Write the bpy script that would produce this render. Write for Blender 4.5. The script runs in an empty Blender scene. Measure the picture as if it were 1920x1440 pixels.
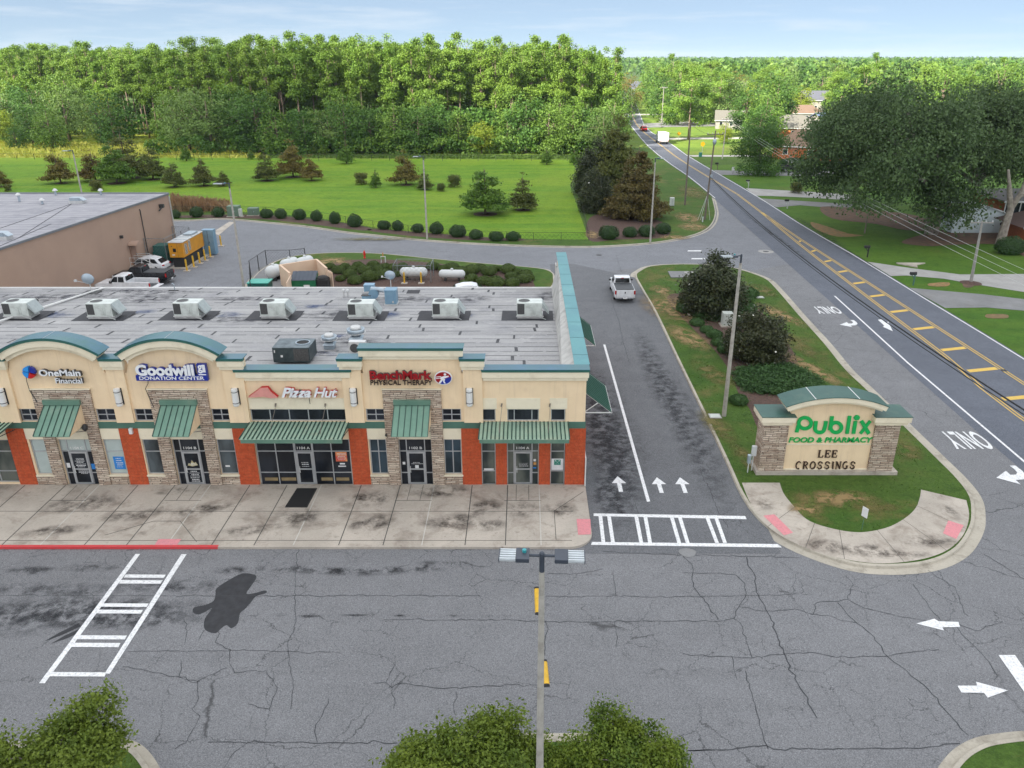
import bpy, math, random
import numpy as np
from mathutils import Vector, Matrix
R = math.radians
SC = bpy.context.scene
COL = SC.collection
# ------------------------------------------------------------------ camera, sky, sun, exposure
FPX, PX, PY = 1465.0, 983.0, 720.0
PITCH = math.atan((PY-104.0)/FPX)
HC = 22.6
cam = bpy.data.cameras.new('camera'); camo = bpy.data.objects.new('camera', cam); COL.objects.link(camo)
camo.location = (0, 0, HC); camo.rotation_euler = (math.pi/2-PITCH, 0, 0)
cam.sensor_width = 36; cam.lens = FPX/1920*36; cam.shift_x = -(PX-960)/1920
cam.clip_start = .5; cam.clip_end = 9000
SC.camera = camo
SUN_EL = 35.0; CLOUD_FILL = 11.6
SH = Vector((.76, .65, 0)).normalized()             # the way shadows fall
SUNV = Vector((-SH.x*math.cos(R(SUN_EL)), -SH.y*math.cos(R(SUN_EL)), math.sin(R(SUN_EL))))
world = bpy.data.worlds.new('World'); SC.world = world; world.use_nodes = True
wt = world.node_tree; wt.nodes.clear()
sky = wt.nodes.new('ShaderNodeTexSky'); sky.sky_type = 'NISHITA'; sky.sun_disc = False
sky.sun_elevation = R(SUN_EL); sky.sun_rotation = math.atan2(SUNV.x, SUNV.y)
sky.altitude = 200; sky.air_density = .36; sky.dust_density = 0; sky.ozone_density = 1
# unseen white cloud added overhead and behind the camera as fill; horizon stays blue
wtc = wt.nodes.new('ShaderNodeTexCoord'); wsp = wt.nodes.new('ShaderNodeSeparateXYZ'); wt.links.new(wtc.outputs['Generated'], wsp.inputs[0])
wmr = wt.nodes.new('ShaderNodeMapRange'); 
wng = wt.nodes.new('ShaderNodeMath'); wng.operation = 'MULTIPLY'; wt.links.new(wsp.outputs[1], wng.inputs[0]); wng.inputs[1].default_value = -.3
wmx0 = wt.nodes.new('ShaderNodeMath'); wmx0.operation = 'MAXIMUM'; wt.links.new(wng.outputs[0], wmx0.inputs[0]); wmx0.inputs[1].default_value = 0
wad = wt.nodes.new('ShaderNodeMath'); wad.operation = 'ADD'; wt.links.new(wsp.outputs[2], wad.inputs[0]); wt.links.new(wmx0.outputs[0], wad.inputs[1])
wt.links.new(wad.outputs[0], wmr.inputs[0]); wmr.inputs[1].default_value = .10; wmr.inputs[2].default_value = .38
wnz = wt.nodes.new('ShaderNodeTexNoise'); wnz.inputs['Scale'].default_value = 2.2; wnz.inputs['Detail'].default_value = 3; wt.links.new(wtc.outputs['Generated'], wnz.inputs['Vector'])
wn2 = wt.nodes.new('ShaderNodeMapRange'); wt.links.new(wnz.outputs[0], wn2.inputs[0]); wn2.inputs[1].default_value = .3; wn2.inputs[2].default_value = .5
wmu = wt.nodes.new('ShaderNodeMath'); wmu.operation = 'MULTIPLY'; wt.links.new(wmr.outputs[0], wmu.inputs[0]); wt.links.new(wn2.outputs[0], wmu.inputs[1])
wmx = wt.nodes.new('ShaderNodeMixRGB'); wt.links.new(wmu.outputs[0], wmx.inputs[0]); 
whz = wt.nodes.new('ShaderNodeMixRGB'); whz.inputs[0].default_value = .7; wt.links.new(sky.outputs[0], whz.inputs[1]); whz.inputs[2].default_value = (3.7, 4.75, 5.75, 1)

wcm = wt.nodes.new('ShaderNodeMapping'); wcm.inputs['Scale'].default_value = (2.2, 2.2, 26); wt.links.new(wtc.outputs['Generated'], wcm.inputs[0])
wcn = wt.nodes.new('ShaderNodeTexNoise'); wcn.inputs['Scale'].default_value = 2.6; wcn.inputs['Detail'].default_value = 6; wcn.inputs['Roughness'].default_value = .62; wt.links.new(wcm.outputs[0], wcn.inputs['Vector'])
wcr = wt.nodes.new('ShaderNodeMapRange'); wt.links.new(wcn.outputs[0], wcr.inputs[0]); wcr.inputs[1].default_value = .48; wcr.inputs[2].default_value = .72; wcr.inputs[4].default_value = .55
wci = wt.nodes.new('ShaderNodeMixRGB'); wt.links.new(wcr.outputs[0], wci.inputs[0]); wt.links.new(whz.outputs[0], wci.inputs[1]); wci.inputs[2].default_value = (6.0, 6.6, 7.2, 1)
wt.links.new(wci.outputs[0], wmx.inputs[1]); wmx.inputs[2].default_value = (CLOUD_FILL*.97, CLOUD_FILL, CLOUD_FILL*1.05, 1)
bg = wt.nodes.new('ShaderNodeBackground'); bg.inputs[1].default_value = .05
wo = wt.nodes.new('ShaderNodeOutputWorld')
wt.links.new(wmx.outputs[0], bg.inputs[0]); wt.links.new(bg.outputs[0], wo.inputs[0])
sl = bpy.data.lights.new('sun', 'SUN'); sl.energy = 5.0; sl.angle = R(.5); sl.color = (1, .93, .82)
so = bpy.data.objects.new('sun', sl); COL.objects.link(so)
so.rotation_euler = (-SUNV).to_track_quat('-Z', 'Y').to_euler()
SC.view_settings.view_transform = 'Standard'; SC.view_settings.look = 'None'
SC.view_settings.exposure = 1.52; SC.view_settings.gamma = 1
SC.cycles.max_bounces = 5; SC.cycles.diffuse_bounces = 3; SC.cycles.glossy_bounces = 2
SC.cycles.transparent_max_bounces = 24; SC.cycles.transmission_bounces = 3; SC.cycles.caustics_reflective = False
# the cloud whose shadow covers the shops: a closed body of even density high up towards the sun
def make_cloud():
    rn = np.random.RandomState(3); nx, ny = 40, 34; x0, x1, y0, y1 = -330, 330, -260, 165; t = 560/SUNV.z
    ctr = SUNV*t; V = []; F = []
    gx = np.linspace(x0-30, x1+30, nx); gy = np.linspace(y0-30, y1+14, ny)
    for side in (1, -1):
        for j in range(ny):
            for i in range(nx):
                x, y = gx[i], gy[j]; wob = 10*math.sin(x*.045)+7*math.sin(x*.11+2)+5*math.sin(x*.027+1)
                e = min((x-x0)/90, (x1-x)/90, (y-y0)/90, (y1+wob-y)/55); e = max(0., min(1., e))
                h = 4+190*e**1.5*(.85+.3*math.sin(x*.03+y*.02)) if 0 < i < nx-1 and 0 < j < ny-1 else 0
                V.append((x+ctr.x, y+ctr.y, ctr.z+side*h*(.75 if side > 0 else .25)))
    N = nx*ny
    for j in range(ny-1):
        for i in range(nx-1):
            a = j*nx+i; F.append((a, a+1, a+nx+1, a+nx)); F.append((N+a, N+a+nx, N+a+nx+1, N+a+1))
    for i in range(nx-1): F.append((i, N+i, N+i+1, i+1)); b = (ny-1)*nx+i; F.append((b, b+1, N+b+1, N+b))
    for j in range(ny-1): a = j*nx; F.append((a, a+nx, N+a+nx, N+a)); a += nx-1; F.append((a, N+a, N+a+nx, a+nx))
    me = bpy.data.meshes.new('cloud'); me.from_pydata(V, [], F); me.update()
    m = bpy.data.materials.new('cloud'); m.use_nodes = True; nt = m.node_tree; nt.nodes.clear()
    pv = nt.nodes.new('ShaderNodeVolumePrincipled'); pv.inputs['Color'].default_value = (1,1,1,1); pv.inputs['Density'].default_value = .022; pv.inputs['Anisotropy'].default_value = .3
    ou = nt.nodes.new('ShaderNodeOutputMaterial'); nt.links.new(pv.outputs[0], ou.inputs['Volume']); me.materials.append(m)
    o = bpy.data.objects.new('cloud', me); COL.objects.link(o); o['kind'] = 'structure'
make_cloud()
# ------------------------------------------------------------------ picture measurements to metres
def ray(x, y):
    cx = (x-PX)/FPX; cy = -(y-PY)/FPX
    return (cx, math.cos(PITCH)+cy*math.sin(PITCH), -math.sin(PITCH)+cy*math.cos(PITCH))
def G(x, y, z=0.0):
    r = ray(x, y); t = (z-HC)/r[2]; return (r[0]*t, r[1]*t)
def FW(x, y, Y):
    r = ray(x, y); t = Y/r[1]; return (r[0]*t, HC+r[2]*t)
# ------------------------------------------------------------------ objects
def tag(o, label=None, cat=None, group=None, kind=None):
    if label: o['label'] = label
    if cat: o['category'] = cat
    if group: o['group'] = group
    if kind: o['kind'] = kind
    return o
def T(name, label, cat, loc=(0, 0, 0), rz=0, group=None):
    o = bpy.data.objects.new(name, None); COL.objects.link(o); o.empty_display_size = .3
    o.location = loc; o.rotation_euler = (0, 0, rz)
    return tag(o, label, cat, group)
def dup(root, loc, rz=0, s=1, label=None, group=None):
    def rec(o, par):
        c = o.copy(); COL.objects.link(c)
        if par is not None: c.parent = par
        for ch in o.children: rec(ch, c)
        return c
    r = rec(root, None); r.location = loc; r.rotation_euler = (0, 0, rz)
    r.scale = s if isinstance(s, (tuple, list)) else (s, s, s)
    if label: r['label'] = label
    if group: r['group'] = group
    return r
class Many:
    """first place() moves the built thing itself, later ones copy it"""
    def __init__(s, root): s.root = root; s.n = 0
    def place(s, loc, rz=0, sc=1, label=None, group=None):
        if s.n == 0:
            r = s.root; r.location = loc; r.rotation_euler = (0, 0, rz)
            r.scale = sc if isinstance(sc, (tuple, list)) else (sc, sc, sc)
            if label: r['label'] = label
            if group: r['group'] = group
        else: r = dup(s.root, loc, rz, sc, label, group)
        s.n += 1; return r
class MB:
    def __init__(s): s.v = []; s.f = []; s.m = []; s.cm = 0
    def mat(s, i): s.cm = i; return s
    def add(s, vs, fs):
        b = len(s.v); s.v += [tuple(v) for v in vs]; s.f += [tuple(b+i for i in f) for f in fs]; s.m += [s.cm]*len(fs); return s
    def box(s, x0, x1, y0, y1, z0, z1):
        if x0 > x1: x0, x1 = x1, x0
        if y0 > y1: y0, y1 = y1, y0
        if z0 > z1: z0, z1 = z1, z0
        return s.add([(x0,y0,z0),(x1,y0,z0),(x1,y1,z0),(x0,y1,z0),(x0,y0,z1),(x1,y0,z1),(x1,y1,z1),(x0,y1,z1)],
            [(0,3,2,1),(4,5,6,7),(0,1,5,4),(1,2,6,5),(2,3,7,6),(3,0,4,7)])
    def quad(s, a, b, c, d): return s.add([a,b,c,d], [(0,1,2,3)])
    def loft(s, secs, caps=True, closed=True):
        n = len(secs[0]); vs = [p for q in secs for p in q]; fs = []
        for i in range(len(secs)-1):
            for j in range(n if closed else n-1):
                k = (j+1) % n; fs.append((i*n+j, i*n+k, (i+1)*n+k, (i+1)*n+j))
        if caps: fs += [tuple(range(n))[::-1], tuple((len(secs)-1)*n+j for j in range(n))]
        return s.add(vs, fs)
    def prism(s, pts, z0, z1):      # polygon in XY
        n = len(pts); vs = [(x,y,z0) for x,y in pts]+[(x,y,z1) for x,y in pts]
        return s.add(vs, [tuple(range(n))[::-1], tuple(range(n,2*n))]+[(i,(i+1)%n,n+(i+1)%n,n+i) for i in range(n)])
    def prismy(s, pts, y0, y1):     # polygon in XZ
        n = len(pts); vs = [(x,y0,z) for x,z in pts]+[(x,y1,z) for x,z in pts]
        return s.add(vs, [tuple(range(n)), tuple(range(n,2*n))[::-1]]+[(i,n+i,n+(i+1)%n,(i+1)%n) for i in range(n)])
    def prismx(s, pts, x0, x1):     # polygon in YZ
        n = len(pts); vs = [(x0,y,z) for y,z in pts]+[(x1,y,z) for y,z in pts]
        return s.add(vs, [tuple(range(n))[::-1], tuple(range(n,2*n))]+[(i,(i+1)%n,n+(i+1)%n,n+i) for i in range(n)])
    def poly(s, pts, z): return s.add([(x,y,z) for x,y in pts], [tuple(range(len(pts)))])
    def tube(s, pts, rad, n=8, caps=True):
        if not isinstance(rad, (list, tuple)): rad = [rad]*len(pts)
        secs = []; P = [Vector(p) for p in pts]
        for i, p in enumerate(P):
            d = (P[min(i+1,len(P)-1)]-P[max(i-1,0)]).normalized()
            a = d.cross(Vector((0,0,1)) if abs(d.z) < .9 else Vector((1,0,0))).normalized(); b = d.cross(a).normalized()
            secs.append([p+(a*math.cos(t)+b*math.sin(t))*rad[i] for t in [2*math.pi*k/n for k in range(n)]])
        return s.loft(secs, caps)
    def lathe(s, prof, c=(0,0,0), n=16):   # prof [(r,z)]
        return s.loft([[(c[0]+r*math.cos(2*math.pi*k/n), c[1]+r*math.sin(2*math.pi*k/n), c[2]+z) for k in range(n)] for r,z in prof])
    def bar(s, a, b, w, h=None):
        h = h or w; A = Vector(a); B = Vector(b); d = (B-A).normalized()
        u = d.cross(Vector((0,0,1)) if abs(d.z) < .95 else Vector((0,1,0))).normalized(); v = d.cross(u).normalized()
        return s.loft([[p+u*w/2*i+v*h/2*j for i,j in ((-1,-1),(1,-1),(1,1),(-1,1))] for p in (A,B)])
    def ell(s, c, r, nu=14, nv=9):
        return s.loft([[(c[0]+r[0]*math.sin(math.pi*i/nv)*math.cos(2*math.pi*k/nu), c[1]+r[1]*math.sin(math.pi*i/nv)*math.sin(2*math.pi*k/nu), c[2]-r[2]*math.cos(math.pi*i/nv)) for k in range(nu)] for i in [max(.02,min(nv-.02,q)) for q in range(nv+1)]])
    def build(s, name, mats, parent=None, smooth=False, bevel=0, wc=True, **tg):
        """geometry given in world space; origin goes to the unrotated parent's place when wc"""
        off = Vector((0,0,0))
        if parent is not None and wc:
            q = parent
            while q is not None: off += q.location; q = q.parent
        me = bpy.data.meshes.new(name)
        me.from_pydata([(x-off.x, y-off.y, z-off.z) for x,y,z in s.v], [], s.f)
        if not isinstance(mats, (list, tuple)): mats = [mats]
        for m in mats: me.materials.append(m)
        if len(mats) > 1: me.polygons.foreach_set('material_index', [min(i, len(mats)-1) for i in s.m])
        if smooth: me.polygons.foreach_set('use_smooth', [True]*len(s.f))
        me.update()
        o = bpy.data.objects.new(name, me); COL.objects.link(o)
        if parent is not None: o.parent = parent
        if bevel:
            b = o.modifiers.new('bevel', 'BEVEL'); b.width = bevel; b.segments = 2; b.limit_method = 'ANGLE'; b.angle_limit = R(40)
        if tg: tag(o, **tg)
        return o
def S(mb, name, mats, parent=None, **k):
    o = mb.build(name, mats, parent, **k)
    if parent is None: o['kind'] = 'structure'
    return o
def fixn(o):
    import bmesh
    b = bmesh.new(); b.from_mesh(o.data); bmesh.ops.recalc_face_normals(b, faces=b.faces); b.to_mesh(o.data); b.free(); return o
def catmull(pts, k=6, closed=False):
    out = []; n = len(pts); rng = range(n) if closed else range(n-1)
    for i in rng:
        p0 = pts[(i-1)%n] if closed or i > 0 else pts[i]; p1 = pts[i]; p2 = pts[(i+1)%n]
        p3 = pts[(i+2)%n] if closed or i < n-2 else pts[i+1]
        for j in range(k):
            t = j/k
            out.append(tuple(.5*((2*p1[a])+(-p0[a]+p2[a])*t+(2*p0[a]-5*p1[a]+4*p2[a]-p3[a])*t*t+(-p0[a]+3*p1[a]-3*p2[a]+p3[a])*t**3) for a in range(len(p1))))
    if not closed: out.append(tuple(pts[-1]))
    return out
def offs(pts, d, closed=False):     # offset to the left of travel
    out = []; n = len(pts)
    for i in range(n):
        a = pts[(i-1)%n] if closed or i > 0 else pts[i]; b = pts[(i+1)%n] if closed or i < n-1 else pts[i]
        dx, dy = b[0]-a[0], b[1]-a[1]; L = math.hypot(dx, dy) or 1
        out.append((pts[i][0]-dy/L*d, pts[i][1]+dx/L*d))
    return out
# ------------------------------------------------------------------ materials
class NT:
    def __init__(s, name):
        s.m = bpy.data.materials.new(name); s.m.use_nodes = True; s.t = s.m.node_tree; s.t.nodes.clear()
        s.out = s.t.nodes.new('ShaderNodeOutputMaterial'); s.p = s.t.nodes.new('ShaderNodeBsdfPrincipled')
        s.t.links.new(s.p.outputs[0], s.out.inputs[0]); s.tc = s.t.nodes.new('ShaderNodeTexCoord')
        s.co = s.tc.outputs['Object']
    def lk(s, a, b): s.t.links.new(a, b)
    def n(s, typ, ins=None, **kw):
        nd = s.t.nodes.new('ShaderNode'+typ)
        for k, v in kw.items(): setattr(nd, k, v)
        for k, v in (ins or {}).items():
            if isinstance(v, bpy.types.NodeSocket): s.lk(v, nd.inputs[k])
            else: nd.inputs[k].default_value = v
        return nd
    def noise(s, scale, detail=4, rough=.55, vec=None, dist=0):
        return s.n('TexNoise', {'Vector': vec or s.co, 'Scale': scale, 'Detail': detail, 'Roughness': rough, 'Distortion': dist}).outputs[0]
    def map(s, v, a, b, c=0., d=1.):
        return s.n('MapRange', {0: v, 1: a, 2: b, 3: c, 4: d}).outputs[0]
    def math(s, op, a, b=0.): return s.n('Math', {0: a, 1: b}, operation=op).outputs[0]
    def mix(s, f, a, b, mode='MIX'):
        nd = s.t.nodes.new('ShaderNodeMix'); nd.data_type = 'RGBA'; nd.blend_type = mode
        for i, v in ((0, f), (6, a), (7, b)):
            if isinstance(v, bpy.types.NodeSocket): s.lk(v, nd.inputs[i])
            else: nd.inputs[i].default_value = (*v, 1) if isinstance(v, (tuple, list)) else v
        return nd.outputs[2]
    def scaled(s, sx, sy, sz, rz=0, loc=(0,0,0)):
        return s.n('Mapping', {'Vector': s.co, 'Scale': (sx, sy, sz), 'Rotation': (0,0,rz), 'Location': loc}).outputs[0]
    def col(s, c):
        if isinstance(c, bpy.types.NodeSocket): s.lk(c, s.p.inputs['Base Color'])
        else: s.p.inputs['Base Color'].default_value = (*c, 1)
        return s
    def rough(s, r, metal=0, spec=.5):
        if isinstance(r, bpy.types.NodeSocket): s.lk(r, s.p.inputs['Roughness'])
        else: s.p.inputs['Roughness'].default_value = r
        s.p.inputs['Metallic'].default_value = metal; s.p.inputs['Specular IOR Level'].default_value = spec; return s
    def bump(s, h, dist=.02, st=1.):
        b = s.n('Bump', {'Height': h, 'Distance': dist, 'Strength': st}); s.lk(b.outputs[0], s.p.inputs['Normal']); return s
def mk(name, c1, c2=None, scale=3, rough=.7, metal=0, bump=0, spec=.5, lo=.35, hi=.65, detail=5, dirt=None, ds=1.5):
    t = NT(name)
    if c2 is None: c2 = tuple(v*.86 for v in c1)
    nz = t.noise(scale, detail)
    c = t.mix(t.map(nz, lo, hi), c1, c2)
    if dirt: c = t.mix(t.map(t.noise(ds, 6, .65), .52, .72, 0, .75), c, dirt)
    t.col(c).rough(rough, metal, spec)
    if bump: t.bump(t.noise(scale*6, 3), bump)
    return t.m
def leafmat(name, cols, scale=.6, trans=.3, rough=.55, rnd=.35):
    t = NT(name); oi = t.n('ObjectInfo').outputs['Random']
    v = t.mix(t.map(t.noise(scale, 3, .6), .36, .64), cols[0], cols[1])
    v = t.mix(t.math('MULTIPLY', oi, rnd), v, cols[2])
    fine = t.noise(7, 2, .5)
    v = t.mix(t.map(fine, .35, .7, 0, .5), v, tuple(c*1.5 for c in cols[1]))
    t.col(v).rough(rough, 0, .25)
    tr = t.n('BsdfTranslucent', {0: v}); mx = t.n('MixShader', {0: trans})
    t.lk(t.p.outputs[0], mx.inputs[1]); t.lk(tr.outputs[0], mx.inputs[2]); t.lk(mx.outputs[0], t.out.inputs[0])
    return t.m
# ------------------------------------------------------------------ ground materials
def asphalt(name, c, crack=1., stain=.5, blue=0):
    t = NT(name)
    big = t.noise(.09, 5, .6); mid = t.noise(.7, 6, .7); fine = t.noise(26, 3, .8)
    streak = t.noise(1, 4, .6, t.scaled(.06, .9, 1))
    v = t.mix(t.map(big, .35, .65), tuple(q*.86 for q in c), tuple(q*1.1 for q in c))
    v = t.mix(t.map(mid, .4, .7, 0, .6), v, tuple(q*.72 for q in c))
    v = t.mix(t.map(streak, .55, .75, 0, stain*.5), v, tuple(q*.5 for q in c))
    v = t.mix(t.map(fine, .42, .7, 0, .8), v, (c[0]*1.9, c[1]*1.9, c[2]*1.9))
    v = t.mix(t.map(t.noise(19, 3, .8, t.scaled(1, 1, 1, 1, (5, 7, 0))), .46, .72, 0, .85), v, tuple(q*.38 for q in c))
    # hairline cracks: distorted cells, only in worn areas
    wob = t.n('TexNoise', {'Vector': t.co, 'Scale': 1.1, 'Detail': 6., 'Roughness': .65})
    wv = t.n('VectorMath', {0: wob.outputs[1], 1: (1.1, 1.1, 0)}, operation='MULTIPLY').outputs[0]
    av = t.n('VectorMath', {0: t.co, 1: wv}, operation='ADD').outputs[0]
    for sc, wd, m0 in ((.28, .006, .42), (.8, .012, .50)):
        vo = t.n('TexVoronoi', {'Vector': av, 'Scale': sc}, feature='DISTANCE_TO_EDGE').outputs['Distance']
        ln = t.map(vo, 0, wd, 1, 0); mk_ = t.map(t.noise(.13+sc*.1, 3, .6), m0, m0+.1)
        v = t.mix(t.math('MULTIPLY', t.math('MULTIPLY', ln, mk_), crack*.75), v, tuple(q*.28 for q in c))
    v = t.mix(t.map(t.noise(9, 4, .8, t.scaled(1,1,1,0,(2,8,0))), .5, .72, 0, .5), v, tuple(q*.55 for q in c))
    # oil spots
    sp = t.n('TexVoronoi', {'Vector': av, 'Scale': 1.7}).outputs['Distance']
    v = t.mix(t.map(sp, .02, .06, .6*crack, 0), v, tuple(q*.35 for q in c))
    t.col(v).rough(t.map(mid, .3, .7, .78, .92), 0, .3).bump(fine, .012)
    return t.m
def grass(name, a, b, brown, yel, bamt=.6, bs=.16, lo=.55):
    t = NT(name)
    v = t.mix(t.map(t.noise(.35, 5, .6), .35, .65), a, b)
    v = t.mix(t.map(t.noise(.05, 3, .5), .45, .65, 0, .6), v, yel)
    pn = t.noise(bs, 6, .68, None, .3)
    v = t.mix(t.map(pn, lo, lo+.1, 0, bamt), v, brown)
    v = t.mix(t.map(t.noise(1, 4, .6, t.scaled(.03, .35, 1)), .42, .62, 0, .5), v, yel)
    v = t.mix(t.map(t.noise(.9, 6, .75), .5, .66, 0, .5), v, tuple(q*.6 for q in a))
    v = t.mix(t.map(t.noise(5, 4, .75), .35, .7, 0, .55), v, tuple(q*.45 for q in a))
    v = t.mix(t.map(t.noise(11, 3, .75), .5, .8, 0, .5), v, tuple(min(1, q*1.9) for q in b))
    t.col(v).rough(.9, 0, .15).bump(t.noise(9, 4, .8), .06)
    return t.m
def concrete(name, c, stain=(.16,.14,.115), amt=.8, sc=.5):
    t = NT(name)
    v = t.mix(t.map(t.noise(.4, 4, .6), .35, .65), tuple(q*.85 for q in c), tuple(q*1.08 for q in c))
    v = t.mix(t.map(t.noise(sc, 7, .72, None, .4), .5, .74, 0, amt), v, stain)
    v = t.mix(t.map(t.noise(9, 4, .7), .45, .8, 0, .35), v, tuple(q*.55 for q in c))
    v = t.mix(t.map(t.noise(2.6, 5, .7, t.scaled(1,1,1,0,(9,3,0))), .6, .7, 0, .4*amt), v, tuple(q*.5 for q in stain))
    t.col(v).rough(.88, 0, .3).bump(t.noise(20, 3), .006)
    return t.m
M = {}
M['lot'] = asphalt('lot_asphalt', (.182, .183, .190), 1.25, .8)
M['lane'] = asphalt('lane_asphalt', (.135, .138, .146), .8, .8)
M['road'] = asphalt('road_asphalt', (.115, .125, .15), .35, .7)
M['back'] = asphalt('back_asphalt', (.185, .19, .205), .5, .7)
M['lawn'] = grass('lawn', (.045,.10,.016), (.07,.135,.024), (.20,.14,.06), (.10,.15,.03), .7, .17, .525)
M['meadow'] = grass('meadow', (.095,.205,.016), (.145,.285,.024), (.20,.22,.035), (.25,.34,.028), .3, .05, .58)
M['field'] = grass('field', (.20,.29,.03), (.29,.36,.05), (.36,.32,.08), (.34,.38,.05), .5, .05, .5)
M['suburb'] = grass('suburb_lawn', (.08,.15,.02), (.12,.20,.03), (.24,.22,.07), (.20,.27,.04), .5, .06, .52)
M['farland'] = grass('farland', (.04,.09,.015), (.07,.12,.02), (.10,.12,.03), (.09,.14,.03), .4, .02, .5)
M['mulch'] = mk('mulch', (.11,.062,.045), (.06,.035,.027), 6, .95, bump=.03)
M['dirt'] = mk('dirt', (.16,.085,.05), (.09,.06,.04), 1.2, .95, bump=.02, dirt=(.07,.075,.03))
M['walk'] = concrete('walk_concrete', (.46,.41,.35), (.17,.13,.10), amt=.9)
M['kerb'] = concrete('kerb_concrete', (.44,.40,.33), (.13,.11,.085), .8, .8)
M['drive'] = concrete('drive_concrete', (.36,.35,.335), amt=.35)
M['drivegrey'] = concrete('drive_grey', (.22,.22,.22), amt=.4)
M['joint'] = mk('joint', (.10,.095,.085), rough=.9)
M['jointlight'] = mk('joint_light', (.55,.53,.48), rough=.9)
def paint(name, c, wear=.6):
    t = NT(name)
    v = t.mix(t.map(t.noise(9, 6, .8), .47, .66, 0, wear), c, (.16,.165,.175))
    v = t.mix(t.map(t.noise(1.3, 3, .6), .4, .7, 0, .25), v, tuple(q*.8 for q in c))
    t.col(v).rough(.7, 0, .3); return t.m
M['white'] = paint('road_white', (.78,.78,.78)); M['yellow'] = paint('road_yellow', (.70,.46,.09), .5)
M['redpaint'] = paint('kerb_red', (.60,.055,.06), .35); M['pink'] = paint('pad_pink', (.66,.25,.27), .35)
M['tar'] = mk('tar', (.022,.023,.026), (.034,.035,.04), 3, .8); M['crack'] = mk('crack', (.055,.057,.062), rough=.95)
def stainmat(name, c, amt=.75, sc=1.4, lo=.42, hi=.66):
    t = NT(name); t.col(c).rough(.85, 0, .3)
    d = t.n('VectorMath', {0: t.co}, operation='LENGTH').outputs['Value']
    a = t.math('MULTIPLY', t.map(d, .35, 1, 1, 0), t.map(t.noise(sc, 7, .7, t.n('NewGeometry').outputs['Position']), lo, hi))
    tb = t.n('BsdfTransparent'); mx = t.n('MixShader', {0: t.math('MULTIPLY', a, amt)})
    t.lk(tb.outputs[0], mx.inputs[1]); t.lk(t.p.outputs[0], mx.inputs[2]); t.lk(mx.outputs[0], t.out.inputs[0]); return t.m
M['stain'] = stainmat('oil_stain', (.035,.036,.04)); M['dirtstain'] = stainmat('damp_stain', (.08,.065,.055), .8)
M['skid'] = stainmat('tyre_stain', (.05,.052,.058), .7)
# ------------------------------------------------------------------ ground sheets
ZL, ZK = .012, .14            # asphalt level, kerb top level
g = MB(); g.quad((-6000,-300,0),(6000,-300,0),(6000,8500,0),(-6000,8500,0)); S(g, 'ground', M['farland'])
# road, measured from its edges
LE = [(29.3,-60),(29.3,30)]+[G(*q) for q in ((1339,366),(1293,333),(1269.6,317),(1243,300),(1209,270),(1169,219.6))]
LE[2] = (32.6, LE[2][1])
REp = [(1920,671),(1769,577),(1714,548),(1628,491),(1500,420),(1453,387),(1393.5,351.5),(1338,320),(1288,291),(1257.7,268),(1211.5,242)]
RE = [(40.3,-60)]+[G(*q) for q in REp]
far = lambda w: [(56+w, 480), (75+w, 620), (110+w, 820)]
LE += far(0); RE += far(7.4)
RE = [p for i, p in enumerate(RE) if i == 0 or p[1] > RE[i-1][1]]
def along(line, y):
    for a, b in zip(line, line[1:]):
        if a[1] <= y <= b[1]: return a[0]+(b[0]-a[0])*(y-a[1])/(b[1]-a[1])
    return line[-1][0]
REs = [(0,0)]*0
ys = [-60,-20,10,30,45,55,65,75,85,95,105,115,125,135,150,165,180,200,220,240,260,285,310,340,370,400,440,480,550,620,700,800]
def smx(line, y, w=9): return sum(along(line, max(-60, min(800, y+d))) for d in (-w, -w/2, 0, w/2, w))/5
def lx(y): return smx(LE, y) if y > 130 else (29.3 if y <= 40 else 29.3+(smx(LE,130)-29.3)*(y-40)/90)
def rx(y): return smx(RE, y)
m = MB()
for a, b in zip(ys, ys[1:]): m.quad((lx(a),a,ZL+.008),(rx(a),a,ZL+.008),(rx(b),b,ZL+.008),(lx(b),b,ZL+.008))
road = S(m, 'road', M['road'])
# lot and lanes sheet
m = MB(); m.poly([(-140,-60),(31,-60),(31,60),(32,100),(33,134),(-70,134),(-140,134)], ZL); lot = S(m, 'parking_lot', M['lot'])
m = MB(); m.poly([(3.0,32.2),(12.6,32.2),(12.8,60),(12.2,84),(6,90),(3.0,90)], ZL+.008); lane = S(m, 'drive_lane', M['lane'])
m = MB(); m.poly([(-60,63),(3,63),(3,84),(12.5,88),(24,86),(31,90),(32,133),(-60,133)], ZL+.004); S(m, 'service_road', M['back'])
def raised(name, outline, mat, z=ZK-.01, base=-.2):
    m = MB(); m.prism(outline, base, z); o = S(m, name, mat); return fixn(o)
def kerb(name, pts, closed, side, gut=.45, mat=None, pan=True, top=ZK, label=None):
    """pts = outer edge of the gutter; side=+1 kerb lies to the left of travel"""
    m = MB(); prof = [(0,ZL+.008),(gut,ZL-.004+.006),(gut+.03,top-.02),(gut+.06,top),(gut+.2,top),(gut+.21,-.1)]
    if not pan: prof = prof[1:]
    rows = [[(x,y,z) for x,y in offs(pts, d*side, closed)] for d, z in prof]
    n = len(pts)
    for i in range(n if closed else n-1):
        k = (i+1) % n
        for a, b in zip(rows, rows[1:]): m.quad(a[i], a[k], b[k], b[i])
    return S(m, name, mat or M['kerb'])
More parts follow.
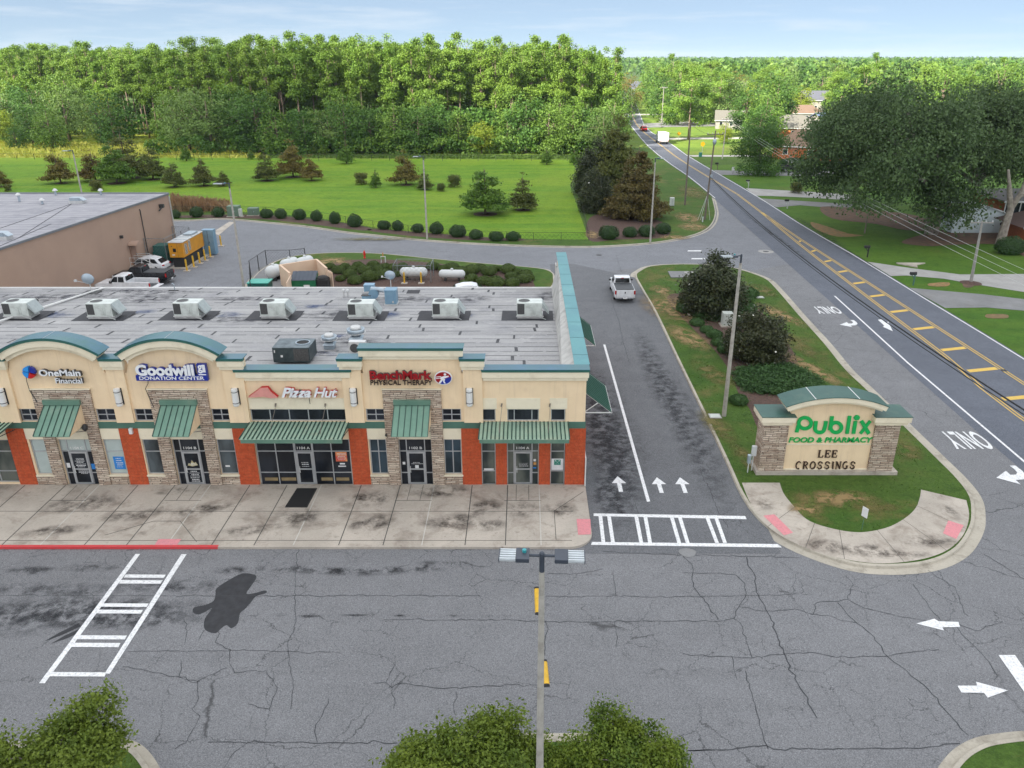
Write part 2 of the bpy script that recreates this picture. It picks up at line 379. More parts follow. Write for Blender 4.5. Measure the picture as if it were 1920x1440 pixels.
# --- right island with the monument sign
isl_px = [(1182,518),(1191,508),(1212,499),(1257,495),(1309,495),(1355,498),(1397.5,506.5),(1442.7,522.4),(1466,542),(1511.6,593.5),(1559,645),(1600,694),(1639,730.5),(1694.4,783.3),(1769.4,855.5),(1816.7,902),(1841.7,936),(1848,967),(1844,1000),(1816.7,1041.7),(1761,1069),(1677.8,1078),(1594.4,1070.8),(1505.5,1041.7),(1441.7,1008),(1399.6,971),(1369.5,925),(1343.6,864.8),(1305,778.7),(1257.5,675),(1218.8,589),(1193,541.8)]
isl = catmull([G(*q, ZL) for q in isl_px], 5, True)
kerb('kerb', isl, True, -1, .5)
raised('island_lawn', offs(isl, -.62, True), M['lawn'], ZK-.012)
# curved walk round the tip
def band(outer, inner, z): 
    m = MB(); n = len(outer)
    for i in range(n-1): m.quad((*outer[i],z),(*outer[i+1],z),(*inner[i+1],z),(*inner[i],z))
    return m
wo_ = catmull([G(*q, ZK) for q in ((1391,905),(1408,945),(1440,987),(1490,1018),(1557,1042),(1640,1056),(1720,1050),(1775,1032),(1806,1003),(1817,968),(1812,938))], 6)
wi_ = catmull([G(*q, ZK) for q in ((1462,905),(1470,926),(1490,951),(1515,975),(1557,990),(1610,998),(1660,990),(1693,974),(1715,955),(1724,935),(1727,918))], 6)
cw = S(band(wo_, wi_, ZK+.001), 'curved_walk', M['walk'])
m = MB()
for i in (12, 20, 26, 34, 42, 50):
    a, b = Vector(wo_[i]), Vector(wi_[i]); d = (b-a).normalized(); p = Vector((-d.y, d.x))*.012
    m.quad((*(a-p),ZK+.005),(*(a+p),ZK+.005),(*(b+p),ZK+.005),(*(b-p),ZK+.005))
m.build('walk_joint', M['joint'], cw)
for nm_, q in (('a', [(1431,967),(1452,964.5),(1487,999),(1470,1004)]), ('b', [(1778,976),(1807,985),(1793,1011),(1768,1000)])):
    m = MB(); m.poly([G(*p, ZK) for p in q], ZK+.008); m.build('warning_pad', M['pink'], cw)
# mulch bed and bare patches on the island
bed = catmull([G(*q) for q in ((1250,560),(1300,552),(1390,560),(1440,600),(1480,650),(1500,700),(1490,745),(1450,790),(1425,812),(1405,770),(1385,742),(1368,700),(1340,660),(1300,620))], 5, True)
m = MB(); m.poly(bed, ZK-.004); S(m, 'mulch_bed', M['mulch'])
# --- north verge with meadow
nk_px = [(330,415),(400,412),(440,413.5),(500,419),(560,425),(600,430.5),(655,438.5),(700,443),(760,449.5),(820,454.5),(900,459.5),(1000,463.5),(1100,465),(1180,461.5),(1240,456),(1290,447),(1325,435),(1342,420),(1347.5,402),(1345,386),(1341,372)]
nk0 = [G(*q, ZL) for q in nk_px]
nk = catmull([(-140,118),(-90,119.2),(-68,119)]+nk0, 4)
kerb('kerb', nk, False, 1, .4)
inner = offs(nk, .55)
yn = [140,150,165,180,200,215]
mead = inner + [(lx(y)-.25, y) for y in yn] + [(-140, 215)]
raised('verge_lawn', mead, M['lawn'], ZK-.012)
fence_px = [(330,398),(500,400),(600,411),(700,428),(800,441),(900,447),(1000,450),(1104,451)]
fl = [(-140,118+5)]+[G(*q) for q in fence_px]
mp = fl + [(G(1104,451)[0], 150), (14, 188)] + [(-140, 196)]
m = MB(); m.poly(mp, ZK-.007); S(m, 'meadow', M['meadow'])
m = MB(); m.poly([(-330,196),(-60,191.5),(-63,199),(-72,212),(-90,300),(-330,330)], .135); S(m, 'field', M['field'])
m = MB(); m.poly([(-60,191.5),(13.5,188),(27,192),(27,214),(-60,222),(-72,212),(-63,199)], .134); S(m, 'verge_grass', M['suburb'])
m = MB(); m.poly([(-330,100),(-140,100),(-140,196),(-330,196)], .13); S(m, 'meadow', M['meadow'])
m = MB(); m.poly(catmull([G(*q) for q in ((1104,452),(1106,410),(1150,402),(1235,415),(1256,440),(1230,449),(1160,451))], 5, True), ZK-.003); S(m, 'mulch_bed', M['mulch'])
m = MB(); m.poly(catmull([G(*q) for q in ((330,406),(480,404),(600,414),(690,428),(680,434),(590,423),(480,412),(330,410))], 4, True), ZK-.002); S(m, 'mulch_bed', M['mulch'])
m = MB(); m.poly(catmull([G(*q) for q in ((700,431),(800,438),(900,446),(975,449),(975,453),(880,452),(790,446),(700,436))], 4, True), ZK-.002); S(m, 'mulch_bed', M['mulch'])
# --- back island behind the shops
bi = catmull([G(*q, ZL) for q in ((470,520),(520,488),(581,476.5),(652,473.8),(723,476),(794,483),(865,490),(936,496),(1006,502),(1035,508),(1046,520),(1030,545),(900,551),(700,552),(480,552))], 5, True)
kerb('kerb', bi, True, -1, .35)
raised('back_island', offs(bi, -.5, True), M['lawn'], ZK-.012)
m = MB(); m.poly(catmull([G(*q) for q in ((600,548),(606,500),(690,488),(800,494),(900,505),(985,515),(1000,530),(960,548))], 5, True), ZK-.004); S(m, 'mulch_bed', M['mulch'])
m = MB(); m.poly([G(*q) for q in ((474,548),(474,512),(500,498),(590,497),(630,548))], ZK-.001); S(m, 'service_pad', M['drivegrey'])
# --- foreground planted islands
def fg(px, bottom):
    p = catmull([G(*q, ZL) for q in px], 6)+bottom; return p
f1 = catmull([G(*q, ZL) for q in ((205,1384),(240,1386),(272,1402),(300,1440),(322,1500))], 6)
f1 = [(-30,20.3),(-22,20.6)]+f1+[(f1[-1][0]+.1,8)]
kerb('kerb', f1, False, -1, .28, top=.15)
raised('planted_island', offs(f1, -.4)+[(-30,8)], M['lawn'], ZK-.01)
f2 = catmull([G(*q, ZL) for q in ((715,1475),(730,1445),(752,1418),(785,1395),(840,1378),(900,1375),(1017,1375),(1150,1375),(1205,1377),(1240,1384),(1262,1400),(1274,1425),(1280,1455),(1284,1490))], 5)
f2 = [(f2[0][0]-.3,11)]+f2+[(f2[-1][0],11)]
kerb('kerb', f2, False, -1, .3, top=.15)
raised('planted_island', offs(f2, -.42), M['lawn'], ZK-.01)
f3 = catmull([G(*q, ZL) for q in ((1732,1500),(1745,1465),(1765,1430),(1792,1402),(1830,1383),(1880,1374),(1930,1370),(2000,1368),(2100,1368))], 5)
kerb('kerb', f3, False, -1, .34, top=.15)
f3i = offs(f3, -.46); raised('planted_island', f3i+[(f3i[-1][0],12),(f3i[0][0],12)], M['lawn'], ZK-.01)
# --- right side of the road: lawns, drives
m = MB(); m.poly([(rx(y)+.05,y) for y in ys if -60 <= y <= 190]+[(140,190),(140,-60)], .006); S(m, 'lawn', grass('yard_lawn', (.05,.12,.015), (.075,.165,.02), (.15,.10,.05), (.12,.19,.025), .55, .10, .6))
m = MB(); m.poly([(rx(y)+.05,y) for y in ys if 190 <= y <= 700]+[(420,700),(300,190)], .007); S(m, 'lawn', M['suburb'])
m = MB(); m.poly([(lx(y)-.05,y) for y in ys if 190 <= y <= 700]+[(lx(700)-30,700),(15,192)], .008); S(m, 'lawn', M['suburb'])
def ground_patch(name, px, mat, z, k=4):
    m = MB(); m.poly(catmull([G(*q) for q in px], k, True) if k > 1 else [G(*q) for q in px], z); return S(m, name, mat)
ground_patch('driveway', ((1626,491),(1700,502),(1800,515),(1925,514),(1980,512),(1990,560),(1920,548),(1820,532),(1770,523),(1700,517),(1670,518)), M['drive'], .03, 1)
ground_patch('driveway', ((1704,540),(1760,545),(1840,552),(1925,562),(1990,566),(1990,592),(1920,583),(1850,577),(1772,578)), M['drivegrey'], .03, 1)
ground_patch('driveway', ((1398,353),(1450,356),(1520,360),(1600,366),(1600,376),(1520,371),(1450,368),(1415,367)), M['drive'], .03, 1)
ground_patch('driveway', ((1420,372),(1500,377),(1580,382),(1640,388),(1640,396),(1560,390),(1500,385),(1456,389)), M['drivegrey'], .03, 1)
ground_patch('driveway', ((1338,319),(1400,321),(1600,321),(1600,330),(1480,330),(1350,328)), M['drivegrey'], .03, 1)
ground_patch('driveway', ((1285,291),(1380,291),(1440,291),(1440,294),(1300,294)), M['drive'], .03, 1)
ground_patch('driveway', ((1240,259),(1330,257.5),(1440,257.5),(1440,260),(1250,262)), M['drive'], .03, 1)
ground_patch('side_street', ((1190,232),(1260,229.5),(1420,229),(1420,235),(1225,239),(1200,241)), M['drivegrey'], .03, 1)
ground_patch('driveway', ((1172,214),(1300,213),(1300,215),(1172,216)), M['drive'], .03, 1)
ground_patch('bare_earth', ((1690,455),(1730,440),(1800,428),(1930,432),(1990,500),(1940,492),(1900,470),(1860,458),(1780,460),(1740,462)), M['dirt'], .034)
ground_patch('bare_earth', ((1540,388),(1620,392),(1720,405),(1760,430),(1700,432),(1640,420),(1560,410)), M['dirt'], .034)
ground_patch('bare_earth', ((1520,417),(1545,423),(1590,438),(1620,442),(1570,444),(1530,430)), mk('red_earth', (.30,.15,.06), (.14,.13,.05), 1.5, .95), .034)
ground_patch('bare_earth', ((1742,532),(1778,530),(1776,537),(1745,537)), mk('red_earth_pale', (.33,.18,.07), (.16,.12,.05), 2.5, .95), .036)
ground_patch('bare_earth', ((1806,532),(1826,533),(1822,539),(1808,539)), M['dirt'], .036)
ground_patch('bare_earth', ((1850,590),(1886,590),(1888,597),(1852,597)), mk('red_earth_dark', (.22,.13,.06), (.12,.10,.04), 2.5, .95), .036)
# ------------------------------------------------------------------ markings
ZM = ZL+.016
def mark(name, pts, mat, par, z=ZM, px=True, **k):
    m = MB(); m.poly([G(*q, z) for q in pts] if px else pts, z); return m.build(name, mat, par, **k)
def line(name, pts, w, mat, par, z=ZM):
    m = MB(); a = offs(pts, w/2); b = offs(pts, -w/2)
    for i in range(len(pts)-1): m.quad((*b[i],z),(*b[i+1],z),(*a[i+1],z),(*a[i],z))
    return m.build(name, mat, par)
ZR = ZL+.02
fr = lambda y, f: lx(y)+(rx(y)-lx(y))*f
ysd = [y for y in ys if 100 <= y <= 620]
line('edge_line', [(rx(y)-.25, y) for y in ys if y <= 620], .13, M['white'], road, ZR)
line('edge_line', [(lx(y)+.25, y) for y in [136]+[q for q in ys if 150 <= q <= 620]], .13, M['white'], road, ZR)
YL = [(34.65,20)]+[G(*q) for q in ((1909,780),(1775,670),(1634.4,563),(1500,459),(1428,399))]
YR = [(37.6,20)]+[G(*q) for q in ((1920,720),(1866.5,685),(1659,550.7),(1500,448.4),(1428,399))]
YR[-1] = (YL[-1][0]+.1, YL[-1][1])
YLs = catmull(YL, 3); YRs = catmull(YR, 3)
for d in (-.13, .13):
    line('centre_line', offs(YLs, d), .1, M['yellow'], road, ZR); line('centre_line', offs(YRs, d), .1, M['yellow'], road, ZR)
cl = [YL[-1]]+[(G(1383,364.7)),(G(1327.6,331.7)),(G(1290.7,309.3)),(G(1267,293.5))]+[((lx(y)+rx(y))/2, y) for y in ys if 240 <= y <= 620]
for d in (-.13, .13): line('centre_line', offs(cl, d), .1, M['yellow'], road, ZR)
for cx, cy in ((1500,453),(1526,471),(1552,490),(1582,509.5),(1611.5,531),(1646.6,555),(1689.4,584),(1734.6,616),(1785.6,655),(1845,694),(1911,746)):
    X, Y = G(cx, cy)
    a, b = along(YL, Y)+.3, along(YR, Y)-.3
    if b-a > .3: mark('hatch_bar', [(a,Y-.55),(b,Y+.05),(b,Y+.6),(a,Y)], M['yellow'], road, ZR, False)
line('lane_line', [(31.6,76.8),(31.0,66),(30.55,58),(30.3,48),(30.1,40),(30.0,25),(30,5)], .16, M['white'], road, ZR+.004)
def textmesh(txt, size, extrude=0., bold=0., shear=0., spacing=1.):
    cu = bpy.data.curves.new('t', 'FONT'); cu.body = txt; cu.size = size; cu.extrude = extrude; cu.offset = bold; cu.shear = shear
    cu.space_character = spacing; cu.align_x = 'CENTER'; cu.align_y = 'CENTER'; cu.resolution_u = 4
    ob = bpy.data.objects.new('t', cu); COL.objects.link(ob); bpy.context.view_layer.update()
    me = bpy.data.meshes.new_from_object(ob.evaluated_get(bpy.context.evaluated_depsgraph_get()))
    bpy.data.objects.remove(ob); bpy.data.curves.remove(cu); return me
def textobj(name, txt, mat, par, bbox, mapf, extrude=0., bold=.0, shear=0., spacing=1.):
    """bbox=(u0,u1,v0,v1) target box; mapf(u,v,w)->world"""
    me = textmesh(txt, 1., extrude and .05, bold, shear, spacing)
    n = len(me.vertices); co = np.empty(n*3); me.vertices.foreach_get('co', co); co = co.reshape(-1,3)
    mn = co.min(0); mx = co.max(0); u0,u1,v0,v1 = bbox
    off = Vector((0,0,0)); q = par
    while q is not None: off += q.location; q = q.parent
    for i, v in enumerate(me.vertices):
        u = u0+(co[i,0]-mn[0])/(mx[0]-mn[0])*(u1-u0); w = v0+(co[i,1]-mn[1])/(mx[1]-mn[1])*(v1-v0)
        d = (co[i,2]/.05*extrude/2+extrude/2) if extrude else 0
        v.co = Vector(mapf(u, w, d))-off
    me.name = name; me.materials.clear(); me.materials.append(mat); me.update()
    o = bpy.data.objects.new(name, me); COL.objects.link(o); o.parent = par; return fixn(o) if extrude else o
def road_text(cx, cy, w, h):
    X, Y = G(cx, cy)
    textobj('lane_word', 'ONLY', M['white'], road, (-w/2,w/2,-h/2,h/2), lambda u,v,d: (X-u, Y-v, ZR+.003), bold=.02)
road_text(1551, 582, 2.35, 2.3); road_text(1812, 826, 2.5, 2.5)
def polyat(name, pts, c, ang, sx, sy, mat, par, z):
    ca, sa = math.cos(ang), math.sin(ang)
    m = MB(); m.poly([(c[0]+x*sx*ca-y*sy*sa, c[1]+x*sx*sa+y*sy*ca) for x,y in pts], z); return m.build(name, mat, par)
ARW = [(-.12,-1),(.12,-1),(.12,.1),(.42,.1),(0,1),(-.42,.1),(-.12,.1)]
th_ = [math.pi*i/12 for i in range(13)]
TURN = [(.95*math.cos(a)*0+ .0,0) for a in ()]
def turn_arrow(cx, cy, s):
    X, Y = G(cx, cy); m = MB()
    # hooked shaft and head, traffic comes towards the shops and turns to its right
    pts = [(1.0,1.05),(1.45,1.05),(1.5,.5),(1.35,0),(.9,-.35),(.2,-.42),(.2,-.85),(-1.05,-.2),(.25,.5),(.25,.1),(.7,.12),(.98,.35),(1.05,.7)]
    m.poly([(X+x*s, Y+y*s*1.5) for x,y in pts], ZR+.003); m.build('lane_arrow', M['white'], road)
turn_arrow(1588, 608, .72); turn_arrow(1890, 893, .78)
mark('lane_arrow', [(1646,599.5),(1653,598.5),(1662,606),(1665,602.5),(1674,621),(1655,612.5),(1658,610.5)], M['white'], road, ZR+.003)
for cx, cy in ((1161,908),(1236,910),(1280,910)):
    X, Y = G(cx, cy); polyat('lane_arrow', ARW, (X,Y), 0, .98, .88, M['white'], lane, ZM)
mark('lane_line', [(1131,646),(1135,646),(1219,940),(1213,941)], M['white'], lane)
# crosswalk over the drive lane
cwk = [((1113,962.5),(1397,967.5),(1400,973.5),(1113,967.5)), ((1110,1016),(1458,1020),(1466,1026.5),(1108,1021.5))]
for i, q in enumerate(cwk): mark('crosswalk_bar', q, M['white'], lane)
for tx, bx in ((1122,1128),(1138,1146),(1189,1199),(1206,1215.5),(1255,1270),(1270,1286),(1321,1341),(1337.5,1356)):
    mark('crosswalk_bar', ((tx,966),(tx+7,966),(bx+7,1018),(bx,1018)), M['white'], lane, ZM+.003)
# crosswalk in front of the red kerb
mark('crosswalk_bar', ((254,1038.5),(263,1038.5),(84,1281),(73,1281)), M['white'], lot)
mark('crosswalk_bar', ((340,1039),(350,1039),(206,1263),(196,1263)), M['white'], lot)
for (a,b,c,d) in ((236,1077,311,1083),(227,1087.5,305,1094),(190,1131,279,1137.5),(180,1143,268,1150),(147,1191,238,1198.5),(137,1205,226,1213),(98,1260,200,1268)):
    mark('crosswalk_bar', ((a,b),(c,b+.5),(c-4,d+.5),(a-4,d)), M['white'], lot, ZM+.003)
# arrows and stop bar at the right
mark('lane_arrow', ((1718,1169),(1752,1160),(1760,1165),(1797,1166),(1800,1175.5),(1767,1176),(1770,1182)), M['white'], lot)
mark('lane_arrow', ((1795,1285.5),(1832,1285.5),(1830,1278),(1890,1294.5),(1852,1308),(1845,1299),(1803,1298.5)), M['white'], lot)
mark('stop_bar', ((1872,1228),(1903,1228),(1960,1310),(1935,1318)), M['white'], lot)
mark('lane_dash', ((1290,469.3),(1315,469.3),(1315,471.3),(1289,471.3)), M['white'], lot, ZM+.004)
mark('lane_dash', ((1297,484),(1322,484),(1322,486),(1296,486)), M['white'], lot, ZM+.004)
mark('gutter_strip', ((398,436),(430,415.5),(440,416.5),(410,441)), M['walk'], lot, ZM+.004)
# tar patch, cracks, stains
tar = [(478,1078),(480,1085),(470,1100),(462,1113),(477,1112),(497,1107),(499,1112),(480,1118),(470,1130),(458,1143),(450,1150),(446,1168),(434,1178),(425,1172),(415,1178),(405,1187),(392,1185),(383,1178),(384,1160),(398,1140),(385,1147),(372,1152),(362,1148),(364,1139),(385,1134),(400,1127),(404,1115),(406,1103),(430,1087),(455,1075)]
mark('tar_patch', catmull(tar, 3, True), M['tar'], lot, ZL+.008)
CR = [(2,[(1279,1040),(1297,1058),(1300,1100),(1330,1140),(1347,1162)]),(2,[(1400,1045),(1402,1060),(1415,1078),(1418,1110),(1440,1150),(1470,1225),(1500,1290),(1532,1347)]),
(1.4,[(1280,1073),(1340,1075),(1380,1078),(1397,1095),(1398,1118),(1384,1140),(1376,1160),(1350,1165),(1280,1164),(1180,1166),(1030,1166),(960,1163),(720,1162)]),
(1.2,[(1376,1160),(1392,1175),(1402,1210),(1410,1233)]),(1.3,[(1280,1119),(1370,1118),(1480,1115),(1495,1112)]),(1.4,[(1386,1138),(1430,1146),(1490,1142),(1525,1152),(1532,1130),(1560,1128),(1590,1124),(1600,1096),(1585,1080)]),
(1.7,[(1570,1130),(1600,1162),(1640,1195),(1665,1232),(1700,1258),(1740,1292),(1775,1335),(1800,1365),(1817,1380)]),(1.3,[(1520,1152),(1560,1156),(1578,1164),(1610,1167)]),
(1.2,[(1590,1124),(1620,1140),(1680,1155),(1740,1164),(1800,1172),(1830,1183),(1880,1166)]),(1.3,[(1790,1172),(1820,1205),(1840,1225),(1865,1260),(1864,1275)]),
(1.4,[(1280,1225),(1330,1232),(1410,1234),(1475,1226),(1520,1223),(1560,1231),(1660,1231),(1700,1224),(1760,1218)]),(1.1,[(1372,1230),(1376,1255),(1382,1275)]),
(1.5,[(1398,1258),(1410,1300),(1420,1340),(1433,1390),(1440,1404)]),(1.8,[(1290,1408),(1370,1406),(1435,1398),(1450,1405),(1600,1404),(1705,1403),(1760,1400),(1800,1394)]),(1,[(1150,1070),(1153,1095),(1155,1117)]),
(1.3,[(1024,1118),(1060,1118),(1180,1118),(1280,1119)]),(1.3,[(1022,1164),(1028,1180),(1022,1200),(1020,1230)]),(1.2,[(1153,1166),(1158,1195),(1155,1215)]),(1.2,[(1025,1077),(1080,1076),(1110,1072),(1130,1067)]),
(1.6,[(1130,1034),(1200,1038),(1280,1040),(1400,1043),(1500,1046)]),(1.3,[(0,1117),(300,1117),(700,1117),(900,1117)]),(1.5,[(390,1392),(500,1392),(640,1393),(745,1393)]),(1.5,[(1290,1407),(1340,1407)]),
(1.3,[(700,1281),(722,1279),(735,1290),(748,1281),(790,1286),(830,1291),(900,1288),(960,1284),(1008,1285)]),(1.1,[(741,1230),(738,1252),(724,1278)]),(1,[(735,1290),(740,1310),(737,1330)]),(1,[(855,1296),(850,1320),(853,1340)]),
(1.2,[(413,1177),(404,1205),(432,1218),(430,1240),(440,1262),(500,1258),(520,1290),(505,1330),(465,1320)]),(1.1,[(383,1182),(372,1202)]),(1.1,[(425,1252),(370,1278),(372,1310),(360,1330),(375,1342),(350,1392),(328,1405)]),
(1.1,[(560,1030),(552,1110),(555,1160),(540,1215),(545,1260),(550,1290),(545,1330)]),(1,[(345,1160),(350,1190),(347,1205)]),(1,[(340,1240),(335,1270),(375,1278)]),(1,[(230,1250),(300,1262),(370,1280)]),
(1.1,[(615,1310),(605,1340),(590,1372),(595,1392)]),(1,[(420,1440),(440,1410),(465,1392)]),(1,[(240,1222),(300,1221),(500,1220),(640,1225)]),
(1.6,[(1845,1040),(1880,1060),(1925,1088)]),(1.1,[(1740,1070),(1790,1100),(1800,1130),(1815,1155)]),(1.1,[(1712,1095),(1740,1135),(1765,1165)]),
(1.6,[(1145,560),(1160,600),(1168,640),(1180,680)]),(1.3,[(1145,880),(1185,930),(1197,965)]),(1.5,[(1310,880),(1330,915),(1345,955),(1365,990)]),(1.2,[(1150,590),(1134,585)]),(1.3,[(1155,478),(1165,510)]),(1.3,[(1340,455),(1372,480),(1410,512)]),
(1.2,[(610,441),(560,470)]),(1.2,[(430,470),(620,478),(800,470),(1000,482)]),(1.6,[(415,548),(470,520),(500,500)]),(1.2,[(380,540),(450,500),(520,470)])]
rc = random.Random(5)
m = MB()
for w, px in CR:
    p = [G(*q, ZL) for q in px]; q = [p[0]]
    for a, b in zip(p, p[1:]):
        L = math.hypot(b[0]-a[0], b[1]-a[1]); k = max(2, int(L/.22))
        for i in range(1, k+1):
            t = i/k; j = .035*(1 if i < k else 0)
            q.append((a[0]+(b[0]-a[0])*t+rc.gauss(0, j), a[1]+(b[1]-a[1])*t+rc.gauss(0, j)))
    W = [w*.011*rc.uniform(.5, 1.3) for _ in q]
    for i in range(len(q)-1):
        a, b = q[i], q[i+1]; dx, dy = b[0]-a[0], b[1]-a[1]; L = math.hypot(dx, dy) or 1; nx, ny = -dy/L, dx/L
        m.quad((a[0]-nx*W[i],a[1]-ny*W[i],ZL+.011),(b[0]-nx*W[i+1],b[1]-ny*W[i+1],ZL+.011),(b[0]+nx*W[i+1],b[1]+ny*W[i+1],ZL+.011),(a[0]+nx*W[i],a[1]+ny*W[i],ZL+.011))
m.build('crack', M['crack'], lot)
def blot(cx, cy, w, h, mat, par, z=.0, ang=0, n=20, lift=0):
    """a stain: a disc of unit radius in object space, scaled"""
    X, Y = G(cx, cy, lift); m = MB(); m.poly([(math.cos(2*math.pi*i/n), math.sin(2*math.pi*i/n)) for i in range(n)], 0)
    o = m.build('stain', mat, par, wc=False); o.location = (X, Y, ZL+.006+z+lift); o.scale = (w, h, 1); o.rotation_euler = (0,0,ang); return o
for q in ((60,1145,4.5,1.1),(170,1140,3,1.3),(290,1150,3.2,1.3),(100,1105,4,.6),(330,1100,3,.6),(0,1170,4,1.),(200,1165,3,.7)): blot(*q, M['skid'], lot, z=rc.uniform(0,.0035))
for q in ((530,1066,1.6,.35),(600,1070,2,.35),(680,1072,2.4,.4),(760,1068,2.2,.3),(440,1070,1.2,.35),(170,1065,1.5,.4),(60,1070,1.5,.4),(820,1060,1.6,.4),(500,1155,.9,.12),(580,1156,.8,.12),(670,1154,.8,.1),(757,1155,.5,.1),(845,1155,.5,.1),(930,1156,.6,.12)): blot(*q, M['stain'], lot, z=rc.uniform(0,.0035))
blot(1162, 955, .35, 1.5, M['stain'], lane, .006); blot(1150, 850, 1.3, 7, M['skid'], lane, .005); blot(1140, 930, .9, 2.5, M['skid'], lane, .0055); blot(1125,780,1.2,9,M['skid'],lane,.0045); blot(1140,820,2.4,13,M['skid'],lane,.004); blot(1290,800,1.4,12,M['skid'],lane,.0042); blot(1230,700,1.2,12,M['skid'],lane,.0038)
for a, b in (((82,1204),(150,1172)),((95,1208),(152,1182))):
    p, q = G(*a), G(*b); m = MB(); d = Vector((q[0]-p[0], q[1]-p[1])).normalized(); n = Vector((-d.y, d.x))*.13
    m.poly([p, ((p[0]+q[0])/2-n.x,(p[1]+q[1])/2-n.y), (q[0]-n.x,q[1]-n.y), (q[0]+n.x,q[1]+n.y), ((p[0]+q[0])/2+n.x,(p[1]+q[1])/2+n.y)], ZL+.009); m.build('tyre_mark', M['tar'], lot)
for px, s in (((1600,470,1625,478,1690,520,1720,552,1660,528,1610,490), 0), ((1560,430,1600,450,1640,480,1660,505,1620,490,1575,452), 0)):
    c = px; q = [(c[i], c[i+1]) for i in range(0, len(c), 2)]
blot(1585, 470, .8, 14, M['skid'], road, .013); blot(1530,430,.7,12,M['skid'],road,.0135); blot(1450,440,.5,20,M['skid'],road,.014)
# manhole covers
for px, lab in (((1436,472), 'round iron manhole cover with a pale concrete collar at the lane junction'), ((1123,478.5), 'small dark manhole cover in the service lane north of the shops'), ((400,434), 'dark oval drain cover near the yellow bollards')):
    X, Y = G(*px); t = T('manhole_cover', lab, 'manhole', (X, Y, ZL+.004))
    if px[0] == 1436: m = MB(); m.lathe([(0,0),(.95,0),(.95,.014),(0,.014)], (X,Y,ZL+.004), 24); m.build('collar', M['drive'], t)
    m = MB(); m.lathe([(0,0),(.36,0),(.36,.022),(.3,.026),(0,.026)], (X,Y,ZL+.004), 20); m.build('cover', mk('iron', (.05,.05,.05), rough=.6), t)
X, Y = G(1289, 1037); m = MB(); m.poly([(X+.42*math.cos(a)*(1+.1*math.sin(3*a)), Y+.38*math.sin(a)) for a in [2*math.pi*i/16 for i in range(16)]], ZL+.017); m.build('patch', M['drivegrey'], lot)
m = MB(); m.box(-.4,.4,-.4,.4,0,.01)
# speed bump behind the near lamp
M['yel'] = mk('bump_yellow', (.72,.42,.02), (.55,.33,.03), 4, .6); M['rub'] = mk('rubber', (.02,.02,.02), rough=.8)
for P0_, P1_, lb_ in (((1006.5,1102),(1008.5,1153),'yellow speed bump piece showing left of the near lamp pole'),((1020,1238),(1025,1288),'yellow speed bump piece showing right of the near lamp pole')):
    p, q = G(*P0_), G(*P1_); t = T('speed_bump', lb_, 'speed bump', (p[0],p[1],ZL)); d = Vector((q[0]-p[0], q[1]-p[1], 0)); L = d.length; d.normalize(); n = Vector((-d.y,d.x,0))
    for nm_, a_, b_, mt_ in (('end_cap',0,.12,'rub'),('yellow_panel',.12,L-.12,'yel'),('end_cap',L-.12,L,'rub')):
        m = MB(); m.loft([[Vector((p[0],p[1],ZL))+d*s_+n*u+Vector((0,0,w)) for u, w in ((-.12,0),(-.08,.045),(0,.055),(.08,.045),(.12,0))] for s_ in (a_, b_)]); fixn(m.build(nm_, M[mt_], t))

M['deadgrass'] = stainmat('dead_grass', (.29,.20,.09), .92, 1.3, .40, .54); M['dullgrass'] = stainmat('dull_grass', (.15,.13,.04), .85, 1.0, .38, .56)
il = bpy.data.objects['island_lawn']; vl = bpy.data.objects['verge_lawn']
for i, q in enumerate(((1264,578,3.3,5.6,'deadgrass',.3),(1290,632,1.6,4.2,'deadgrass',.3),(1240,545,1.4,2.4,'deadgrass',0),(1335,700,1.2,3.4,'dullgrass',.3),(1480,640,1.3,6.5,'dullgrass',.28),(1462,590,1.2,4.5,'deadgrass',.3),(1520,690,.9,5.,'deadgrass',.3),(1560,745,1.3,3.2,'dullgrass',.3),(1430,545,1.5,3,'dullgrass',0),(1570,935,2.6,1.1,'deadgrass',0),(1640,950,1.6,.7,'dullgrass',0),(1510,955,1.1,.8,'deadgrass',.2),(1700,845,1.1,1.6,'dullgrass',0),(1400,860,.8,2.2,'dullgrass',.2),(1345,800,1,3,'dullgrass',.2))):
    blot(q[0], q[1], q[2], q[3], M[q[4]], il, z=-.008+i*.0006, ang=q[5], lift=.128)
for i, q in enumerate(((1290,408,2.2,5,'deadgrass',0),(1300,425,2.4,3.5,'deadgrass',0),(1265,445,2.5,1.6,'deadgrass',0),(1110,440,1.2,3,'deadgrass',0),(1300,360,3,9,'dullgrass',0),(700,448,6,1.2,'dullgrass',0))):
    blot(q[0], q[1], q[2], q[3], M[q[4]], vl, z=-.007+i*.0006, ang=q[5], lift=.128)
blot(620, 490, 3, 2.4, M['deadgrass'], bpy.data.objects['back_island'], z=-.006, lift=.128)
for i, q in enumerate(((1610,1030,2.6,.55),(1740,1015,1.6,.6),(1540,1020,1.2,.5),(1680,1040,2.2,.4),(1430,945,.6,.8),(1780,960,.5,.9))): blot(q[0], q[1], q[2], q[3], M['dirtstain'], cw, z=-.005+i*.0005, lift=.142)
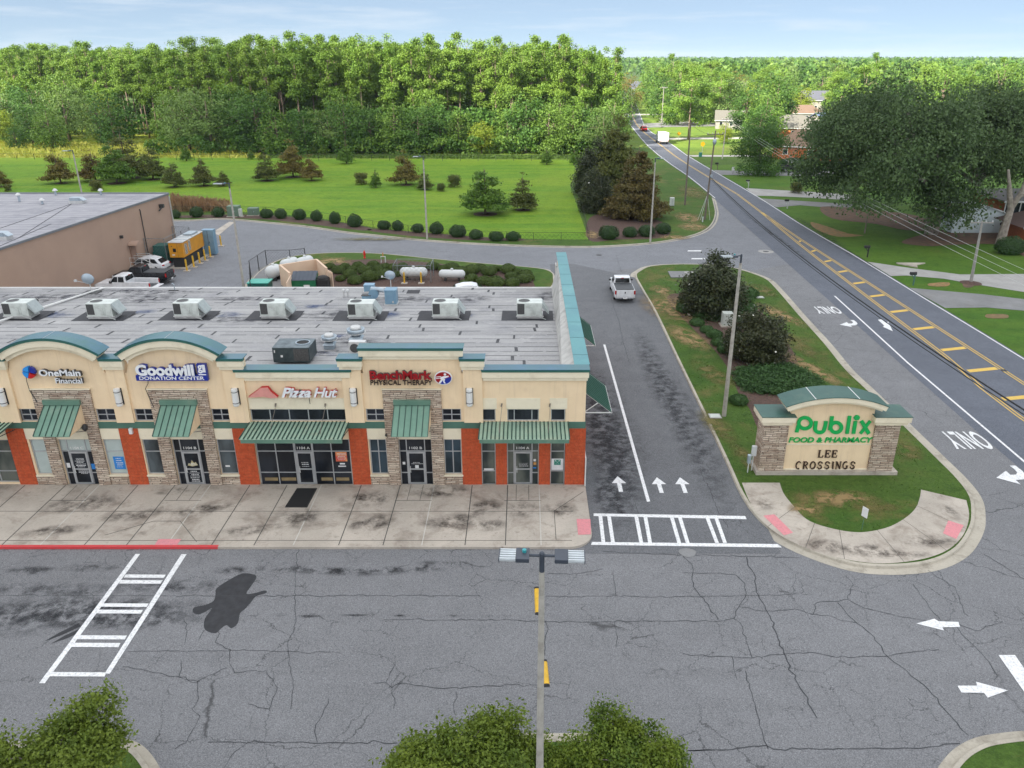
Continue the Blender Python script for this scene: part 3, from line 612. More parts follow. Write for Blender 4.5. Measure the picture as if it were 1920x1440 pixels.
# ------------------------------------------------------------------ shop building
YF = 38.75
def fx(x, y, Y=YF): return FW(x, y, Y)
M['cream'] = mk('stucco_cream', (.84,.655,.435), (.80,.62,.405), 1.2, .9, bump=.003, dirt=(.68,.50,.33), ds=.5)
t = NT('stucco_cream_weathered'); v = t.mix(t.map(t.noise(1.2, 5), .35, .65), (.84,.655,.435), (.79,.61,.40)); v = t.mix(t.map(t.noise(1, 5, .7, t.scaled(3.2, 3.2, .16)), .52, .74, 0, .5), v, (.60,.45,.30)); v = t.mix(t.map(t.noise(.7, 6, .7), .55, .75, 0, .45), v, (.66,.49,.33))
t.col(v).rough(.9, 0, .3).bump(t.noise(30, 3), .004); M['cream'] = t.m
M['ivory'] = mk('stucco_ivory', (.80,.72,.55), (.76,.68,.51), 1.5, .88, dirt=(.58,.50,.36), ds=.9)
M['green'] = mk('band_green', (.075,.17,.125), (.06,.145,.11), 1.5, .6)
M['fascia'] = mk('fascia_green', (.03,.13,.10), (.025,.11,.085), 2, .45)
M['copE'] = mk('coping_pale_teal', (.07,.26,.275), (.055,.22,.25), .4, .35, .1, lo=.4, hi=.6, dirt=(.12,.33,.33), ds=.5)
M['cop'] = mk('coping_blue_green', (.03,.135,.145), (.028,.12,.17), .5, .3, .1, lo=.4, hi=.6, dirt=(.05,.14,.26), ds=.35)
M['awn'] = mk('awning_green', (.15,.27,.20), (.12,.23,.17), 1.3, .42, .2, dirt=(.22,.30,.22), ds=1.2)
M['awnpale'] = mk('awning_pale_green', (.36,.50,.39), (.29,.43,.33), 1.6, .45, .1, dirt=(.40,.42,.30), ds=1.2)
M['awndark'] = mk('awning_seam', (.02,.06,.045), rough=.6)
M['alu'] = mk('aluminium_frame', (.52,.53,.54), (.46,.47,.49), 3, .4, .5)
M['whitemetal'] = mk('white_metal', (.74,.74,.72), (.66,.66,.64), 3, .5)
M['iron'] = mk('dark_iron', (.035,.035,.035), rough=.6)
M['glasswall'] = None
def glass(name, c=(.012,.014,.018), r=.06, tint=None):
    t = NT(name); 
    v = t.mix(t.map(t.noise(.8, 3, .5, t.scaled(1,1,.5)), .42, .6), c, tint or tuple(q*2.2 for q in c))
    t.col(v).rough(r, 0, .3); return t.m
M['glass'] = glass('dark_glass'); M['glassblue'] = glass('blue_glass', (.02,.032,.042)); M['glassclear'] = glass('grey_glass', (.035,.045,.045), .08, (.13,.14,.12))
M['blind'] = mk('window_blind', (.45,.52,.50), (.40,.47,.45), 2, .25, spec=.8)
M['glasshalf'] = glass('patchy_glass', (.03,.035,.038), .08, (.10,.12,.13))  # dark pane colour mixed with paler grey patches
def stone(name='ledge_stone'):
    t = NT(name); sp = t.n('SeparateXYZ', {0: t.co})
    w = t.n('TexNoise', {'Vector': t.co, 'Scale': 1.6, 'Detail': 3.})
    u = t.math('ADD', t.math('ADD', sp.outputs[0], sp.outputs[1]), t.math('MULTIPLY', w.outputs[0], .5))
    z = t.math('ADD', sp.outputs[2], t.math('MULTIPLY', t.noise(1.1, 2), .16))
    v = t.n('CombineXYZ', {0: u, 1: z}).outputs[0]
    cols = []
    br = t.n('TexBrick', {'Vector': v, 'Color1': (.86,.74,.60,1), 'Color2': (.46,.33,.25,1), 'Mortar': (.035,.028,.022,1), 'Scale': 1., 'Mortar Size': .013, 'Mortar Smooth': .3, 'Brick Width': .46, 'Row Height': .11}, offset=.37, squash=1.4, squash_frequency=3)
    b2 = t.n('TexBrick', {'Vector': v, 'Color1': (1,1,1,1), 'Color2': (.5,.46,.44,1), 'Mortar': (.5,.45,.4,1), 'Scale': 1., 'Mortar Size': .005, 'Brick Width': .81, 'Row Height': .17}, offset=.6)
    c = t.mix(.65, br.outputs[0], b2.outputs[0], 'MULTIPLY')
    c = t.mix(t.map(t.noise(3, 3), .35, .65, 0, .45), c, (.70,.58,.45))
    c = t.mix(t.math('MULTIPLY', br.outputs['Fac'], .85), c, (.05,.038,.03))
    c = t.mix(t.map(t.noise(14, 4, .7), .4, .8, 0, .5), c, (.16,.11,.085))
    t.col(c).rough(.9, 0, .2)
    h = t.math('ADD', t.math('MULTIPLY', br.outputs['Fac'], -1.), t.math('MULTIPLY', t.noise(12, 4, .7), .5)); t.bump(h, .05); return t.m
M['stone'] = stone()
t = NT('split_face_red'); v = t.mix(t.map(t.noise(2.2, 5, .7), .35, .65), (.62,.115,.045), (.50,.085,.032)); v = t.mix(t.map(t.noise(9, 4, .75), .45, .75, 0, .7), v, (.25,.05,.018)); v = t.mix(t.map(t.noise(1, 4, .7, t.scaled(4, 4, .3)), .5, .75, 0, .55), v, (.34,.10,.05)); v = t.mix(t.n('MapRange', {0: t.n('TexBrick', {'Vector': t.n('CombineXYZ', {0: t.n('SeparateXYZ', {0: t.co}).outputs[0], 1: t.n('SeparateXYZ', {0: t.co}).outputs[2]}).outputs[0], 'Scale': 1., 'Mortar Size': .012, 'Brick Width': .4, 'Row Height': .2}).outputs['Fac'], 1: 0., 2: 1., 3: 0., 4: .35}).outputs[0], v, (.22,.06,.035))
v = t.mix(t.map(t.noise(6, 3, .75, t.scaled(1,1,1,0,(3,1,2))), .55, .8, 0, .5), v, (.68,.21,.08))
t.col(v).rough(.9, 0, .2).bump(t.noise(7, 5, .75), .07); M['red'] = t.m
def roofmat():
    t = NT('rolled_roofing'); 
    wn = t.n('TexNoise', {'Vector': t.co, 'Scale': .8, 'Detail': 4.}); wv = t.n('VectorMath', {0: wn.outputs[1], 1: (.10,.07,0)}, operation='MULTIPLY').outputs[0]
    v0 = t.n('VectorMath', {0: t.co, 1: wv}, operation='ADD').outputs[0]
    sp = t.n('SeparateXYZ', {0: v0}); row = t.math('FRACT', t.math('DIVIDE', sp.outputs[1], .93)); rid = t.math('FLOOR', t.math('DIVIDE', sp.outputs[1], .93))
    wn_ = t.n('TexWhiteNoise', {'Vector': t.n('CombineXYZ', {0: rid, 1: t.math('FLOOR', t.math('DIVIDE', t.math('ADD', sp.outputs[0], t.math('MULTIPLY', rid, 3.1)), 7.8))}).outputs[0]}).outputs[0]
    c = t.mix(wn_, (.36,.352,.345), (.27,.265,.262))
    c = t.mix(t.map(row, .88, 1., 0, .35), c, (.20,.20,.21))
    c = t.mix(t.map(t.noise(1, 5, .75, t.scaled(.35, 1.6, 1)), .45, .72, 0, .6), c, (.22,.22,.235))
    c = t.mix(t.map(t.noise(.22, 6, .7, None, .5), .5, .66, 0, .6), c, (.17,.17,.19))
    c = t.mix(t.map(t.noise(.5, 6, .7, None, .5), .55, .75, 0, .5), c, (.50,.49,.48))
    c = t.mix(t.map(t.noise(14, 3, .8), .4, .8, 0, .5), c, (.55,.55,.55))
    t.col(c).rough(.82, 0, .3).bump(t.noise(9, 4, .7), .01); return t.m
M['roof'] = roofmat()
SX0, SX1, SYB = -52.0, 3.34, 62.8
RZF, RZB = 6.45, 4.85
shop = T('shop_building', 'long single-storey shop building, cream stucco front with red piers, stone door surrounds and green awnings', 'shop building', (-12, YF, 0))
# --- bays
def wpx(a, z=.9):  # px at sill height to metres
    return (a-983)/33.2
portals = [(-25.0, 'b'), (-18.69, 'c'), (-6.07, 'a')]
low_w = [(-34.0,-28.62,.25,2.95,[-32.9,-31.8,-30.7,-29.7],[.95,2.2],'glassclear'), (-27.47,-26.56,.78,2.98,[],[2.2],'blind'), (-23.4,-22.38,.78,2.98,[],[2.2],'blind'),
 (-21.22,-20.28,.78,2.98,[],[2.2],'glasshalf'), (-17.1,-16.12,.78,2.98,[],[2.2],'glasshalf'),
 (-8.62,-7.66,.78,2.98,[-8.14],[2.2],'glassblue'), (-4.48,-3.5,.78,2.98,[-3.99],[2.2],'glassblue'),
 (-2.4,-1.6,.06,2.98,[],[.95,2.2],'glassclear'), (1.46,2.28,.06,2.98,[],[.95,2.2],'glassclear')]
up_w = [(-33.9,-28.6,4.12,4.82,[-32.8,-31.7,-30.6,-29.6],[],'glass'), (-27.55,-26.5,4.10,4.84,[-27.03],[4.47],'glass'), (-23.4,-22.35,4.10,4.84,[-22.87],[4.47],'glass'),
 (-21.3,-20.25,4.10,4.84,[-20.77],[4.47],'glass'), (-17.1,-16.05,4.10,4.84,[-16.57],[4.47],'glass'),
 (-14.97,-9.72,4.10,4.82,[-13.92,-12.87,-11.82,-10.77],[],'glass'), (-8.65,-7.6,4.10,4.84,[-8.12],[4.47],'glass'), (-4.5,-3.45,4.10,4.84,[-3.97],[4.47],'glass'),
 (-2.37,-1.57,4.10,4.82,[],[],'glass'), (-.93,.80,4.10,4.82,[-.55,.42],[],'glass'), (1.45,2.25,4.10,4.82,[],[],'glass')]
doors = [(-25.9,-24.1), (-19.6,-17.78), (-7.0,-5.14), (-.97,.82)]
front = (-15.0, -9.69)      # pizza storefront
holes = [(a,b,c,d) for a,b,c,d,*_ in low_w+up_w]+[(a,b,0,2.98) for a,b in doors]+[(front[0]+.02,front[1]-.02,0,2.98)]
def wallgrid(x0, x1, z0, z1, holes, y, depth, mb):
    xs = sorted({x0,x1}|{v for h in holes for v in h[:2] if x0 < v < x1}); zs = sorted({z0,z1}|{v for h in holes for v in h[2:4] if z0 < v < z1})
    for i in range(len(xs)-1):
        for j in range(len(zs)-1):
            cx, cz = (xs[i]+xs[i+1])/2, (zs[j]+zs[j+1])/2
            if not any(h[0] < cx < h[1] and h[2] < cz < h[3] for h in holes): mb.quad((xs[i],y,zs[j]),(xs[i+1],y,zs[j]),(xs[i+1],y,zs[j+1]),(xs[i],y,zs[j+1]))
    for a,b,c,d in holes:
        mb.quad((a,y,c),(a,y+depth,c),(a,y+depth,d),(a,y,d)); mb.quad((b,y,c),(b,y,d),(b,y+depth,d),(b,y+depth,c))
        mb.quad((a,y,d),(a,y+depth,d),(b,y+depth,d),(b,y,d)); mb.quad((a,y,c),(b,y,c),(b,y+depth,c),(a,y+depth,c))
m = MB(); wallgrid(SX0, SX1, 0, 6.95, holes, YF, .22, m)
m.box(SX0+.01,SX1-.31,YF+.3,YF+.34,5.3,6.9)
m.quad((SX1,YF,0),(SX1,SYB,0),(SX1,SYB,6.95),(SX1,YF,6.95)); m.quad((SX0,SYB,0),(SX0,YF,0),(SX0,YF,6.95),(SX0,SYB,6.95))
m.quad((SX1,SYB,0),(SX0,SYB,0),(SX0,SYB,RZB-.1),(SX1,SYB,RZB-.1))
m.build('wall', M['cream'], shop)
m = MB(); m.quad((SX0,YF+.5,RZF),(SX1-.45,YF+.5,RZF),(SX1-.45,SYB,RZB),(SX0,SYB,RZB)); m.quad((SX0,SYB,RZB-.15),(SX0,SYB,RZB),(SX1-.4,SYB,RZB),(SX1-.4,SYB,RZB-.15)); m.build('roof', M['roof'], shop)
m = MB(); m.box(SX0,SX1-.5,SYB-.02,SYB+.14,RZB-.12,RZB+.03); m.build('gutter', M['whitemetal'], shop)
rr_ = random.Random(8); sl_ = (RZB-RZF)/(SYB-YF-.5); zr_ = lambda y: RZF+sl_*(y-YF-.5)+.006
m = MB(); k = 0; y = YF+.9
while y < SYB-.3:
    x = SX0
    while x < SX1-.6:
        L_ = rr_.uniform(.5, 3.4); w_ = rr_.uniform(.03, .09); yy = y+rr_.uniform(-.03,.03); x2 = min(x+L_, SX1-.55)
        if rr_.random() < .8: m.quad((x,yy,zr_(yy)),(x2,yy,zr_(yy)),(x2,yy+w_,zr_(yy+w_)),(x,yy+w_,zr_(yy+w_)))
        x = x2+rr_.uniform(.02,.3)
    x = SX0+(k%5)*1.9+rr_.uniform(0,1.2)
    while x < SX1-.7:
        w_ = rr_.uniform(.12,.2); dx = rr_.uniform(-.06,.06); m.quad((x,y,zr_(y)+.001),(x+w_,y,zr_(y)+.001),(x+w_+dx,y+.9,zr_(y+.9)+.001),(x+dx,y+.9,zr_(y+.9)+.001)); x += rr_.uniform(6.6,8.6)
    y += .93; k += 1
m.build('roof_seam', mk('roof_tar', (.045,.045,.05), (.08,.08,.085), 2, .8), shop)
# raised white strips lying on the roof
for a, b in (((0,604),(195,540)),): 
    p, q = G(*a, 5.75), G(*b, 4.95); m = MB(); m.bar((*p,5.83),(*q,4.98),.16,.08); m.build('roof_rail', M['whitemetal'], shop)
# interior backing so the glass has depth behind it
def window(x0, x1, z0, z1, cols, rows, g, y=YF+.09, fw=.055, par=shop, name='window'):
    m = MB(); e = .002
    m.box(x0+e,x0+fw,y-.03,y+.05,z0+e,z1-e); m.box(x1-fw,x1-e,y-.03,y+.05,z0+e,z1-e); m.box(x0+fw,x1-fw,y-.03,y+.05,z0+e,z0+fw); m.box(x0+fw,x1-fw,y-.03,y+.05,z1-fw,z1-e)
    for c in cols: m.box(c-.026,c+.026,y-.027,y+.045,z0+fw,z1-fw)
    for r in rows: m.box(x0+fw,x1-fw,y-.024,y+.04,r-.026,r+.026)
    w = m.build(name, M['alu'], par)
    g_ = MB(); g_.quad((x0+.01,y+.012,z0+.01),(x1-.01,y+.012,z0+.01),(x1-.01,y+.012,z1-.01),(x0+.01,y+.012,z1-.01)); g_.build('pane', M[g], w); return w
wobs = {}
for w in low_w+up_w: wobs[w[0]] = window(*w)
for w in low_w[1:7]:
    m = MB(); m.box(w[0]-.06,w[1]+.06,YF-.14,YF+.03,.70,.775); m.build('window_sill', M['ivory'], shop)
def door(x0, x1, lite, z1=2.98, dw=.96, num=None, gl='glass', tr=2.2):
    cx = (x0+x1)/2; a, b = cx-dw/2, cx+dw/2; y = YF+.12
    f = window(x0, x1, .02, z1, [a-.03, b+.03] if lite else [], [tr], gl, y, name='door_surround')
    if lite:
        for p, q in ((x0+.05, a-.055), (b+.055, x1-.05)):
            m = MB(); m.box(p, q, y-.022, y+.038, .80,.85); m.build('glazing_bar', M['alu'], f)
    m = MB(); D = MB(); yy = y-.05
    D.box(a,a+.09,yy,yy+.05,.03,tr-.04); D.box(b-.09,b,yy,yy+.05,.03,tr-.04); D.box(a+.09,b-.09,yy,yy+.05,.03,.2); D.box(a+.09,b-.09,yy,yy+.05,tr-.14,tr-.04); D.box(a+.09,b-.09,yy+.003,yy+.047,1.02,1.10)
    d = D.build('door', M['alu'], shop)
    g_ = MB(); g_.quad((a+.05,yy+.03,.15),(b-.05,yy+.03,.15),(b-.05,yy+.03,tr-.1),(a+.05,yy+.03,tr-.1)); g_.build('pane', M[gl], d)
    h = MB(); h.tube([(a+.14,yy-.002,.85),(a+.14,yy-.06,.9),(a+.14,yy-.06,1.2),(a+.14,yy-.002,1.25)],.018,6); h.build('handle', M['whitemetal'], d)
    if num: textobj('street_number', num, M['whitemetal'], f, (cx-.36,cx+.36,tr+.1,tr+.26), lambda u,v,w: (u, y-.004-w, v), bold=.02)
    return d, cx, yy
M['decal'] = mk('decal_white', (.75,.75,.75), rough=.6)
def decal(par, x0, x1, z0, z1, y, mat): 
    m = MB(); m.quad((x0,y,z0),(x1,y,z0),(x1,y,z1),(x0,y,z1)); return m.build('decal', mat, par)
def scribble(par, cx, z0, z1, y, w, seed, mat=None):
    r = random.Random(seed); z = z1
    while z > z0:
        hw = w*r.uniform(.3, .5); h = r.choice((.025,.035,.05)); m = MB()
        x = cx-hw
        while x < cx+hw: l = r.uniform(.03,.11); m.quad((x,y,z-h),(x+l,y,z-h),(x+l,y,z),(x,y,z)); x += l+.02
        m.build('decal', mat or M['decal'], par); z -= h+r.uniform(.04,.09)
d1 = door(*doors[0], True, num='1104 C', gl='glass'); d2 = door(*doors[1], True, num='1104 B'); d3 = door(*doors[2], True, num='1102 B'); d4 = door(*doors[3], True, num='1104 A', gl='glassclear')
scribble(d1[0], d1[1], 1.15, 1.75, d1[2]-.003, .55, 1); scribble(d1[0], d1[1]+.1, .75, 1.0, d1[2]-.003, .6, 2)
scribble(d2[0], d2[1], .25, .95, d2[2]-.003, .5, 3); scribble(d3[0], d3[1], 1.35, 1.5, d3[2]-.003, .55, 4); decal(d3[0], d3[1]-.08, d3[1]+.12, 1.12, 1.32, d3[2]-.003, M['decal'])
m = MB(); m.poly([], 0) if 0 else None
gold = mk('decal_gold', (.45,.36,.14), (.6,.6,.55), 8, .6)
m = MB(); yy = d2[2]-.003
m.add([(d2[1]+x, yy, 1.3+z) for x, z in ((-.28,0),(-.2,.15),(-.1,.1),(0,.34),(.1,.15),(.2,.22),(.3,.02),(0,-.06))], [tuple(range(8))]); m.build('decal', gold, d2[0])
scribble(d4[0], d4[1], 1.25, 1.45, d4[2]-.003, .5, 6, M['alu'])
blue_ = mk('decal_blue', (.02,.22,.62), rough=.4); teal_ = mk('decal_teal', (.02,.22,.16), rough=.4)
decal(wobs[-25.9] if -25.9 in wobs else d1[0], -24.42,-24.2,1.05,1.4, YF+.085, blue_); decal(d1[0], -25.8,-25.6,1.15,1.45, YF+.085, M['decal'])
# blinds behind the left shop's transom
m = MB(); m.quad((-25.85,YF+.125,2.24),(-24.15,YF+.125,2.24),(-24.15,YF+.125,2.94),(-25.85,YF+.125,2.94)); m.build('blind', M['blind'], shop)
p = wobs[-23.4]; decal(p, -23.1,-22.5,1.05,1.85, YF+.09, blue_); scribble(p, -22.82, 1.15, 1.75, YF+.087, .4, 8)
p = wobs[1.46]; decal(p, 1.53,2.2,1.0,1.72, YF+.09, M['decal']); decal(p, 1.68,2.05,1.32,1.66, YF+.087, teal_)
m = MB(); 
for a, b in (((-.1,-.1),(.1,.1)),((-.1,.1),(.1,-.1))): m.bar((1.865+a[0],YF+.083,1.49+a[1]),(1.865+b[0],YF+.083,1.49+b[1]),.03,.002)
for sx in (-1,1): m.lathe([(0,0),(.001,0)], (0,0,0), 3) if 0 else m.box(1.865+sx*.1-.03,1.865+sx*.1+.03,YF+.081,YF+.084,1.56,1.62)
m.build('decal', M['decal'], p)
p = wobs[-2.4]; decal(p, -2.28,-1.72,.98,1.1, YF+.087, M['decal']); p = wobs[-17.1]; decal(p, -16.85,-16.6,1.2,1.3, YF+.087, M['decal'])
decal(d3[0], -6.85,-6.7,1.35,1.52, YF+.085, M['decal']); orange_ = mk('decal_orange', (.6,.28,.08), rough=.5)
decal(d4[0], .52,.66,1.55,1.7, YF+.085, M['decal']); decal(d4[0], .52,.68,1.33,1.5, YF+.085, orange_); decal(d4[0], .5,.68,1.1,1.18, YF+.085, blue_)
# pizza storefront: five columns, door in the third
x0, x1 = front; cs = [x0+.06+(x1-x0-.12)*i/5 for i in range(6)]
sf = window(x0+.03, cs[2]+.02, .02, 2.98, [cs[1]], [.85,2.2], 'glass', YF+.10, name='shop_window'); window(cs[3]-.02, x1-.03, .02, 2.98, [cs[4]], [.85,2.2], 'glass', YF+.10, name='shop_window')
d5 = door(cs[2]+.022, cs[3]-.022, False, num='1104 A', dw=.9)
scribble(d5[0], d5[1], 1.2, 1.5, d5[2]-.003, .5, 9)
pr = mk('poster_red', (.62,.05,.05), (.75,.35,.12), 5, .5); decal(sf, cs[4]+.2,cs[5]-.2,1.55,2.15,YF+.085,pr); scribble(sf, (cs[4]+cs[5])/2, 1.6, 2.05, YF+.082, .5, 10); decal(sf, cs[4]+.4,cs[5]-.35,1.35,1.45,YF+.085,M['decal']); decal(sf, cs[4]+.3,cs[5]-.3,1.2,1.28,YF+.085,M['decal'])
bx = mk('cardboard', (.30,.22,.10), (.22,.16,.08), 3, .6)
for a, b in ((cs[0]+.2,cs[1]-.1),(cs[1]+.1,cs[2]-.1),(cs[3]+.3,cs[4]-.1),(cs[4]+.1,cs[5]-.2)): decal(sf, a, b, .3, .5, YF+.105, bx)
# red piers, stone, cream headers, band
for a, b in ((-28.6,-27.6),(-22.35,-21.3),(-16.1,-15.0),(-9.69,-8.69),(-3.48,-2.4),(-1.6,-.97),(.82,1.46),(2.28,3.40),(-35.2,-34.0)):
    m = MB()
    if b == 3.40: m.box(a, b, YF-.06, YF+1.6, .0, 3.66)
    else: m.box(a, b, YF-.06, YF+.004, 0, 3.66 if b-a > .8 else 3.2)
    m.build('red_pier', M['red'], shop)
for cx, _ in portals:
    m = MB()   # lower stone walls with windows above
    for a, b in ((cx-2.6, cx-1.585), (cx+1.585, cx+2.6)): m.box(a+.01, b-.01, YF-.05, YF+.003, 0, .70)
    P = .13
    m.box(cx-1.58, cx-.92, YF-P, YF+.003, 0, 6.02); m.box(cx+.92, cx+1.58, YF-P, YF+.003, 0, 6.02); m.box(cx-.92, cx+.92, YF-P, YF+.003, 5.1, 6.02)
    m.build('stone_surround', M['stone'], shop)
    m = MB(); m.box(cx-1.62, cx+1.62, YF-P-.04, YF, 6.02, 6.08); m.build('stone_cap', M['ivory'], shop)
    m = MB()
    for a, b in ((cx-2.62, cx-1.585), (cx-.915, cx+.915), (cx+1.585, cx+2.62)): m.box(a, b, YF-.025, YF+.003, 3.0, 3.655)
    m.build('header_panel', M['ivory'], shop)
for a, b, z0, z1 in ((-14.98,-9.7,4.84,5.48),(-2.5,-1.5,4.84,5.48),(-.98,.87,4.84,5.48),(1.38,2.34,4.84,5.48),(-33.9,-28.65,4.84,5.48),(-34,-28.65,3.0,3.655)):
    m = MB(); m.box(a,b,YF-.02,YF+.003,z0,z1); m.build('header_panel', M['ivory'], shop)
m = MB(); ex = sorted([(-26.58,-26.58)]); segs = [(SX0,-26.6),(-25.91,-24.09) ,(-23.4,-20.29),(-19.6,-17.78),(-17.09,-7.67),(-6.98,-5.16),(-4.47,SX1+.03)]
for a, b in segs: m.box(a, b, YF-.03, YF+.002, 3.66, 4.06)
m.quad((SX1+.03,YF,3.66),(SX1+.03,SYB,3.66),(SX1+.03,SYB,4.06),(SX1+.03,YF,4.06)); m.build('band', M['green'], shop)
m = MB(); m.box(SX1, SX1+.05, YF+1.6, SYB, 0, 3.64); m.build('red_pier', M['red'], shop)
# --- parapets and cornices
def cornice(par, x0, x1, zt, y0=YF-.04, depth=.80, ret=.14, steps=((.0,.13,.24,'fascia'),(.13,.46,.20,'ivory'),(.46,.66,.11,'ivory')), top='cop'):
    for a, b, pr_, mt in steps:
        m = MB(); k = pr_/.24; m.box(x0-ret*k, x1+ret*k, y0-pr_, y0+.06, zt-b+(.0), zt-a-.004); m.build('cornice' if mt == 'ivory' else 'fascia', M[mt], par)
    m = MB(); m.box(x0-ret-.02, x1+ret+.02, y0-.26, y0-.26+depth, zt-.004, zt+.03); m.build('coping', M[top], par)
def section(x0, x1, zt, bump, ret=.14):
    m = MB(); m.box(x0, x1, YF-bump-(.004 if bump < .12 else 0), YF+.45, 6.90 if bump < .12 else 4.06, zt-.005); m.build('parapet', M['cream'], shop); cornice(shop, x0, x1, zt, YF-bump-.001, ret=ret)
section(-15.0+.02, -9.69-.02, 7.2, 0.0, .5)
section(-2.15, SX1-.004, 7.2, 0.0, .14)
section(SX0, -28.7, 7.2, 0.0, .2)
section(-8.62, -3.38, 8.42, .0, .16)
for a, b in ((-28.65,-27.55),(-22.3,-21.35),(-16.1,-15.0),(-9.75,-8.72),(-3.28,-2.25)):
    section(a, b, 7.88, .14, .16)
# arches
def arch(cx, half=2.62, over=.33, zs=8.28, rise=.78):
    R_ = (half*half+rise*rise)/(2*rise); 
    def pt(x, r): 
        zc = zs+rise-R_; a = x/R_; return (cx+(R_+r)*math.sin(a), zc+(R_+r)*math.cos(a))
    n = 20
    m = MB(); pts = [(cx-half, 6.9)]+[pt(-half+2*half*i/n, -.45) for i in range(n+1)]+[(cx+half, 6.9)]
    m.prismy(pts, YF-.006, YF+.45); m.build('parapet', M['cream'], shop)
    H2 = half+over
    for r0, r1, pr_, mt, nm_ in ((-.12,0,.42,'fascia','fascia'),(-.46,-.123,.36,'ivory','cornice'),(-.66,-.463,.22,'ivory','cornice')):
        m = MB(); k = H2 if r1 == 0 else (H2-.05 if r0 < -.4 and r1 > -.2 else H2-.14)
        o = [pt(-k+2*k*i/n, r1) for i in range(n+1)]; q = [pt(-k+2*k*i/n, r0) for i in range(n+1)]
        m.loft([[(a[0],YF-.10-pr_,a[1]),(a[0],YF+.5,a[1]),(b[0],YF+.5,b[1]),(b[0],YF-.10-pr_,b[1])] for a, b in zip(o, q)]); fixn(m.build(nm_, M[mt], shop))
    o = [pt(-H2-.02+2*(H2+.02)*i/n, .002) for i in range(n+1)]; q = [pt(-H2-.02+2*(H2+.02)*i/n, .035) for i in range(n+1)]
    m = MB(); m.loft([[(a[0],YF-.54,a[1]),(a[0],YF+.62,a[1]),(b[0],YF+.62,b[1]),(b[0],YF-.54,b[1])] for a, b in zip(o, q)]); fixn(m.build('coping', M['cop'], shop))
    p = pt(.05, .036); m = MB(); m.box(p[0]-.012,p[0]+.012,YF-.545,YF+.6,p[1],p[1]+.006); m.build('coping_joint', M['alu'], shop)
arch(-25.0, 2.6); arch(-18.69, 2.6)
# east parapet with wing wall past the roof
m = MB(); m.box(2.80, SX1-.003, YF+.45, 65.2, 4.0, 7.19); m.build('parapet', M['cream'], shop)
m = MB(); m.box(2.70, SX1+.20, YF+.54, 65.4, 7.196, 7.23)
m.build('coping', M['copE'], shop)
m = MB(); m.box(SX1-.002, SX1+.16, YF-.04, 65.38, 6.95, 7.19); m.build('fascia', M['fascia'], shop)
m = MB()
for i in range(9): y = YF+2+i*2.9; m.box(2.69,SX1+.21,y,y+.02,7.23,7.236)
m.build('coping_joint', M['awndark'], shop)
m = MB(); m.add([(2.05,YF+.5,RZF+.005),(2.79,YF+.5,7.0),(2.79,SYB,7.0),(2.25,SYB,RZB+.01)], [(0,1,2,3)]); m.build('flashing', mk('white_flashing', (.50,.49,.46), (.40,.39,.37), 2, .7, dirt=(.2,.19,.17), ds=1.), shop)
m = MB()
for z in (5.1, 6.6): m.box(2.6,2.66,SYB+.1,SYB+1.3,z,z+.06)
for y in (SYB+.1, SYB+1.24): m.box(2.6,2.66,y,y+.06,3.5,6.66)
m.build('roof_ladder', M['whitemetal'], shop)
# --- awnings
def awning(x0, x1, z0, z1, proj, nr, matp, steep=True, head=True, par=shop, drop=0):
    yw = YF-.14 if steep else YF-.035
    m = MB(); y1 = yw-proj
    def at(x, t, up=0): return (x, yw-proj*t, z0+(z1-z0)*t+up)
    m.loft([[at(x0,t),at(x1,t),at(x1,t,.03),at(x0,t,.03)] for t in (0,1)]); a = fixn(m.build('awning', M[matp], par))
    m = MB()
    for i in range(nr+1):
        x = x0+(x1-x0)*i/nr; w = .016 if steep else .03
        m.loft([[at(x-w,t,.03),at(x+w,t,.03),at(x+w,t,.075),at(x-w,t,.075)] for t in (.0,1)])
    fixn(m.build('awning_seam', M['awndark'], a))
    if head: m = MB(); m.box(x0-.03,x1+.03,yw-.16,yw+.01,z0-.02,z0+.26); m.build('awning_head', M['awn'], a)
    if drop: m = MB(); m.box(x0+.05,x1-.02,y1+.02,y1+.10,z1-drop,z1-.002); m.build('awning_valance', M['band_' ] if 'band_' in M else M['awn'], a)
    m = MB()
    for x in (x0+.06, x1-.06):
        if steep: m.tube([(x,yw,z1),(x,y1+.05,z1+.01)],.02,6); m.tube([(x,yw,z1-.45),(x,y1+.35,z1+.1)],.018,6)
        else: m.tube([(x,yw,z1-.3),(x,y1+.1,z1-.02)],.02,6)
    m.build('awning_bracket', M['iron'], a)
    m = MB()
    for x in (x0+.005, x1-.005):
        m = MB(); m.add([(x,yw,z0-.01),(x,y1,z1),(x,yw,z1)], [(0,1,2)])
        if steep: m.build('awning_side', M['cream'], a)
    return a
for cx, _ in portals: awning(cx-.97, cx+.97, 5.2, 4.0, 1.62, 6, 'awn')
for a, b, n in ((-15.05,-9.62,24),(-2.42,2.4,22),(-33.95,-28.0,26)):
    aw = awning(a, b, 4.03, 3.9, 1.85, n, 'awnpale', False, False, drop=.22)
for xs in ((-13.6,-10.9),(-1.32,1.3)):
    for x in xs:
        m = MB(); m.tube([(x+.12,YF-.03,5.15),(x-.02,YF-1.3,3.98)],.014,5); m.tube([(x+.12,YF-.03,5.15),(x+.1,YF-.1,5.2),(x+.06,YF-.06,5.0)],.03,5); m.build('tie_rod', mk('rust_rod',(.20,.17,.14),rough=.6) if 'rod' not in M else M['rod'], shop)
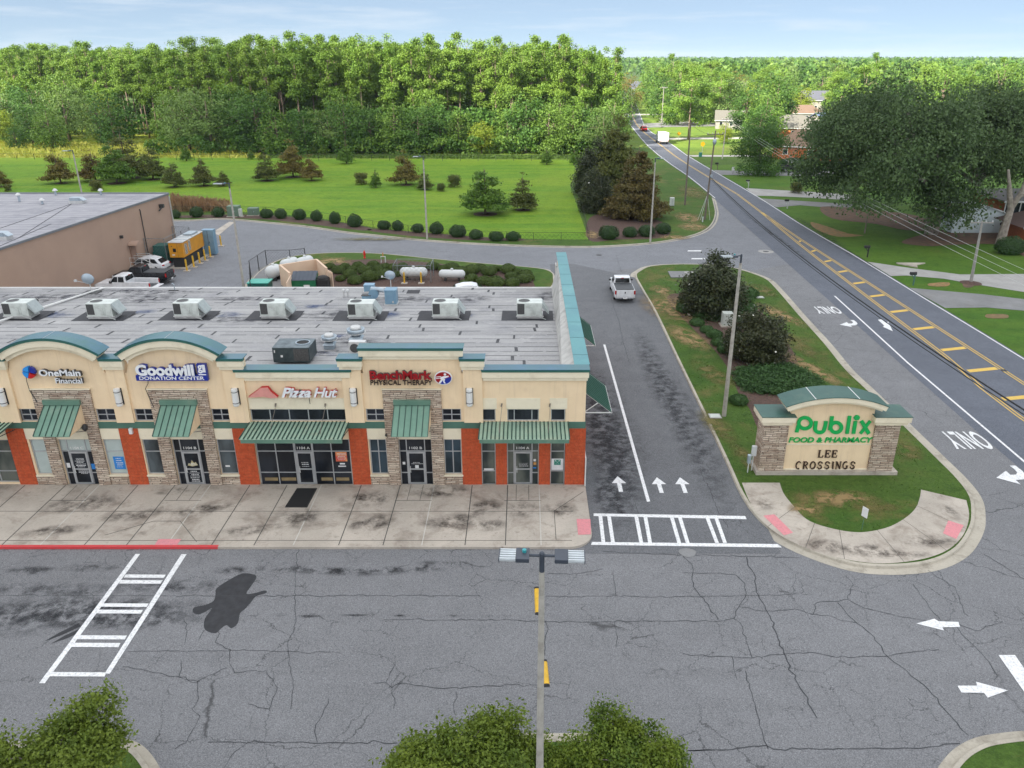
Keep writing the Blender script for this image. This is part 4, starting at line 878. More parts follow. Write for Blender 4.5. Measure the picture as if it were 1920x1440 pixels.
# side awnings over the lane
for ya, yb in ((39.5,43.3),(50.4,54.7)):
    m = MB(); X0 = SX1+.03; X1 = 4.87; za, zb = 5.46, 4.25
    m.loft([[(X0+(X1-X0)*t,ya,za+(zb-za)*t),(X0+(X1-X0)*t,yb,za+(zb-za)*t),(X0+(X1-X0)*t,yb,za+(zb-za)*t+.03),(X0+(X1-X0)*t,ya,za+(zb-za)*t+.03)] for t in (0,1)]); a = fixn(m.build('awning', mk('awning_deep_green', (.03,.125,.08), (.04,.15,.10), 2, .4, .2) if ya < 40 else M['cop'], shop))
    if ya > 40: a.data.materials[0] = bpy.data.materials['awning_deep_green']
    m = MB(); n = 13
    for i in range(n+1):
        y = ya+(yb-ya)*i/n; m.loft([[(X0+(X1-X0)*t,y-.02,za+(zb-za)*t+.03),(X0+(X1-X0)*t,y+.02,za+(zb-za)*t+.03),(X0+(X1-X0)*t,y+.02,za+(zb-za)*t+.075),(X0+(X1-X0)*t,y-.02,za+(zb-za)*t+.075)] for t in (0,1)])
    fixn(m.build('awning_seam', M['awndark'], a))
    m = MB()
    for y in (ya+.03, yb-.03): m.tube([(X0,y,zb),(X1,y,zb)],.035,6); m.tube([(X0,y,za),(X1,y,zb)],.03,6); m.tube([(X0,y,zb+.05),(X0+.75,y,zb+.62)],.025,6)
    m.tube([(X1,ya,zb),(X1,yb,zb)],.035,6); m.build('awning_frame', M['whitemetal'], a)
# --- wall lamps, small fittings
for x in (-28.1,-21.85,-15.55,-9.2,-2.95):
    m = MB(); m.lathe([(.0,0),(.15,0),(.17,.05),(.17,.95),(.15,1.0),(0,1.0)], (x,YF-.27,5.15), 14); l = m.build('wall_lamp', M['whitemetal'], shop, smooth=False)
    m = MB(); m.lathe([(.175,.16),(.182,.17),(.182,.19),(.175,.20)], (x,YF-.27,5.15), 14); m.lathe([(.175,.80),(.182,.81),(.182,.83),(.175,.84)], (x,YF-.27,5.15), 14); m.box(x-.2,x+.2,YF-.16,YF-.1,5.17,6.13); m.build('lamp_band', M['iron'], l)
m = MB(); m.box(-21.72,-21.55,YF-.22,YF-.05,3.4,3.72); m.build('camera_box', M['whitemetal'], shop)
m = MB(); m.ell((-7.62,YF-.12,3.3),(.07,.09,.07),8,6); m.build('alarm', M['iron'], shop)
m = MB(); m.ell((-23.9,YF-.5,3.95),(.15,.16,.2),10,7); m.build('security_lamp', M['iron'], shop)
m = MB(); m.box(3.41,3.47,YF-.2,YF+3,0,1.9); m.build('side_panel', M['whitemetal'], shop)
for pts in ([(-26.55,6.95),(-26.62,6.5),(-26.6,6.0),(-26.35,5.3)],[(-20.1,6.7),(-20.15,6.4),(-20.35,6.1),(-20.25,5.6),(-20.1,5.0)],[(-11.62,5.65),(-11.6,5.2)]):
    m = MB(); m.tube([(x,YF-.16,z) for x,z in pts],.018,5); m.build('sign_cable', M['iron'], shop)
# ------------------------------------------------------------------ signs
M['lw'] = mk('letter_white', (.82,.83,.85), rough=.4); M['ld'] = mk('letter_return', (.05,.05,.055), rough=.5)
M['lblue'] = mk('sign_blue', (.012,.03,.30), rough=.35); M['lred'] = mk('letter_red', (.32,.004,.008), rough=.35); M['lbrown'] = mk('letter_brown', (.045,.02,.012), rough=.5)
M['hutred'] = mk('hut_red', (.50,.012,.012), rough=.35); M['hutpink'] = mk('hut_pink', (.70,.30,.26), rough=.4); M['sky_'] = mk('logo_blue', (.02,.28,.75), rough=.35)
fp = lambda base: (lambda u, v, w: (u, base-w, v))
def sign(name): 
    m = MB(); return name
def letters(par, txt, bb, base, ex, fm, rm=None, bold=.02, shear=0., sp=1.):
    """bb in picture px: x0,x1,ytop,ybottom at the sign plane"""
    X0, Z1 = fx(bb[0], bb[2], base); X1, Z0 = fx(bb[1], bb[3], base)
    if rm: textobj('letter_return', txt, rm, par, (X0+.012,X1+.012,Z0,Z1), fp(base), ex, bold+.012, shear, sp)
    return textobj('lettering', txt, fm, par, (X0,X1,Z0,Z1), fp(base-(ex if rm else 0)-.004), .02 if rm else ex, bold, shear, sp)
def signroot(nm_, lab, x, z): 
    m = MB(); m.box(x-.3,x+.3,YF-.115,YF-.10,z-.02,z+.02); o = m.build(nm_, M['cream'], shop); o['label'] = lab; return o
YS = YF-.12
s1 = signroot('shop_sign', 'white two-line letters with a blue and red ball', -24.6, 6.95)
letters(s1, 'OneMain', (74.5,155,691,703), YS, .16, M['lw'], M['ld'], .025); letters(s1, 'Financial', (105.5,158,707,717), YS, .14, M['lw'], M['ld'], .012)
X, Z = fx(57.5, 696.5, YS)
for a0, mt in ((-10,'lblue'),(80,'sky_'),(170,'sky_'),(250,'hutred')):
    m = MB(); pts = [(X+.03*math.cos(R(a0+40)), Z+.03*math.sin(R(a0+40)))]+[(X+.34*math.cos(R(a0+k*10)), Z+.34*math.sin(R(a0+k*10))) for k in range(9)]
    m.prismy(pts, YS-.18, YS); fixn(m.build('logo_petal', M[mt], s1))
s2 = signroot('shop_sign', 'fat white letters over a blue bar', -18.8, 7.0)
a0, z1 = fx(257, 701.5, YS); a1, z0 = fx(393, 711.5, YS)
m = MB(); m.box(a0,a1,YS-.2,YS,z0,z1); m.build('sign_box', M['lblue'], s2, bevel=.01); textobj('lettering','DONATION CENTER',M['lw'],s2,(a0+.18,a1-.18,z0+.06,z1-.05),fp(YS-.205),.01,.02)
letters(s2, 'Goodwill', (255,368,681,702), YS, .2, M['lw'], M['lblue'], .045)
a0, z1 = fx(370, 680, YS); a1, z0 = fx(391.5, 702, YS); m = MB(); m.box(a0,a1,YS-.2,YS,z0,z1); m.build('sign_box', M['lblue'], s2, bevel=.01)
m = MB(); m.box(a0+.05,a1-.05,YS-.212,YS-.205,z0+.04,z0+.1); m.box(a0+.3,a1-.05,YS-.212,YS-.205,z0+.2,z1-.04); m.build('logo_face', M['lw'], s2); textobj('lettering','g',M['lw'],s2,(a0+.05,a0+.30,z0+.14,z1-.06),fp(YS-.205),.01,.03)
s3 = signroot('shop_sign', 'pink hat-like roof shape and white slanted script edged in red', -12.5, 6.0)
hat = [(466,743.5),(486,729),(490,725.5),(503,725),(509,733),(522,743.5),(510,745),(495,742),(480,743)]
m = MB(); m.prismy([fx(*q, YS) for q in hat], YS-.14, YS); fixn(m.build('logo_face', M['hutpink'], s3))
m = MB(); m.prismy([(lambda p:(p[0]+.03,p[1]+.05))(fx(*q, YS)) for q in hat], YS-.10, YS+.01); fixn(m.build('logo_edge', M['hutred'], s3))
letters(s3, 'Pizza', (527,585,725,743.5), YS, .13, M['lw'], M['hutred'], .035, .35, .9); letters(s3, 'Hut', (587,635,725,743.5), YS, .13, M['lw'], M['hutred'], .02, .35, .9)
s4 = signroot('shop_sign', 'dark red letters over brown letters with a round runner badge', -6.5, 6.9)
YS = YF-.22
letters(s4, 'BenchMark', (693,810,693.5,710), YS, .14, M['lred'], M['ld'], .035); letters(s4, 'PHYSICAL THERAPY', (694.5,811,712,721), YS, .10, M['lbrown'], None, .01)
X, Z = fx(831.5, 707.2, YS)
el = lambda a, b, k=24: [(X+a*math.cos(2*math.pi*i/k)+.0, Z+b*math.sin(2*math.pi*i/k)) for i in range(k)]
m = MB(); m.prismy(el(.47,.38), YS-.14, YS); fixn(m.build('badge', M['lw'], s4))
m = MB(); m.prismy([p for p in el(.43,.345)], YS-.145, YS-.14); fixn(m.build('badge_face', M['lred'], s4))
m = MB(); m.prismy([(X+.43*math.cos(a), Z+.345*math.sin(a)) for a in [R(-125+i*10) for i in range(15)]]+[(X-.1,Z-.1)], YS-.148, YS-.1452); fixn(m.build('badge_face', M['lblue'], s4))
run = MB()
for pts in ([(-.28,-.3),(-.16,-.3),(.05,-.02),(.3,.08),(.3,.14),(.02,.12),(-.2,.02),(-.12,-.08)],[(.0,-.02),(.1,-.05),(.06,-.2),(.14,-.3),(.04,-.3),(-.02,-.18)],[(-.42,.04),(-.1,.08),(-.1,.12),(-.42,.08)],[(-.42,-.05),(-.16,-.01),(-.14,.03),(-.42,-.01)]):
    run.add([(X+x, YS-.15, Z+z) for x, z in pts], [tuple(range(len(pts)))])
run.add([(X+.1+.07*math.cos(a), YS-.15, Z+.22+.07*math.sin(a)) for a in [math.pi*i/6 for i in range(12)]], [tuple(range(12))]); run.build('runner', M['lw'], s4)
# ------------------------------------------------------------------ pavement in front of the shops
SYF = 32.57
m = MB(); c = [(-80,SYF),(2.2,SYF)]+[(2.2+1.25*math.sin(R(a)), SYF+1.25-1.25*math.cos(R(a))) for a in range(15,91,15)]+[(3.5,YF+24),(3.36,YF+24),(3.36,YF),(-80,YF)]
m.prism(c, -.1, .14); sw = S(m, 'sidewalk', M['walk']); fixn(sw)
ZS = .144
jx = [-37,-35,-32.8,-30.5,-28.3,-26.0,-24.1,-21.9,-19.8,-17.8,-15.56,-13.45,-11.5,-9.24,-7.03,-5.1,-2.95,-.94,.84]
m = MB(); ml = MB()
for i, x in enumerate(jx): (ml if i % 3 == 0 else m).box(x-.024,x+.024,SYF+.16,YF-.14,ZS-.004,ZS+.002)
m.box(-60,2.6,35.85,35.88,ZS-.004,ZS+.0025); m.box(-60,2.4,SYF+.55,SYF+.58,ZS-.004,ZS+.0025)
for cx in (-25,-18.7,-6.07,-.1):
    m.box(cx-1,cx+1,36.95,36.98,ZS-.004,ZS+.003)
    for dx in (-.35,.35): m.box(cx+dx-.012,cx+dx+.012,36.98,YF-.14,ZS-.004,ZS+.003)
m.bar((3.3,37.9,ZS),(1.6,35.9,ZS),.03,.004); m.bar((1.6,35.9,ZS+.001),(1.6,33.2,ZS+.001),.03,.004); m.bar((-21.3,33.6,ZS+.002),(-19.4,34.9,ZS+.002),.03,.004); m.bar((-16.4,33,ZS+.002),(-18,34.9,ZS+.002),.03,.004); m.bar((-18,34.9,ZS+.0035),(-19.4,34.9,ZS+.0035),.03,.004)
m.build('joint', M['joint'], sw); ml.build('joint', M['jointlight'], sw)
m = MB(); m.box(-80,-15.2,SYF-.012,SYF+.17,.02,.150); m.build('red_kerb', M['redpaint'], sw)
for q in ([(297,1011),(340,1011),(332,1022),(290,1022)], [(1081,973),(1107,973.5),(1108,1002),(1084,1003)]):
    m = MB(); m.poly([G(*p, ZS) for p in q], ZS+.008); m.build('warning_pad', M['pink'], sw)
for q in ((150,950,2.4,1.),(380,960,2.2,.8),(250,970,2,.7),(330,925,1.2,.4),(690,940,1.8,1.),(830,925,2.,.9),(850,985,2.,1.1),(910,955,1.2,.9),(920,990,1.,.6),(700,985,1.6,1.),(560,975,1.5,1.2),(1050,960,1,1),(460,1000,1.8,.6),(100,1000,2,.6),(980,960,1.2,1)): blot(*q, M['dirtstain'], sw, z=.13+rc.uniform(0,.004)-.01+.02-.005, ang=.2)
mt = T('door_mat', 'black rectangular mat outside the pizza shop door', 'door mat', (-12.9, 37.5, ZS))
q = [G(*p, ZS) for p in ((557,915.5),(595,915.5),(576,951.5),(534,951.5))]
m = MB(); m.prism(q, ZS, ZS+.012); m.build('mat', M['rub'], mt); m = MB(); qq = [((p[0]-mt.location.x)*.93+mt.location.x, (p[1]-37.5)*.93+37.5) for p in q]; m.prism(qq, ZS+.012, ZS+.016); m.build('mat_pile', mk('mat_pile', (.012,.012,.012), rough=.95), mt)
# ------------------------------------------------------------------ roof equipment
rz = lambda y: RZF+(RZB-RZF)*(y-YF-.5)/(SYB-YF-.5)
def RG(x, y, z=5.5):        # picture point on the roof
    for _ in range(6): X, Y = G(x, y, z); z = rz(Y)
    return X, Y, z
M['ac'] = mk('ac_paint', (.62,.66,.62), (.56,.60,.57), 2, .45, .1, dirt=(.42,.43,.40), ds=2); M['acd'] = mk('ac_dark', (.03,.045,.05), (.05,.07,.075), 4, .45, .3)
M['achood'] = mk('ac_hood_shaded', (.40,.44,.43), (.32,.36,.36), 3, .5, .1)  # hood colour darkened to put shading against the bright cabinet
M['coil'] = mk('coil', (.03,.03,.03), (.10,.10,.10), 30, .6); M['matb'] = mk('membrane_black', (.018,.018,.022), (.03,.03,.036), 2, .7)
M['galv'] = mk('galvanised', (.42,.48,.52), (.33,.40,.46), 2, .38, .5); M['duct'] = mk('duct_blue_grey', (.22,.36,.47), (.17,.30,.42), 1.5, .4, .3)
M['fanw'] = mk('fan_white', (.62,.62,.61), (.52,.52,.51), 3, .4, .3); M['tyre'] = mk('tyre', (.015,.015,.016), rough=.8); M['rim'] = mk('rim', (.40,.40,.42), rough=.35, metal=.6)
def ring(m, c, r0, r1, z0, z1, n=20): m.loft([[(c[0]+r*math.cos(2*math.pi*k/n), c[1]+r*math.sin(2*math.pi*k/n), z) for k in range(n)] for r, z in ((r0,z0),(r1,z0),(r1,z1),(r0,z1),(r0,z0))], caps=False)
def acunit():
    t = T('rooftop_unit', 'x', 'air conditioner')
    m = MB(); m.box(-2.15,1.75,-1.75,1.45,.012,.022); m.build('roof_mat', M['matb'], t)
    m = MB(); m.box(-.98,.98,-.6,.6,.05,.26); m.box(-1.05,1.02,-.66,-.6,.2,.27); m.build('curb', M['fanw'], t)
    m = MB(); m.box(-1,.9,-.62,.62,.262,1.26); b = m.build('cabinet', M['ac'], t, bevel=.015)
    m = MB(); m.box(-.95,-.42,-.636,-.622,.40,1.2); [m.box(-.95+i*.09,-.93+i*.09,-.645,-.636,.40,1.2) for i in range(6)]; m.build('coil_grille', M['coil'], b)
    m = MB(); ring(m, (-.45,0), .44, .48, 1.262, 1.29); m.build('fan_ring', M['ac'], b)
    m = MB(); m.lathe([(0,1.264),(.44,1.264),(.44,1.268),(0,1.268)],(-.45,0,0)); m.build('fan', M['coil'], b)
    m = MB(); m.prismy([(.902,1.22),(.95,1.22),(1.42,.50),(1.42,.42),(1.36,.42),(.902,.9)], -.58, .58); fixn(m.build('intake_hood', M['achood'], b))
    m = MB(); m.box(-.3,.2,-.632,-.622,.5,.9); m.box(.3,.8,-.634,-.622,.35,1.15); m.tube([(-.2,-.66,.98),(.15,-.68,.98),(.22,-.68,.9),(.22,-.68,.4)],.022,6); m.tube([(.4,-.67,1.1),(.4,-.67,.3),(1.2,-.9,.08)],.018,6); m.build('access_panel', M['ac'], b)
    return t
ac = Many(acunit()); GA = 'packaged units in a row along the roof'
labs = ['pale rooftop air conditioner at the far left edge of the shop roof','pale rooftop air conditioner behind the left green arch','pale rooftop air conditioner behind the right green arch, on its black mat','pale rooftop air conditioner behind the pizza sign, fourth from the left','pale rooftop air conditioner in front of the two blue ducts','pale rooftop air conditioner with a blue puddle beside it, right of the blue ducts','pale rooftop air conditioner nearest the green east parapet']
for (px, py), lb in zip(((33,599),(190,600),(352,599),(514,599),(678,600),(836,599),(994,599)), labs):
    X, Y, z = RG(px, py); ac.place((X+.0, Y+.62, z), rc.uniform(-.01,.01), .93, lb, GA)
# exhaust fans
def exfan():
    t = T('exhaust_fan', 'x', 'exhaust fan'); m = MB(); m.box(-.35,.35,-.35,.35,0,.35); m.loft([[(a*s,b*s,z) for a,b in ((-1,-1),(1,-1),(1,1),(-1,1))] for s,z in ((.42,.35),(.3,.5))]); m.build('curb', M['galv'], t)
    m = MB(); m.lathe([(.28,.5),(.34,.62),(.52,.72),(.56,.95),(.50,.97),(.47,.85),(.3,.85)], n=24); m.build('shroud', M['galv'], t, smooth=True)
    m = MB(); m.lathe([(.33,.85),(.34,1.05),(.26,1.13),(0,1.16)], n=20); m.build('cap', M['fanw'], t, smooth=True)
    m = MB(); ring(m, (0,0), .555, .60, .70, .735, 24); m.build('rim_band', M['fanw'], t); return t
ef = Many(exfan())
for (px, py, s), lb in zip(((619,653,.85),(669,643,1.0)), ('smaller round metal exhaust fan on a stained patch of roof','larger round metal exhaust fan just behind the white mini-split unit')):
    X, Y, z = RG(px, py); ef.place((X, Y, z), 0, s, lb)
X, Y, z = RG(547, 684); t = T('condenser_unit', 'big dark green-black condenser with a round fan, behind the pizza shop parapet', 'air conditioner', (X, Y+.9, z), -.0)
m = MB(); m.box(-1.05,1.05,-.8,.8,.1,.98); b = m.build('cabinet', M['acd'], t, wc=False, bevel=.02)
m = MB(); m.box(-1.05,1.05,-.8,.8,0.982,1.00); m.build('lid', mk('dusty_lid',(.16,.20,.22),(.05,.07,.08),1.6,.5,.2), b, wc=False)
m = MB(); ring(m,(.5,.05),.36,.42,1.002,1.05); m.build('fan_ring', M['galv'], b, wc=False); m = MB(); m.lathe([(0,1.002),(.36,1.002),(.36,1.008),(0,1.008)],(.5,.05,0)); m.build('fan', M['rub'], b, wc=False)
m = MB(); m.box(.15,1.0,-.815,-.80,.2,.92); [m.box(.2+i*.11,.22+i*.11,-.825,-.815,.2,.92) for i in range(8)]; m.build('coil_grille', M['coil'], b, wc=False)
m = MB(); m.box(-.6,-.48,-.81,-.8,.42,.55); m.box(-.95,-.9,-.81,-.8,.7,.85); m.build('badge', M['decal'], b, wc=False)
X, Y, z = RG(672, 664); t = T('mini_split_unit', 'small white boxy mini-split unit tucked behind the central parapet', 'air conditioner', (X, Y, z))
m = MB(); m.box(-.5,.5,-.2,.2,.08,.85); b = m.build('cabinet', M['fanw'], t, wc=False, bevel=.03); m = MB(); m.loft([[(-.15+.28*math.cos(a), y, .45+.28*math.sin(a)) for a in [2*math.pi*k/18 for k in range(18)]] for y in (-.21,-.2)]); m.build('fan', M['coil'], b, wc=False)
def hoodduct(lb, px, py, w, d, h, lean):
    X, Y, z = RG(px, py); t = T('duct_box', lb, 'duct', (X, Y, z)); m = MB(); m.box(-w/2,w/2,0,d,.1,h); b = m.build('casing', M['duct'], t, wc=False, bevel=.015)
    m = MB(); m.box(-w/2-.02,w/2+.02,-.02,d+.02,h,h+.03); m.build('lid', M['duct'], b, wc=False); m = MB(); m.box(-w/2-.06,w/2+.06,-.05,d+.05,0,.1); m.build('base', M['fanw'], t, wc=False)
    m = MB(); m.box(w/2-.3,w/2-.2,-.03,0,.2,.36); m.build('latch', M['fanw'], b, wc=False); return t
hoodduct('larger blue-grey duct box standing on the roof below the satellite dish', 733, 573, .85, .9, 1.15, 0)
hoodduct('lower blue-grey duct box at the back edge of the roof', 692, 549, .8, .7, .6, 0)
X, Y, z = RG(702, 562); t = T('blower', 'blue-grey blower with a round housing between the two duct boxes', 'blower', (X, Y, z))
m = MB(); m.loft([[(.0+.38*math.cos(a)*1., y, .5+.38*math.sin(a)) for a in [2*math.pi*k/18 for k in range(18)]] for y in (-.25,.25)]); m.box(-.9,-.1,-.3,.3,.05,.35); m.build('housing', M['duct'], t, wc=False); m = MB(); m.box(-.95,-.2,-.28,.28,.36,.42); m.build('lid', M['coil'], t, wc=False)
m = MB(); m.loft([[(x, .0+.18*math.cos(a), .9-.2*abs(x)+.18*math.sin(a)) for a in [2*math.pi*k/10 for k in range(10)]] for x in (-.2,.3,.8)]); m.build('elbow', M['galv'], t, wc=False)
def dish(lb, px, py, z=None, s=1, rz_=0, base=0):
    X, Y, zz = RG(px, py); t = T('satellite_dish', lb, 'satellite dish', (X, Y, zz+base), rz_)
    m = MB(); m.tube([(0,0,0),(0,0,.7*s),(.0,-.12,.9*s)],.03,6); m.build('mast', M['fanw'], t, wc=False)
    m = MB(); m.loft([[(.42*s*r*math.cos(a), -.12-.12*(1-r*r), .95*s+.36*s*r*math.sin(a)) for a in [2*math.pi*k/16 for k in range(16)]] for r in (.05,.5,.8,1)]); m.build('reflector', mk('dish_grey',(.20,.24,.32),rough=.4) if s == 1 else M['galv'], t, wc=False, smooth=True)
    m = MB(); m.tube([(0,-.15,.65*s),(-.5*s,-.6*s,.95*s)],.02,5); m.box(-.58*s,-.44*s,-.68*s,-.55*s,.9*s,1.02*s); m.build('feed_arm', M['fanw'], t, wc=False)
    if base == 0: m = MB(); m.box(-.6,.6,-.5,.5,.0,.06); m.build('ballast', M['iron'], t, wc=False)
dish('dark blue satellite dish standing on the larger blue duct box', 735, 566, base=1.19, s=.99)
dish('grey satellite dish on a ballast frame in front of the parked white pickup', 172, 549, s=1.25)
for px, lb in ((645,'left one of two small white roof vents behind the fifth air conditioner'),(652.5,'right one of two small white roof vents behind the fifth air conditioner')):
    X, Y, z = RG(px, 556); t = T('roof_vent', lb, 'vent', (X,Y,z)); m = MB(); m.lathe([(.06,0),(.06,.35)],n=8); m.build('pipe', M['fanw'], t, wc=False); m = MB(); m.ell((0,0,.45),(.13,.13,.18),10,6); m.build('cowl', M['fanw'], t, wc=False)
X, Y, z = RG(50, 572); t = T('roof_panel', 'white sheet metal panel lying tilted behind the leftmost air conditioner', 'metal panel', (X,Y,z)); m = MB(); m.add([(-.9,-.4,.5),(1.1,-.3,.6),(.7,.6,.15),(-1.1,.5,.1),(-.9,-.4,.55),(1.1,-.3,.65),(.7,.6,.2),(-1.1,.5,.15)], [(0,3,2,1),(4,5,6,7),(0,1,5,4),(1,2,6,5),(2,3,7,6),(3,0,4,7)]); m.build('sheet', M['fanw'], t, wc=False); m = MB(); m.box(-.7,-.6,-.3,.4,0,.15); m.box(.6,.7,-.3,.4,0,.3); m.build('support', M['iron'], t, wc=False)
X, Y, z = RG(328, 545); t = T('goose_pipe', 'thin bent metal pipe rising at the back edge of the roof', 'pipe', (X,Y,z)); m = MB(); m.tube([(0,0,0),(0,0,.5),(-.08,0,.62),(-.18,0,.55)],.035,6); m.build('bent_pipe', M['galv'], t, wc=False); m = MB(); m.box(-.5,.3,-.05,.05,0,.06); m.build('foot', M['iron'], t, wc=False)
X, Y, z = RG(775, 548); m = MB(); m.box(X-.5,X+.5,Y-.5,Y+.5,z+.02,z+.05); tag(m.build('roof_mat', M['matb']), 'small black square mat on the roof edge by the fenced white tank', 'mat')
# stains on the roof
M['roofstain'] = stainmat('roof_stain', (.06,.06,.075), .8); M['puddle'] = stainmat('roof_wet', (.04,.08,.20), .75, .9)
rf = [o for o in shop.children if o.name.startswith('roof') and o.data.materials[0] is M['roof']][0]
def rblot(px, py, w, h, mat, k=0):
    X, Y, z = RG(px, py); m = MB(); m.poly([(math.cos(2*math.pi*i/20), math.sin(2*math.pi*i/20)) for i in range(20)], 0)
    o = m.build('stain', mat, None); o.parent = rf; o.location = (X-shop.location.x, Y-shop.location.y, z+.006+k*.001); o.scale = (w,h,1); o.rotation_euler = (math.atan((RZB-RZF)/(SYB-YF-.5)),0,0)
for i, q in enumerate(((130,555,4,1.6),(60,560,3,1.5),(260,560,4,2),(300,548,5,1),(760,560,3,1.5),(880,560,2.2,1.6),(1030,555,1.2,2),(640,640,3.5,1.2),(600,660,2.5,.8),(640,590,3,2),(240,545,3,.8),(470,560,4,1),(440,600,3,1))): rblot(*q, M['roofstain'], i)
for i, q in enumerate(((865,592,1.2,1.1),(640,632,1.6,.8),(100,590,1.8,1.2),(265,585,1.6,.8),(590,575,2,.8),(600,665,1.2,.7),(430,590,1.5,.9),(720,590,1.5,1.2))): rblot(*q, M['puddle'], 14+i)
# ------------------------------------------------------------------ big store at the left
M['tan'] = mk('tan_block', (.40,.275,.205), (.36,.245,.185), .25, .92, dirt=(.30,.205,.16), ds=.12, bump=.002)
M['storeroof'] = mk('store_roof', (.36,.35,.37), (.29,.285,.31), .5, .8, dirt=(.20,.20,.22), ds=.25)
store = T('store_building', 'big flat-roofed store with a blank tan side wall, left of the service road', 'store', (-80, 80, 0))
xa, xb = -45.75, -43.2
c4 = [(-150,64),(xa,64),(xb,96.3),(-150,96.3)]
m = MB(); m.prism(c4, 0, 7.15); fixn(m.build('wall', M['tan'], store))
m = MB(); m.poly([(x,y) for x,y in c4], 7.156); r_ = m.build('roof', M['storeroof'], store)
m = MB(); m.bar((xa+.05,64,7.14),(xb+.05,96.35,7.14),.16,.2); m.bar((xb,96.32,7.14),(-150,96.32,7.14),.16,.3); m.build('roof_edge', mk('edge_metal',(.18,.19,.21),rough=.5), store)
M['seamd'] = mk('seam_dark', (.12,.12,.13), rough=.8)
m = MB(); 
for i in range(26): y = 65.5+i*1.2; m.box(-150, xa+(xb-xa)*(y-64)/32.3-.5, y, y+.05, 7.157, 7.162)
m.build('roof_seam', M['seamd'], r_)
for (a, b) in (((0,428),(135,382)),((35,446),(132,384)),((0,461),(95,420))):
    p, q = G(*a,7.17), G(*b,7.17); m = MB(); m.bar((*p,7.17),(*q,7.17),.09,.03); m.build('roof_cable', M['seamd'], r_)
sx = lambda y: xa+(xb-xa)*(y-64)/32.3
m = MB(); m.box(sx(86.6)-.02,sx(86.6)+.1,86.1,87.3,.9,3.0); d = m.build('door', mk('tan_door',(.26,.16,.115),rough=.7), store); m = MB(); m.box(sx(86.6)+.1,sx(86.6)+.14,87.1,87.2,1.9,2.0); m.build('handle', M['galv'], d)
m = MB(); m.loft([[(sx(86.6),86.6+.85*math.cos(a),3.1+.25*math.sin(a)*k+.0) for a in [math.pi*i/8 for i in range(9)]]+[] if 0 else [(sx(86.6)+x,86.6+.85*math.cos(a),3.15+.35*math.sin(a)) for a in [math.pi*i/8 for i in range(9)]] for x in (0,1.0)]); fixn(m.build('door_canopy', M['tan'], store))
m = MB(); m.box(sx(86.6),sx(86.6)+1.5,85.2,88.2,0,.88); m.build('landing', M['walk'], store)
m = MB()
for y in (85.3, 86.4, 87.3): m.tube([(sx(86)+.2,y,.88),(sx(86)+.2,y,1.9),(sx(86)+1.5,y,1.9),(sx(86)+3.2,y,.95),(sx(86)+3.2,y,0)],.03,6); m.tube([(sx(86)+.2,y,1.4),(sx(86)+1.5,y,1.4),(sx(86)+3.2,y,.5)],.025,6)
hr = T('handrail', 'grey pipe handrails of the steps at the store side door', 'handrail', (sx(86)+1,86,0)); m.build('rails', M['fanw'], hr); m = MB(); [m.box(sx(86)+1.5+.3*i,sx(86)+1.8+.3*i,85.3,87.4,0,.75-.15*i) for i in range(5)]; m.build('steps', M['walk'], hr)
m = MB(); m.tube([(sx(89.5)+.08,89.5,0),(sx(89.5)+.08,89.5,6.4),(sx(89.5)+.0,89.5,6.5)],.05,6); m.build('conduit', M['iron'], store)
m = MB(); m.box(sx(84.8),sx(84.8)+.3,84.7,84.95,4.2,4.5); m.build('wall_lamp', M['iron'], store)
m = MB(); m.box(sx(93.8),sx(93.8)+.5,93.7,94.1,5.9,6.3); m.tube([(sx(93.5)+.1,93.4,5.6),(sx(93.5)+.4,93.7,6.0)],.08,6); m.build('floodlight', M['iron'], store)
m = MB(); m.box(xb+.02,xb+.14,96.15,96.28,0,6.9); m.build('downpipe', M['fanw'], store)
def storething(name, lb, cat, px, py, s):
    X, Y = G(px, py, 7.16); t = T(name, lb, cat, (X,Y,7.165)); m = MB(); m.box(-.8*s,.8*s,-.5*s,.5*s,0,.35*s); m.build('curb', M['fanw'], t, wc=False)
    m = MB(); m.box(-.7*s,.5*s,-.45*s,.45*s,.352*s,.7*s); m.prismy([(.5*s,.36*s),(.95*s,.36*s),(.5*s,.7*s)],-.4*s,.4*s); m.build('hood', M['galv'], t, wc=False)
storething('roof_hatch', 'low white roof hatch with small pipes near the far edge of the store roof', 'roof hatch', 146, 381, .95)
storething('rooftop_unit', 'blue-grey hooded unit at the left picture edge on the store roof', 'air conditioner', 3, 449, 1.)
for px, py, lb, h in ((37,378,'round mushroom vent with a dark base near the far left of the store roof',.7),(80,383,'thin pipe vent in the middle of the store roof streaks',.4),(190,366,'short pipe vent close to the far roof edge of the store, right one',.5),(105,366,'short pipe vent close to the far roof edge of the store, middle one',.5)):
    X, Y = G(px, py, 7.16); t = T('roof_vent', lb, 'vent', (X,Y,7.165)); m = MB(); m.lathe([(.12,0),(.12,h)],n=8); m.build('pipe', M['galv'], t, wc=False); m = MB(); m.lathe([(.3,h),(.3,h+.06),(.15,h+.25),(0,h+.3)],n=12); m.build('cap', M['fanw'], t, wc=False)
